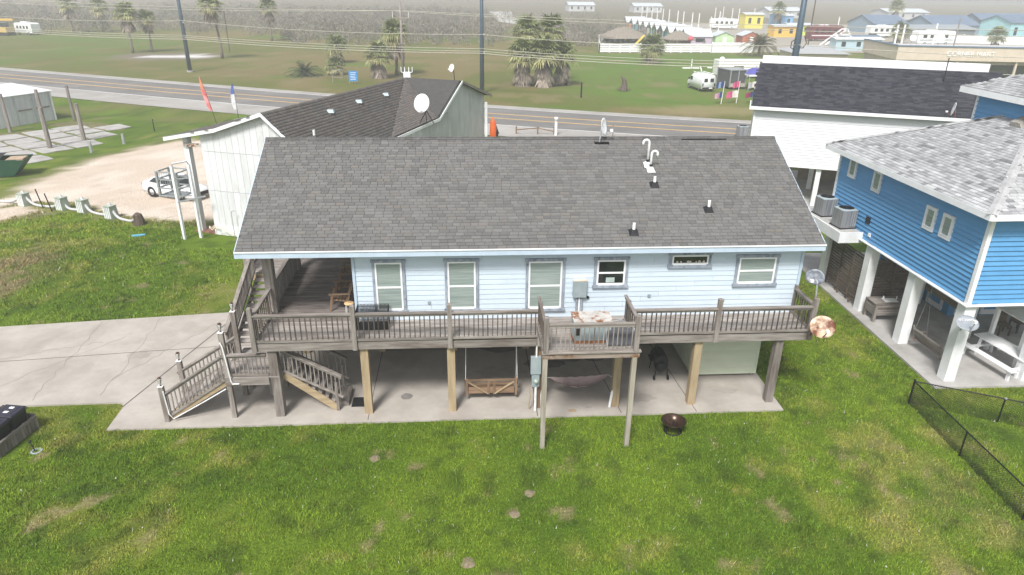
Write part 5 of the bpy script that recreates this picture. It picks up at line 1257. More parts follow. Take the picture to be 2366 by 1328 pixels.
def date_palm(x, y, R, label, n=34, trunk=.4, col=(.055,.072,.03), group=None):
    rd_ = random.Random(int(x*3)); p = thing('date_palm', label, 'palm tree', (x,y,GZ), 0, group); V = []; F = []; Cl = []
    for k in range(n):
        az = k*2.39996; el = 1.3-1.25*(k/n)+rd_.uniform(-.1,.1); L_ = R*rd_.uniform(.85,1.1)
        pv_ = None
        for s in range(9):
            t = s/8; r = L_*t; dx = math.cos(el)*r; zz = trunk+math.sin(el)*r-.62*R*t*t*(1.1-math.sin(el)*.4)
            c = Vector((math.cos(az)*dx, math.sin(az)*dx, max(zz, .08)))
            sd_ = Vector((-math.sin(az), math.cos(az), 0))
            if pv_ is not None:
                for sg in (-1, 1):
                    for q_ in (0, .5):
                        b = pv_.lerp(c, q_); tip = b+(c-pv_)*1.2+sd_*sg*R*.17*(1-t*.5)-Vector((0,0,R*.05)); q = len(V)
                        V += [b, b+(c-pv_)*.35, tip]; F.append((q,q+1,q+2)); cc = Vector(col)*rd_.uniform(.7,1.4); Cl += [cc]*3
            pv_ = c
    MB().path([(0,0,0),(0,0,trunk*.5),(0,0,trunk+.1)], [.35,.3,.25], 9).build('trunk', M['trunk'], p)
    me = np_mesh('crown', np.array([tuple(v) for v in V]), np.array(F)); setcol(me, 'tone', np.array([tuple(c) for c in Cl])); put('crown', me, M['frond'], p)
date_palm(-24.3,93.7,3.4,'low feather-leaved palm left of the small palms', 44)
date_palm(62.5,130,4.6,'broad feather palm left of the steel pole by the white fence', 60, 2.2, (.085,.082,.036))

# ================================================================ SCRUB (one mass)
def scrub(name, regions, label, cols):
    Vs = []; Cs = []
    for (x0, x1, y0, y1, n, hmin, hmax, per) in regions:
        cx = rng.uniform(x0, x1, n); cy_ = rng.uniform(y0, y1, n); h = rng.uniform(hmin, hmax, n)*(.6+.8*fbm(cx, cy_, 18, 91)); r = h*rng.uniform(.6, 1.1, n)
        t = rng.uniform(0, 2*np.pi, (n, per)); q = np.sqrt(rng.random((n, per))); zz = rng.random((n, per))
        px = cx[:,None]+np.cos(t)*q*r[:,None]*np.sqrt(np.maximum(.05, 1-zz*zz)); py = cy_[:,None]+np.sin(t)*q*r[:,None]*np.sqrt(np.maximum(.05, 1-zz*zz)); pz = GZ+zz*h[:,None]
        s = rng.uniform(.05, .15, (n, per)); hh = rng.uniform(.2, .7, (n, per)); a = rng.uniform(0, np.pi, (n, per)); lx = rng.normal(0, .25, (n, per)); ly = rng.normal(0, .25, (n, per))
        A = np.stack([px-np.cos(a)*s, py-np.sin(a)*s, pz], -1); B = np.stack([px+np.cos(a)*s, py+np.sin(a)*s, pz], -1); D = np.stack([px+lx, py+ly, pz+hh], -1)
        Vs.append(np.stack([A,B,D], 2).reshape(-1, 3))
        cc = np.array(cols)[rng.integers(0, len(cols), n)]; cc = cc[:,None,:]*rng.uniform(.85, 1.15, (n, 1, 1))*rng.uniform(.82, 1.18, (n, per, 1)); Cs.append(np.repeat(cc.reshape(-1, 3), 3, 0))
    V = np.concatenate(Vs); C_ = np.concatenate(Cs)
    me = np_mesh(name, V, np.arange(len(V)).reshape(-1, 3)); setcol(me, 'tone', C_)
    tag(put(name, me, M['frond']), label, 'scrub', kind='stuff')
scrub('scrub', [(-260,-45,178,330,760,2,4.5,150),(-45,12,165,330,480,2,4.0,150),(-42,8,150,170,60,.8,1.8,50),(20,44,150,215,180,1.6,3.4,150),(44,58,142,152,14,1,2.2,50),(12,60,240,330,90,1.5,3,40)],
      'hazy brown scrub and bare bushes beyond the field', [(.21,.18,.15),(.19,.172,.135),(.165,.165,.115),(.23,.20,.17),(.235,.21,.185)])  # tones raised, so part of the fog's paleness is in the colour

# ================================================================ POLES AND WIRES
M['steelpole'] = mat('blue_grey_steel', (.055,.085,.115), (.075,.11,.145), .45, 2, metal=.2)
def steel_pole(x, y, h, label, r=.33):
    p = thing('steel_pole', label, 'utility pole', (x,y,GZ), 0, 'steel utility poles along the road')
    MB().path([(0,0,0),(0,0,h*.5),(0,0,h)], [r, r*.85, r*.62], 12).build('shaft', M['steelpole'], p, smooth=True)
    MB().tube((0,0,-.05),(0,0,.25),r*1.5,n=12).build('base_collar', M['concrete2'], p)
    for z in (5.2, 7.4): MB().cbox((r*.9,-r*.5,z),(.18,.3,.25)).build('bracket', M['galv'], p)
    return p
steel_pole(-43.1,98.1,15.5,'blue-grey steel utility pole in the field at the left')
steel_pole(2.63,75.7,15.5,'grey steel utility pole behind the shop in the middle', .30)
p3 = steel_pole(37.0,58.9,15.8,'thick grey steel utility pole behind the black roof', .42)
for pp in ([(-.5,-.4,7.2),(-.9,-.5,7.4),(-.9,-.5,8.0),(-.4,-.4,8.3)], [(.5,-.4,7.3),(.8,-.5,7.9),(.5,-.4,8.6)]): MB().path(pp, .05, 6).build('cable_loop', M['black'], p3)
wp = thing('wooden_power_pole', 'wooden power pole with crossarm behind the shop roof', 'utility pole', (-8.74,88.86,GZ))
MB().path([(0,0,0),(0,0,10.9)], [.24,.17], 10).build('shaft', M['wood_z'], wp, smooth=True)
MB().box(-1.25,1.25,-.2,-.06,8.6,8.8).build('crossarm', M['wood_x'], wp)
for s_ in (-1, 1): MB().beam((s_*.8,-.14,8.6),(0,-.14,7.6),.05,.07).build('brace', M['wood_x'], wp)
for x in (-1.15,1.15): MB().tube((x,-.13,8.8),(x,-.13,9.6),.035).build('insulator', M['white'], wp)
for z in (4.6, 5.1): MB().box(-.5,.5,-.3,-.1,z,z+.15).build('lower_arm', M['wood_x'], wp)
M['wire'] = mat('pale_wire', (.42,.40,.34), rough=.6)
def wire(pts, sag, label, r=.035):
    out = []
    for a, b in zip(pts, pts[1:]):
        a = Vector(a); b = Vector(b)
        for k in range(14):
            t = k/14; p = a.lerp(b, t); p.z -= sag*4*t*(1-t); out.append(p)
    out.append(Vector(pts[-1]))
    tag(MB().path(out, r, 4).build('power_wire', M['wire']), label, 'wire', 'overhead wires along the road')
P0_, P1_, P2_, P3_, P4_ = (-88.8,120.6), (-43.1,97.8), (2.63,75.4), (37.0,58.6), (85,35)
def line_(zs, off=0): return [(p[0], p[1]-off, z) for p, z in zip((P0_,P1_,P2_,P3_,P4_), zs)]
wire(line_((7.4,7.6,7.35,7.6,8)), .55, 'single pale wire between the two bundles of overhead lines')
wire(line_((5.5,5.45,5.6,5.8,6)), .35, 'upper wire of the lowest overhead bundle')
wire(line_((5.2,5.2,5.3,5.5,5.7), .1), .40, 'middle wire of the lowest overhead bundle')
wire(line_((4.95,4.9,5.05,5.2,5.4), .2), .42, 'bottom wire of the lowest overhead bundle', .045)
wire([(-120,142,10.2),(-9.9,88.7,9.62),(100,36,10.0)], 1.1, 'left top wire on the wooden pole crossarm')
wire([(-120,142.5,10.8),(-7.6,88.7,9.62),(100,38,10.6)], .9, 'right top wire on the wooden pole crossarm')
def thin_pole(x, y, h, label, r=.09, mt='wood_z', name='wooden_post', cat='post', group=None):
    return tag(MB().path([(0,0,0),(0,0,h)], [r, r*.85], 8).build(name, M[mt], loc=(x,y,GZ)), label, cat, group)
thin_pole(-47.1,132.2,7.9,'thin dark post right of the tall leaning palm', .12, 'dark_z')

# ================================================================ LEFT NEIGHBOUR LOT
pg = 'weathered posts on the cracked slab'
for x, y, h, w, lb in ((-42.97,49.7,3.55,.17,'leaning grey post in front of the metal shed wall'),(-35.6,42.5,3.45,.21,'thick grey post nearest the dumpster'),(-41.6,53.0,3.5,.19,'grey post at the shed door'),(-34.3,45.7,3.3,.2,'grey post at the right edge of the cracked slab'),(-40.1,55.8,3.5,.16,'slim grey post right of the metal shed')):
    thin_pole(x, y, h, lb, w, 'wood_z', 'piling_post', 'post', pg)
thin_pole(-31.4,40.9,.95,'short steel post between the slab and the sand, left of two', .14, 'galv', 'short_post', 'post', 'short steel posts')
thin_pole(-30.2,44.3,.9,'short steel post farther back near the slab corner', .14, 'galv', 'short_post', 'post', 'short steel posts')
cs = tag(MB().slab([(-45,49.5,-.055),(-41.6,53.8,-.055),(-40.2,55.6,-.055),(-36.4,54.2,-.055),(-33,51.3,-.055),(-33.4,47.6,-.055),(-34.4,44.8,-.055),(-35.3,42.1,-.055),(-36.1,39.5,-.055),(-40,36,-.055),(-48,40,-.055)], .05).build('old_foundation', mat('weedy_soil',(.10,.105,.035),(.17,.15,.07),.95,1.5)), kind='structure')
rd_ = random.Random(5); k = 0
d1 = Vector((.62,.78,0)); d2 = Vector((.78,-.62,0)); o0 = Vector((-43.4,41.5,0))
for i in range(6):
    for j in range(5):
        if (i, j) in ((0,4),(5,0),(5,4),(4,4)): continue
        c = o0+d1*(i*2.75)+d2*(j*2.75-2.2); P_ = []
        for (a, b) in ((-1.2,-1.2),(0,-1.25),(1.2,-1.2),(1.25,0),(1.2,1.2),(0,1.22),(-1.2,1.2),(-1.22,0)):
            P_.append(tuple(c+d1*(a+rd_.uniform(-.16,.16))+d2*(b+rd_.uniform(-.16,.16))+Vector((0,0,-.0+rd_.uniform(-.01,.02)))))
        if c.x > -33.2 or c.y > 54.6 or c.x < -48: continue
        o = MB().slab(P_, .06).build('slab_piece', M['concrete2'], cs); fixn(o.data)
ms = thing('metal_shed', 'pale corrugated metal shed with double doors at the left edge', 'shed', (-45.53,49.83,GZ), math.radians(62.7))
M['shedp'] = mat('pale_metal_sheet', (.48,.50,.525), (.60,.62,.64), .45, 1.2, (1,1,.25), objvar=.04, metal=.1)
# local x runs along the doors towards the camera side (down-left), local -y faces the lot
for k in range(26): MB().box(k*.28,k*.28+.265,-.04,.0,.02,2.9).build('wall_sheet', M['shedp'], ms)
MB().box(0,7.3,.005,6,0,2.86).build('core', M['shedp'], ms)
for k in range(12): MB().box(7.28,7.32,k*.5+.02,k*.5+.48,.02,2.9).build('wall_sheet', M['shedp'], ms)
MB().slab([(-.2,-.2,2.93),(7.6,-.2,2.93),(7.6,6.2,3.3),(-.2,6.2,3.3)], .06).build('roof', mat('white_metal_roof',(.66,.67,.69),(.72,.73,.75),.4,1), ms)
for x in (7.1, 5.3, 3.5): MB().box(x-.03,x+.03,-.07,-.045,.02,2.75).build('door_edge', M['galv'], ms)
for a in (3.7, 5.5): MB().box(a,a+1.4,-.09,-.05,1.35,1.5).build('door_bar', M['wood_x'], ms)
MB().box(7.22,7.36,-.08,.04,0,2.95).build('corner_trim', M['white2'], ms)
dp = thing('dumpster', 'dark green dumpster with black lid and white sign at the left edge', 'dumpster', (-34.0,33.4,GZ), math.radians(12))
M['dgreen'] = mat('dark_green_steel', (.010,.055,.028), (.016,.072,.038), .45, 2, c3=(.03,.05,.03), s3=1.2, t3=.66)
MB().add([(-3,-.85,.08),(.75,-.85,.08),(.75,.85,.08),(-3,.85,.08),(-3.6,-.9,1.25),(1.75,-.9,1.25),(1.75,.9,1.25),(-3.6,.9,1.25)], [(0,3,2,1),(0,1,5,4),(1,2,6,5),(2,3,7,6),(3,0,4,7)]).build('body', M['dgreen'], dp)
MB().box(-3.6,1.2,-.92,-.86,1.2,1.3).box(-3.6,1.75,.86,.92,1.2,1.3).build('rim', M['dgreen'], dp)
MB().add([(-3.6,-.93,1.3),(-.3,-.93,1.3),(.1,-.93,1.36),(.1,.9,1.52),(-3.6,.9,1.5),(-1.8,-.2,1.58)], [(0,1,5),(1,2,5),(2,3,5),(3,4,5),(4,0,5)]).build('lid', M['black'], dp)
sg = MB().box(-.95,-.35,-.915,-.895,.5,1.02).build('sign', M['white'], dp)
MB().box(-.85,-.45,-.922,-.916,.74,.92).build('logo', M['galv'], sg)
MB().box(.4,1.5,-.6,.6,1.0,1.28).build('rubbish', mat('cardboard',(.42,.31,.22),rough=.8), dp)
# rope barrier: green-grey blocks with a fat pale rope over them
M['blockm'] = mat('pale_green_crate', (.30,.35,.28), (.40,.45,.38), .7, 6, (1,1,.3))
BLK = [(-28.36,25.6,'pale green block at the left end of the rope barrier'),(-25.5,24.6,'pale green block second from the left under the rope'),(-23.94,24.05,'pale green block in the middle of the rope barrier'),(-21.66,22.7,'pale green block fourth from the left under the rope')]
for x, y, lb in BLK:
    b = thing('barrier_block', lb, 'block', (x,y,GZ), -.45, 'blocks of the rope barrier')
    MB().frus(-.30,.30,-.30,.30,0,-.24,.24,-.24,.24,.78).build('body', M['blockm'], b)
    for k in range(4): MB().box(-.26+k*.15,-.19+k*.15,-.30,-.27,.04,.72).build('slat', M['white2'], b)
    MB().box(-.27,.27,-.27,.27,.78,.83).build('top_board', M['blockm'], b)
sp_ = thing('stump_block', 'dark weathered stump at the right end of the rope barrier', 'stump', (-19.5,21.4,GZ))
MB().path([(0,0,0),(.03,0,.3),(-.02,0,.62),(0,0,.72)], [.36,.30,.26,.12], 9).build('body', M['dark_z'], sp_)
M['rope'] = mat('fat_pale_rope', (.42,.42,.42), (.58,.58,.58), .8, 12)
xs = [(-33,27.4)]+[(x, y) for x, y, _ in BLK]+[(-19.5,21.4)]
pts = []
for i, (a, b) in enumerate(zip(xs, xs[1:])):
    for k in range(12):
        t = k/12; za = .92 if i != 0 else .9; pts.append((a[0]+(b[0]-a[0])*t, a[1]+(b[1]-a[1])*t, GZ+.92-.84*(1-(2*t-1)**4)))
tag(MB().path(pts+[(-19.5,21.4,GZ+.6)], .085, 7).build('barrier_rope', M['rope'], smooth=True), 'fat pale rope draped over the blocks along the sand lot', 'rope')
for x, y, h, lb in ((-26.9,24.9,1.25,'thin black stake, left of two by the rope barrier'),(-26.0,24.2,1.15,'thin black stake, right of two by the rope barrier')):
    tag(MB().beam((0,0,0),(-.25,.1,h),.05,.05).build('stake', M['blackmetal'], loc=(x,y,GZ)), lb, 'stake', 'stakes by the rope')
tag(MB().box(-.35,.35,-.1,.1,0,.06).build('blue_board', mat('bright_blue_plastic',(.12,.42,.62),rough=.5), loc=(-18.7,19.3,GZ+.02), rz=.25), 'small bright blue board lying on the grass near the shop', 'board')
def feather(x, y, h, c1, c2, label, lean):
    f = thing('feather_flag', label, 'flag', (x,y,GZ), 0, 'feather flags by the road')
    MB().path([(0,0,0),(lean*.5,0,h*.55),(lean,0,h)], [.03,.02,.012], 6).build('pole', M['black'], f)
    V = []; n = 12
    for i in range(n+1):
        t = i/n; z = h*(.28+.72*t); w = .55*math.sin(math.pi*min(1, .12+t*.88))**.6*(1-t*.35); xx = lean*(z/h)**1.3
        V += [(xx,0,z),(xx-w,.06*math.sin(4*t),z-.12*w)]
    mb = MB().add(V, [(2*i,2*i+1,2*i+3,2*i+2) for i in range(n)]); me = mb.mesh('sail'); me.materials.append(c1); me.materials.append(c2)
    for i, p in enumerate(me.polygons): p.material_index = 1 if i > n*.5 else 0
    o = put('sail', me, None, f)
feather(-25.2,54.0,4.7,mat('red_flag_cloth',(.55,.08,.09),(.72,.35,.35),.7,2),mat('red_yellow_flag_cloth',(.62,.14,.12),(.70,.36,.16),.7,2),'leaning red and yellow feather flag by the road',-.95)
feather(-23.7,56.5,3.7,mat('white_flag_cloth',(.62,.62,.66),rough=.7),mat('blue_flag_cloth',(.05,.09,.36),(.12,.18,.5),.7,3),'upright blue and white feather flag by the road',-.1)
thin_pole(-29.8,50.0,1.2,'thin black fence stake on the verge', .05, 'blackmetal', 'stake', 'stake')

# ================================================================ CAR
car = thing('white_car', 'white sedan parked on the sand beside the shop', 'car', (-19.5,27.55,GZ), math.atan2(-.458,.889))
M['carpaint'] = mat('white_car_paint', (.74,.75,.76), (.78,.79,.80), .22, 1, spec=.6)
def loft(sections, mt, name, parent, smooth=True):
    """sections: list of closed rings (same count)"""
    n = len(sections[0]); V = [p for s in sections for p in s]; F = []
    for i in range(len(sections)-1):
        for k in range(n): F.append((i*n+k, i*n+(k+1) % n, (i+1)*n+(k+1) % n, (i+1)*n+k))
    F += [tuple(range(n))[::-1], tuple((len(sections)-1)*n+k for k in range(n))]
    o = MB().add(V, F).build(name, mt, parent, smooth=smooth); fixn(o.data); return o
def ring(x, w, z0, z1, b=.12, tw=.86):
    h = z1-z0
    return [(x,-w+.04,z0),(x,w-.04,z0),(x,w,z0+h*.25),(x,w,z0+h*.62),(x,w*tw,z1-h*.06),(x,w*tw*.8,z1),(x,-w*tw*.8,z1),(x,-w*tw,z1-h*.06),(x,-w,z0+h*.62),(x,-w,z0+h*.25)]
def wheel(parent, x, y, r, w=.2, side=1, dark=False):
    t = MB().lathe([(r*.62,-w/2),(r*.93,-w/2),(r,-w*.3),(r,w*.3),(r*.93,w/2),(r*.62,w/2)], 20).build('wheel', M['rubber'], parent, smooth=True)
    t.matrix_local = Matrix.Translation((x,y,r)) @ Matrix.Rotation(math.pi/2,4,'X')
    rm = MB().lathe([(.001,w*.42),(r*.2,w*.44),(r*.62,w*.36),(r*.62,-w*.4)], 16).build('rim', M['galv'] if not dark else M['black'], t, smooth=True)
    rm.matrix_local = Matrix.Rotation(math.pi if side > 0 else 0, 4, 'X')
loft([ring(-2.3,.70,.38,.78),ring(-2.2,.84,.26,.96),ring(-1.6,.90,.22,1.0),ring(-.4,.91,.22,.96),ring(.9,.91,.22,.94),ring(1.6,.89,.22,.88),ring(2.1,.82,.26,.76),ring(2.32,.66,.34,.62)], M['carpaint'], 'body', car)
def cab(x, w, z0, z1): return [(x,-w,z0),(x,w,z0),(x,w*.80,z1),(x,-w*.80,z1)]
loft([[(-2.05,-.76,.95),(-2.05,.76,.95),(-2.0,.74,.97),(-2.0,-.74,.97)],[(-1.45,-.80,.95),(-1.45,.80,.95),(-1.15,.66,1.36),(-1.15,-.66,1.36)],[(-.4,-.82,.94),(-.4,.82,.94),(-.3,.66,1.45),(-.3,-.66,1.45)],[(.4,-.82,.93),(.4,.82,.93),(.3,.66,1.42),(.3,-.66,1.42)],[(1.25,-.78,.91),(1.25,.78,.91),(1.2,.76,.93),(1.2,-.76,.93)]], M['carpaint'], 'roof', car, False)
gl = M['darkglass']
for s_ in (-1, 1):
    MB().add([(-.45,s_*.832,1.0),(.95,s_*.80,.98),(.36,s_*.70,1.36),(-.36,s_*.705,1.38)], [(0,1,2,3)]).build('side_window', gl, car)
    MB().add([(-1.5,s_*.815,1.02),(-.52,s_*.832,1.0),(-.42,s_*.705,1.38),(-1.1,s_*.705,1.31)], [(0,1,2,3)]).build('side_window', gl, car)
    MB().cbox((.75,s_*.98,.98),(.16,.16,.12)).build('mirror', M['carpaint'], car)
    MB().add([(2.05,s_*.55,.70),(2.05,s_*.8,.72),(1.75,s_*.88,.80),(1.9,s_*.5,.80)], [(0,1,2,3)]).build('headlight', M['lampglass'], car)
    MB().box(-2.28,-2.2,s_*.6-.18,s_*.6+.18,.72,.84).build('tail_light', mat('red_lens',(.35,.01,.01),rough=.2), car)
    for x in (-1.3, 1.3):
        wheel(car, x, s_*.80, .335, .21, -s_, x > 0)
        MB().lathe([(.38,0),(.30,.01)], 18).build('wheel_arch', M['black'], car).matrix_local = Matrix.Translation((x, s_*.915, .345)) @ Matrix.Rotation(math.pi/2*(1 if s_ < 0 else -1),4,'X')
MB().add([(1.18,-.72,.96),(1.18,.72,.96),(.42,.62,1.40),(.42,-.62,1.40)], [(0,1,2,3)]).build('windscreen', gl, car)
MB().add([(-1.98,-.68,1.0),(-1.98,.68,1.0),(-1.18,.6,1.35),(-1.18,-.6,1.35)], [(3,2,1,0)]).build('rear_window', gl, car)
MB().box(2.28,2.35,-.5,.5,.36,.60).build('grille', M['black'], car)
# ================================================================ ACROSS THE ROAD: SIGN, STALLS, VAN
bs = thing('sandwich_board', 'bright blue lettered sign board standing on the far verge', 'sign', (-15.6,84.8,GZ), math.radians(8))
M['signblue'] = mat('bright_blue_sign', (.035,.25,.60), rough=.5)
MB().box(-.62,.62,-.04,.04,.35,1.75).build('panel', M['signblue'], bs)
for x in (-.6,-.2,.2,.6): MB().beam((x,-.05,0),(x,-.02,.4),.06,.05).build('leg', M['newwood_z'], bs)
for k, z in enumerate((1.52,1.28,1.04,.82,.6)): MB().box(-.42+.05*(k % 2),.42-.08*(k % 3),-.05,-.042,z-.035,z+.035).build('lettering', M['white'], bs)
fr = thing('empty_sign_frame', 'empty grey sign frame beside the blue board', 'sign frame', (-18.0,86.0,GZ))
for x in (-.75,.75): MB().box(x-.05,x+.05,-.05,.05,0,1.8).build('post', M['wood_z'], fr)
for z in (.75,1.75): MB().box(-.7,.7,-.04,.04,z-.05,z+.05).build('rail', M['wood_x'], fr)
thin_pole(15.4,72,1.9,'black marker post on the far verge right of the palm cluster', .11, 'blackmetal', 'marker_post', 'post')
st_ = thing('dead_stump', 'dark dead palm stump on the green lot', 'stump', (22.3,78,GZ))
MB().path([(0,0,0),(.1,0,.8),(0,0,1.5),(-.5,0,2.0)], [.55,.42,.3,.04], 9).build('trunk', M['dark_z'], st_)
for k in range(14):
    t = k*.9; MB().beam((.2*math.cos(t),.2*math.sin(t),1.0-.05*k),(1.1*math.cos(t),1.1*math.sin(t),.15),.10,.03).build('dead_frond', M['dark_x'], st_)
def box_wheels(parent, pts, r=.33):
    for x, y, s_ in pts: wheel(parent, x, y, r, .22, s_)
van = thing('white_van', 'white utility van with roof ladder rack parked on the green lot', 'van', (33.7,79.6,GZ), math.radians(97))
# local +x is forward
def vring(x, w, z0, z1, tw=.90): h = z1-z0; return [(x,-w,z0),(x,w,z0),(x,w,z0+h*.5),(x,w*tw,z1-.08),(x,w*tw-.1,z1),(x,-w*tw+.1,z1),(x,-w*tw,z1-.08),(x,-w,z0+h*.5)]
loft([vring(-2.4,.98,.42,2.15),vring(-2.3,1.0,.36,2.2),vring(.9,1.0,.36,2.2),vring(1.5,.99,.36,1.95,.86),vring(1.95,.97,.36,1.25,.9),vring(2.6,.92,.36,1.12,.9),vring(2.75,.8,.45,1.0,.9)], M['carpaint'], 'body', van)
MB().add([(1.52,-.8,1.88),(1.52,.8,1.88),(1.97,.84,1.27),(1.97,-.84,1.27)], [(0,1,2,3)]).build('windscreen', gl, van)
for s_ in (-1, 1):
    MB().box(.75,1.4,s_*.985-.02,s_*.985+.02,1.25,1.75).build('side_window', gl, van)
    MB().box(-2.425,-2.40,s_*.45-.26,s_*.45+.26,1.32,1.8).build('rear_window', gl, van)
    MB().box(-2.43,-2.40,s_*.86-.08,s_*.86+.08,.75,1.15).build('tail_light', M['black'], van)
    MB().box(-2.0,1.2,s_*.75-.03,s_*.75+.03,2.34,2.40).build('rack_rail', M['white'], van)
    MB().cbox((1.55,s_*1.12,1.45),(.15,.2,.25)).build('mirror', M['black'], van)
for x in (-1.8,-.6,.7): MB().box(x-.03,x+.03,-.9,.9,2.28,2.34).build('rack_bar', M['white'], van)
MB().box(-2.5,-2.42,-.92,.92,.42,.62).build('bumper', M['black'], van)
MB().box(-2.53,-2.502,-.55,-.05,.45,.6).build('number_plate', M['white'], van)
MB().beam((1.1,-.4,2.4),(1.7,-.4,3.0),.12,.12).build('ladder_horn', M['white'], van)
box_wheels(van, [(-1.5,-.88,1),(-1.5,.88,-1),(1.7,-.88,1),(1.7,.88,-1)], .37)
tr = thing('screen_tent', 'grey screened room trailer between the van and the blue canopy', 'trailer', (38.6,81.5,GZ), math.radians(12))
MB().box(-1.2,1.3,-1.8,1.6,.35,2.6).build('body', mat('grey_mesh_wall',(.07,.072,.075),(.10,.10,.105),.8,2), tr)
MB().box(-1.3,1.4,-1.9,1.7,2.6,2.72).build('roof', M['galv'], tr)
for x, y in ((-1.2,-1.82),(1.3,-1.82),(-1.22,1.6),(.1,-1.82)): MB().box(x-.07,x+.07,y-.05,y+.05,.3,2.6).build('frame_post', M['galv'], tr)
MB().box(-1.2,1.3,-1.86,-1.80,.35,.85).build('skirt_panel', mat('beige_panel',(.42,.38,.33),rough=.7), tr)
box_wheels(tr, [(0,-1.7,1),(.0,1.5,-1)], .33)
cn = thing('canopy_tent', 'blue pop-up canopy tent left of the black roof', 'canopy', (41.6,80.0,GZ), .05)
M['canvasblue'] = mat('blue_canvas', (.085,.085,.34), (.11,.11,.40), .7, 2)
MB().add([(-1.6,-1.6,2.2),(1.6,-1.6,2.2),(1.6,1.6,2.2),(-1.6,1.6,2.2),(0,0,3.15)], [(0,1,4),(1,2,4),(2,3,4),(3,0,4)]).build('roof', M['canvasblue'], cn)
for a, b in (((-1.6,-1.6),(1.6,-1.6)),((-1.6,-1.6),(-1.6,1.6)),((1.6,-1.6),(1.6,1.6))):
    MB().wallp([(*a,1.95),(*b,1.95),(*b,2.19),(*a,2.19)], (.3,1,0), .02).build('valance', M['white'], cn)
for x in (-1.55,1.55):
    for y in (-1.55,1.55): MB().box(x-.04,x+.04,y-.04,y+.04,0,2.2).build('leg', M['galv'], cn)
ct = thing('stall_table', 'dark stall table with goods under the blue canopy', 'table', (41.3,79.0,GZ))
MB().box(-1.1,1.1,-.4,.4,.75,.82).build('top', M['dark_x'], ct)
for x in (-1,1): MB().box(x-.05,x+.05,-.35,.35,0,.75).build('leg', M['dark_z'], ct)
for k in range(4): MB().box(-.9+k*.5,-.6+k*.5,-.25,.2,.82,1.05+.1*(k % 2)).build('goods', (M['white'], M['rusty'], M['signblue'], M['brown_x'])[k], ct)
bx_ = thing('box_trailer', 'white box trailer behind the blue canopy', 'trailer', (44.5,93.5,GZ), .02)
MB().box(-4,4.5,-1.2,1.2,.5,2.75).build('body', M['white'], bx_); MB().sphere((-3.1,0,2.75), .45, 12, 8).build('roof_dome', M['white'], bx_, smooth=True)
MB().box(-1.5,.1,-1.23,-1.2,1.3,1.9).build('window', gl, bx_); box_wheels(bx_, [(0,-1.1,1),(.9,-1.1,1)], .35)
def flag(x, y, h, sails, label):
    f = thing('flag_pole', label, 'flag pole', (x,y,GZ), 0, 'flag poles at the roadside stall')
    MB().tube((0,0,0),(.15,0,h),.05,.035,8).build('pole', M['pvc'], f)
    for z1, z0, w, cols in sails:
        n = 8; V = []
        for i in range(n+1):
            t = i/n; x_ = .12-w*t; y_ = .14*math.sin(t*6); V += [(x_,y_,z0-.12*t),(x_,y_,z1-.22*t*t)]
        me = MB().add(V, [(2*i,2*i+2,2*i+3,2*i+1) for i in range(n)]).mesh('banner')
        for c in cols: me.materials.append(c)
        for i, p in enumerate(me.polygons): p.material_index = min(len(cols)-1, int(i/n*len(cols)))
        put('banner', me, None, f)
C_ = {k: mat(k+'_banner', c, rough=.75) for k, c in dict(navy=(.02,.045,.16), pink=(.55,.10,.22), stripe=(.52,.30,.40), cream=(.66,.62,.58), maroon=(.25,.03,.09), paleb=(.30,.42,.62), grey=(.40,.42,.44)).items()}
flag(32.2,66.8,2.75,[(2.72,2.0,1.0,[C_['navy'],C_['paleb'],C_['navy']]),(1.45,.75,1.05,[C_['navy'],C_['stripe'],C_['stripe']])],'leftmost white flag pole with a navy flag over a striped flag')
flag(34.4,67.5,2.7,[(2.68,1.95,.85,[C_['pink'],C_['pink']]),(1.55,.7,1.5,[C_['cream'],C_['cream'],C_['pink'],C_['pink']])],'middle white flag pole with pink and cream flags')
flag(36.2,66.9,2.75,[(2.7,2.0,.9,[C_['cream'],C_['grey']]),(1.5,.85,1.1,[C_['navy'],C_['maroon'],C_['maroon']])],'rightmost white flag pole with a white flag over a navy and maroon flag')
wc_ = thing('white_marker', 'white T-shaped marker with white curbs lying on the green lot', 'marker', (40.6,106.1,GZ))
MB().box(-.08,.08,-.08,.08,0,1.6).build('post', M['white'], wc_); MB().box(-1.6,-.2,-.25,.25,0,.18).build('curb', M['white'], wc_); MB().box(.2,1.4,-.25,.25,0,.18).build('curb', M['white'], wc_)
for i, x in enumerate((44.25,46.0,47.9)): tag(MB().frus(-.4,.4,-.25,.25,0,-.34,.34,-.2,.2,.22).build('parking_curb', M['white'], loc=(x,107,GZ)), ('left','middle','right')[i]+' one of three small white curbs on the green lot', 'curb', 'white curbs')
# near verge: low rail fence, bollard pipe, stake
rf_ = thing('rail_fence', 'low brown rail fence on the near verge behind the grey roof', 'fence', (5.2,48.4,GZ), math.radians(-6))
for x in (0,2.1,3.7): MB().box(x-.07,x+.07,-.07,.07,0,.75).build('post', M['brown_z'], rf_)
MB().beam((0,0,.4),(2.1,0,.62),.06,.10).build('rail', M['brown_x'], rf_); MB().beam((2.1,0,.62),(3.7,0,.3),.06,.10).build('rail', M['brown_x'], rf_)
mp_ = thing('standpipe_post', 'white capped pipe post on the near verge', 'post', (9.0,47.6,GZ))
MB().tube((0,0,0),(0,0,1.45),.14,n=12).build('shaft', M['pvc'], mp_); MB().tube((0,0,1.45),(0,0,1.75),.2,n=12).build('cap', M['white2'], mp_); MB().tube((0,0,1.5),(0,0,1.55),.215,n=12).build('band', M['dark_z'], mp_)
thin_pole(14.4,46.6,1.45,'thin grey stake on the near verge', .06, 'wood_z', 'stake', 'stake')

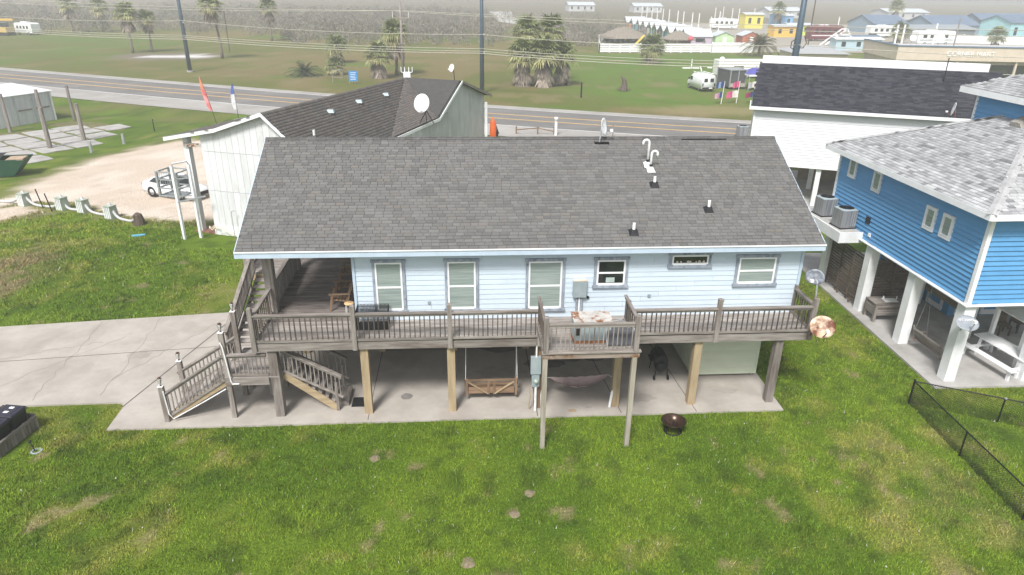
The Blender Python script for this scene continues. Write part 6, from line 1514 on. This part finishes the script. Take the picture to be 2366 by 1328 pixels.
# ================================================================ RV PARK BEHIND
def rail_fence_white(name, label, a, b, h, n, rails, solid=False):
    f = thing(name, label, 'fence', (a[0],a[1],GZ)); d = Vector((b[0]-a[0], b[1]-a[1], 0))
    for k in range(n+1): p = d*(k/n); MB().box(p.x-.1,p.x+.1,p.y-.1,p.y+.1,0,h).build('post', M['vinyl'], f)
    if solid:
        for k in range(n): MB().beam(d*(k/n)+Vector((0,0,h*.48)), d*((k+1)/n)+Vector((0,0,h*.48)), .06, h*.92).build('panel', M['vinyl'], f)
    else:
        for k in range(n):
            for r in range(rails): MB().beam(d*(k/n)+Vector((0,0,h*(r+.7)/rails)), d*((k+1)/n)+Vector((0,0,h*(r+.7)/rails)), .06, h*.20).build('rail', M['vinyl'], f)
rail_fence_white('white_rail_fence','white rail fence along the front of the thatched huts',(29.5,135.5),(54.5,136.8),1.85,11,4)
rail_fence_white('white_rail_fence','white rail fence running back at the left of the first hut',(29.5,135.5),(35,166),1.85,9,4)
rail_fence_white('white_rail_fence','white rail fence at the rear of the first hut',(35,164),(48,165.5),1.85,6,4)
rail_fence_white('white_panel_fence','solid white panel fence right of the rail fence',(54.6,136.8),(64,137.3),2.3,4,0,True)
def cabin(x, y, w, d, h, rh, col, label, roofm, rz=0, group=None, name='beach_cabin', cat='cabin', porch=True, ridge='x'):
    """gable-fronted cabin: ridge along local x, gable wall faces local -x side and +x side"""
    c = thing(name, label, cat, (x,y,GZ), rz, group); wm_ = mat('painted_board', col, rough=.7, scale=1)
    L_, W_ = w/2, d/2
    MB().box(-L_,L_,-W_,W_,.3,h).build('wall', wm_, c)
    MB().add([(-L_,-W_,h),(-L_,W_,h),(-L_,0,h+rh),(L_,-W_,h),(L_,W_,h),(L_,0,h+rh)], [(0,2,1),(3,4,5),(0,1,4,3)]).build('gable', wm_, c)
    o = .25; s = rh/W_
    MB().slab([(-L_-o-(.6 if porch else 0),-W_-o,h-o*s+.03),(L_+o,-W_-o,h-o*s+.03),(L_+o,0,h+rh+.03),(-L_-o-(.6 if porch else 0),0,h+rh+.03)], .07).slab([(-L_-o-(.6 if porch else 0),0,h+rh+.03),(L_+o,0,h+rh+.03),(L_+o,W_+o,h-o*s+.03),(-L_-o-(.6 if porch else 0),W_+o,h-o*s+.03)], .07).build('roof', roofm, c)
    MB().box(-L_-.9 if porch else -L_-.02,L_,-W_,W_,.12,.3).build('floor', M['wood_x'], c)
    MB().box(-L_-.03,-L_,-.45,.45,.3,h*.85).build('door', M['white2'], c)
    MB().box(-L_*.4,L_*.4,-W_-.04,-W_,h*.45,h*.78).build('window', gl, c)
    return c
M['palemetal'] = mat('pale_metal_roof', (.52,.56,.60), (.62,.66,.70), .45, 1, (1,1,1), metal=.1)
cc = [((.42,.20,.12),'rust red'),((.16,.30,.32),'slate teal'),((.22,.21,.22),'dark grey'),((.45,.40,.36),'beige'),((.16,.33,.25),'sea green'),((.21,.11,.10),'dark maroon'),((.06,.19,.24),'deep teal'),((.55,.55,.33),'pale yellow'),((.13,.32,.36),'turquoise'),((.50,.42,.50),'lilac')]
ordn = ['farthest','second from the back','third from the back','fourth from the back','fifth from the back','fifth from the front','fourth from the front','third from the front','second from the front','nearest']
ys = [218,209,200.5,193.8,186.5,180.8,174.3,168,160.2,153.6]
for k in range(10):
    c = cabin(56.6, ys[k], 5.6, 4.2, 2.55, 1.45, cc[k][0], ordn[k]+' cabin in the row, '+cc[k][1]+' with pale metal roof', M['palemetal'], math.radians(2), 'row of painted beach cabins')
def hut(x, y, r, h, label, posts=True):
    t = thing('thatched_hut', label, 'hut', (x,y,GZ), 0, 'thatched huts behind the white fence')
    th_ = mat('grey_thatch', (.17,.145,.12), (.30,.26,.215), .95, 3, (1,1,.4), bump=.6, bscale=12)
    n = 18; rd2 = random.Random(int(x)); pr2 = []
    mb = MB().lathe([(r*1.08,h*.50),(r*1.05,h*.56),(r*.7,h*.74),(r*.3,h*.93),(.05,h)], n)
    mb.v = [(a+rd2.uniform(-.1,.1), b+rd2.uniform(-.1,.1), c+rd2.uniform(-.12,.1)) for a, b, c in mb.v]
    mb.build('thatch_roof', th_, t)
    for k in range(6): a = k*math.pi/3+.3; MB().tube((r*.85*math.cos(a),r*.85*math.sin(a),0),(r*.85*math.cos(a),r*.85*math.sin(a),h*.62),.1).build('post', M['dark_z'], t)
    if not posts: MB().lathe([(r*.8,0),(r*.8,h*.55)], 12).build('wall', M['brown_z'], t)
    else: MB().box(-r*.5,r*.5,-r*.2,r*.2,0,1.0).build('counter', M['wood_x'], t)
hut(37.5,148.8,5.2,4.6,'large thatched round hut at the left of the fenced yard'); hut(44.6,148.5,2.8,3.0,'small flat thatched hut behind the yellow slide'); hut(50.3,148.0,3.6,3.9,'dark walled thatched hut before the lilac cabin', False)
sld = thing('yellow_slide', 'yellow playground slide behind the lone palm', 'slide', (40.2,143.5,GZ))
MB().beam((-1.8,0,.2),(.9,0,3.0),.9,.12).build('chute', mat('yellow_plastic',(.78,.62,.16),rough=.4), sld)
for s_ in (-.45,.45): MB().beam((-1.8,s_,.32),(.9,s_,3.12),.06,.28).build('side_wall', mat('yellow_plastic_edge',(.70,.55,.13),rough=.4), sld)
MB().box(.9,2.0,-.5,.5,2.6,2.75).build('platform', M['wood_x'], sld)
for x in (1.0,1.9): MB().box(x-.06,x+.06,-.5,.5,0,2.6).build('leg', M['wood_z'], sld)
bl_ = tag(MB().sphere((0,0,0), .55, 12, 8, 1.2).build('pink_ball', mat('pink_ball_skin',(.75,.12,.16),rough=.4), loc=(52.0,144.2,2.4), smooth=True), 'pink round balloon hanging before the thatched hut', 'balloon')
cabin(65.1,160.6,5.0,4.6,2.2,.9,(.46,.62,.36),'pale green shed behind the panel fence',M['palemetal'],math.radians(88),None,'garden_shed','shed',False)
cabin(72.5,162,5.0,4.6,2.2,.9,(.42,.14,.08),'red shed right of the pale green shed',M['palemetal'],math.radians(88),None,'garden_shed','shed',False)
for i, (x, y, h) in enumerate(((78.6,300,5.2),(78.8,292,5.1),(79.2,285,5.1),(79.6,278,5.1),(78.4,265,5.1),(78.3,256,5.1),(77.5,242,5.1),(77.8,236,5.1),(77.8,226,5.1),(78.5,221,5.1),(72.7,192,5.2),(80.1,206,6.2),(105,282,5.2),(113,295,5.2),(110,276,5.2),(110.5,270,5.2),(120,278,5.2))):
    thin_pole(x, y, h, ('first','second','third','fourth','fifth','sixth','seventh','eighth','ninth','tenth','eleventh','twelfth','thirteenth','fourteenth','fifteenth','sixteenth','seventeenth')[(0,1,2,3,4,5,6,7,8,9,10,12,11,13,14,15,16)[i]]+' white camp pole from the left behind the painted cabins', .2, 'pvc', 'camp_pole', 'pole', 'white camp-site poles')
thin_pole(118,205,5.0,'tall white pole left of the maroon trailer', .2, 'pvc', 'camp_pole', 'pole'); 
for i, (x, y) in enumerate(((104,150),(106,150.5),(119,158))): thin_pole(x, y, 5.5, ('white piling post, left of the pair by the timber frame','white piling post, right of the pair by the timber frame','lone white piling post by the beige roof')[i], .25, 'pvc', 'white_piling', 'post', 'white pilings')
def rv(x, y, l, h, rz, label, body=None, stripe=None, name='motorhome'):
    r = thing(name, label, 'motorhome' if name == 'motorhome' else 'trailer', (x,y,GZ), rz); bm_ = body or M['white2']; W_ = 1.3
    n = [( -l/2,.9),( -l/2+.15,.5),( l/2-.2,.5),( l/2,1.0),( l/2-.1,h-.25),( l/2-.5,h),( -l/2+.3,h),( -l/2,h-.3)]
    o = MB().add([(a,-W_,z) for a, z in n]+[(a,W_,z) for a, z in n], [tuple(range(8)), tuple(range(15,7,-1))]+[(i,i+8,(i+1) % 8+8,(i+1) % 8) for i in range(8)]).build('body', bm_, r); fixn(o.data)
    for k in range(4): a = -l*.32+k*l*.19; MB().box(a-l*.05,a+l*.05,-W_-.03,-W_,h*.52,h*.76).build('window', gl, r)
    MB().box(-l*.45,l*.45,-W_-.02,-W_,h*.34,h*.40).build('stripe', stripe or M['greymetal'], r)
    for a in (-l*.15,.1): MB().box(a-.5,a+.5,-.5,.5,h,h+.25).build('roof_unit', M['white'], r)
    for a in (-l*.3, l*.28): wheel(r, a, -W_+.1, .42, .25, 1); wheel(r, a, W_-.1, .42, .25, -1)
rv(122,163,11,3.5,math.radians(8),'long white motorhome behind the mart roof')
rv(124,190,9.5,3.3,math.radians(6),'white travel trailer left of the grey carport',name='travel_trailer')
rv(88,224,9,3.4,math.radians(4),'white fifth-wheel trailer behind the camp poles',name='travel_trailer')
rv(98.5,174.5,9.5,4.0,math.radians(4),'dark maroon trailer right of the lime cabin',mat('maroon_trailer_skin',(.14,.018,.028),rough=.5),M['white'],'travel_trailer')
rv(-110,176,5.5,2.9,math.radians(-20),'white enclosed trailer beside the yellow digger at the far left',name='cargo_trailer')
dg = thing('yellow_digger', 'yellow construction machine with a long boom at the far left', 'digger', (-114,173,GZ), math.radians(-15))
yp = mat('machine_yellow', (.60,.40,.10), rough=.5)
MB().box(-2.0,1.6,-1.1,1.1,.8,2.0).build('chassis', yp, dg); MB().box(-.8,.8,-.9,.9,2.0,3.1).build('cab', gl, dg)
MB().beam((-6,0,3.6),(3.4,0,3.8),.5,.5).build('boom', yp, dg)
for s_ in (-1,1): MB().box(-2.2,1.9,s_*1.0-.3,s_*1.0+.3,0,.8).build('track', M['black'], dg)
M['blueroof'] = mat('slate_blue_roof', (.11,.155,.23), (.15,.20,.28), .6, .6)
def house2(x, y, w, d, h, rh, wall, roofm, label, rz=0, cat='house', name='far_house', nwin=3):
    c = thing(name, label, cat, (x,y,GZ), rz); wm_ = mat('far_wall', wall, rough=.7); L_, W_ = w/2, d/2
    MB().box(-L_,L_,-W_,W_,0,h).build('wall', wm_, c)
    MB().add([(-L_,-W_,h),(-L_,W_,h),(-L_,0,h+rh),(L_,-W_,h),(L_,W_,h),(L_,0,h+rh)], [(0,2,1),(3,4,5),(0,1,4,3)]).build('gable', wm_, c)
    o = .4; s = rh/W_
    for sg in (-1, 1): 
        q = MB().slab([(-L_-o,sg*(W_+o),h-o*s+.04),(L_+o,sg*(W_+o),h-o*s+.04),(L_+o,0,h+rh+.04),(-L_-o,0,h+rh+.04)], .1).build('roof', roofm, c); fixn(q.data)
    for k in range(nwin): a = -L_+w*(k+.5)/nwin; MB().box(a-.5,a+.5,-W_-.04,-W_,h*.35,h*.75).build('window', gl, c)
    return c
M['yellowcab'] = None
house2(101,233,6.5,5,4.6,.5,(.72,.62,.10),M['palemetal'],'bright yellow two-storey cabin among the camp poles',.05,'cabin','camp_cabin',2)
house2(113,236,6.5,5,4.2,.5,(.20,.42,.68),M['palemetal'],'sky blue cabin right of the yellow cabin',.05,'cabin','camp_cabin',2)
house2(93.5,190,6.8,4.5,3.0,.4,(.74,.46,.08),M['palemetal'],'orange cabin behind the feather palm',.04,'cabin','camp_cabin',2)
house2(102,199,7.2,4.5,3.0,.4,(.52,.66,.07),M['palemetal'],'lime green cabin behind the steel pole',.04,'cabin','camp_cabin',2)
house2(102.5,163,8.5,4,1.9,.4,(.10,.25,.33),M['blueroof'],'low teal building behind the white timber frame',.03,'building','low_building',2)
tf = thing('timber_frame', 'white timber A-frame stand before the low teal building', 'frame', (93.5,158,GZ))
for a, b in (((-4,0,.2),(1,0,4.0)),((-2.6,0,.2),(2.4,0,4.0)),((2.4,0,4.0),(5,0,.2)),((1,0,4.0),(2.4,0,4.0)),((-.5,0,2.6),(3.4,0,2.6))): MB().beam(a, b, .25, .3).build('strut', M['white2'], tf)
house2(92,146,11,3,2.6,.3,(.42,.56,.62),M['white2'],'long pale kiosk with white roof left of the steel pole',.02,'building','kiosk',3)
for x, y, w, d, h, rh, lb in ((136,214,12,14,3.0,2.4,'slate blue roofed house left of the row of far roofs'),(155,210,16,14,3.0,2.6,'slate blue gabled house in the middle of the far roofs'),(176,214,18,14,3.2,3.0,'slate blue roofed house right of the middle far gable'),(198,220,18,14,3.2,2.8,'rightmost slate blue roofed house in the far row')):
    house2(x, y, w, d, h, rh, (.22,.30,.38), M['blueroof'], lb, math.radians(6))
house2(140,192,22,10,2.6,1.0,(.20,.22,.24),mat('grey_carport_roof',(.27,.30,.33),rough=.6),'long grey carport behind the motorhome',math.radians(8),'carport','carport',0)
house2(156,180,12,10,5.2,1.6,(.33,.58,.62),M['blueroof'],'pale teal house at the right edge',math.radians(10),'house','far_house',3)
for x, y, w, d, lb in ((64,380,14,10,'pale far building at the top centre haze'),(98,372,15,10,'pale far building right of the top centre haze'),(206,318,20,14,'pale long building far behind the blue roofs'),(150,322,16,12,'pale grey building far behind the camp')):
    house2(x, y, w, d, 3.2, 1.4, (.50,.51,.52), M['palemetal'], lb, .04, 'building', 'far_building', 4)
# mart
ma = thing('corner_shop', 'beige flat-roofed roadside mart with white raised lettering', 'shop', (70.0,92.6,GZ), math.radians(-9))
bei = mat('beige_render', (.56,.475,.39), (.62,.53,.44), .75, 1)
MB().box(-.2,28,.5,14,0,4.4).build('wall', bei, ma)
MB().box(-.6,28.4,-.6,0,3.0,5.05).build('parapet', bei, ma); MB().box(-.6,-.2,.0,14,3.0,5.05).build('parapet', bei, ma)
MB().box(-.7,28.5,-.72,.1,5.05,5.2).build('coping', M['blueroof'], ma); MB().box(-.7,-.1,.1,14,5.05,5.2).build('coping', M['blueroof'], ma)
MB().box(0,28,.2,13.8,4.4,4.5).build('flat_roof', mat('pale_flat_roof',(.50,.50,.49),rough=.8), ma)
text('lettering', 'CORNER MART', 1.05, M['white'], ma, (10.6,-.64,4.0), (math.pi/2,0,0), .05)
MB().box(2,26,.40,.5,.4,2.4).build('shopfront_window', gl, ma)
for x in (0.4,9,18,27.5): MB().box(x-.15,x+.15,-.4,-.1,0,3.0).build('canopy_post', bei, ma)
for i, (x, y) in enumerate(((74.5,97),(79.5,97.5))): dish('satellite_dish', ('white dish at the left of the mart roof','larger white dish right of the other on the mart roof')[i], (x,y,5.9), (-.3,-.8,.5), 1.0+.5*i, 1.0+.4*i, M['dish_white'], (x,y+.3,4.4))
thin_pole(81.5,96.5,9.0,'slender weathered post rising behind the larger mart dish', .12, 'wood_z'); thin_pole(95,97,8.2,'grey post on the right half of the mart roof', .2, 'wood_z'); thin_pole(99.5,95.5,11.5,'tall thin dark post at the right of the mart', .1, 'dark_z', 'thin_mast','mast')
thin_pole(67,118,12.0,'thin dark power pole behind the beige low roof', .14, 'dark_z', 'power_pole','utility pole')
sgn = thing('dealer_sign', 'white sign with blue letters partly hidden behind the black roof', 'sign', (40.6,38.0,GZ), math.radians(-22))
MB().box(-2.6,2.0,-.1,.1,2.6,4.2).build('panel', M['white'], sgn); text('lettering', 'aler', 1.25, M['signblue'], sgn, (.55,-.12,3.3), (math.pi/2,0,0), .01)
for x in (-2.2,1.7): MB().box(x-.1,x+.1,-.1,.1,0,2.6).build('post', M['galv'], sgn)
lr = thing('flat_annexe', 'low beige building with grey hipped roof left of the mart', 'building', (63.5,108,GZ), math.radians(-6))
MB().box(-4.5,4.5,-4,5,0,2.8).build('wall', bei, lr)
q = MB().add([(-5,-4.5,2.8),(5,-4.5,2.8),(5,5.5,2.8),(-5,5.5,2.8),(-1.5,.5,3.9),(1.5,.5,3.9)], [(0,1,5,4),(1,2,5),(2,3,4,5),(3,0,4),(3,2,1,0)]).build('roof', mat('pale_grey_roof',(.36,.37,.38),rough=.7), lr); fixn(q.data)
tk = thing('pickup_truck', 'dark red pickup truck parked left of the mart', 'pickup', (114,178,GZ), math.radians(10))
loft([ring(-2.7,.9,.45,1.1),ring(-2.6,.95,.4,1.15),ring(2.2,.95,.4,1.15),ring(2.7,.85,.45,1.0)], mat('dark_red_paint',(.20,.025,.02),rough=.3), 'body', tk); MB().frus(-.6,1.4,-.85,.85,1.12,-.4,.9,-.72,.72,1.8).build('cab', gl, tk)
box_wheels(tk, [(-1.7,-.85,1),(1.7,-.85,1),(-1.7,.85,-1),(1.7,.85,-1)], .38)
rail_fence_white('grey_panel_fence','long grey panel fence before the pale teal house',(132,172),(160,158),2.2,8,0,True)
def flat(name, pts, c, z=.02):
    return tag(MB().add([(x,y,GZ+z) for x,y in pts], [tuple(range(len(pts)))]).build(name, mat(name+'_surface', c, tuple(min(1,v*1.15) for v in c), .9, .3)), kind='structure')
flat('camp_ground', [(52,142),(62,139),(108,139),(170,150),(210,200),(170,262),(86,262),(70,222),(60,226),(60,160)], (.30,.275,.235), .03)
flat('far_water_strip', [(14,262),(24,232),(34,212),(42,205),(46,209),(38,222),(28,246),(22,300),(26,360),(14,360)], (.40,.39,.37), .05)  # pale flat strip that stands for the far water patches

# ================================================================ SMALL YARD DETAIL
md = mat('sandy_mound_soil', (.17,.135,.085), (.27,.22,.155), .95, 14, bump=.5)
for x, y, r, lb in ((-.05,-6.3,.15,'sandy mound on the front lawn nearest the camera'),(1.25,-4.6,.13,'small sandy mound on the lawn below the left platform post'),(1.75,-3.75,.13,'flat sandy mound on the lawn left of the left platform post'),(-2.9,-1.9,.15,'crumbled sandy mound on the lawn before the yellow pilings')):
    mb = MB().lathe([(r*1.25,0),(r*.85,.02),(r*.4,.04),(.001,.05)], 14); mb.v = [(a*(1+random.uniform(-.2,.2)), b*(1+random.uniform(-.2,.2)), c+random.uniform(-.012,.012)) for a, b, c in mb.v]
    tag(mb.build('soil_mound', md, loc=(x,y,GZ), smooth=True), lb, 'mound', 'sandy mounds on the lawn')
lit = MB(); rl = random.Random(3)
for k in range(130):
    x = rl.uniform(-24, 17); y = rl.choice([rl.uniform(-9.5,-.2), rl.uniform(-9.5,-.2), rl.uniform(9,21)])
    if -6.5 < x and y > 0: continue
    s = rl.uniform(.008,.022); lit.frus(x-s,x+s,y-s,y+s,GZ+.02,x-s*.6,x+s*.5,y-s*.6,y+s*.5,GZ+.02+s)
tag(lit.build('scattered_litter', mat('pale_shell_bits',(.42,.39,.34),(.58,.55,.5),.8,6)), 'tiny pale shell bits scattered over the lawn', 'litter', kind='stuff')
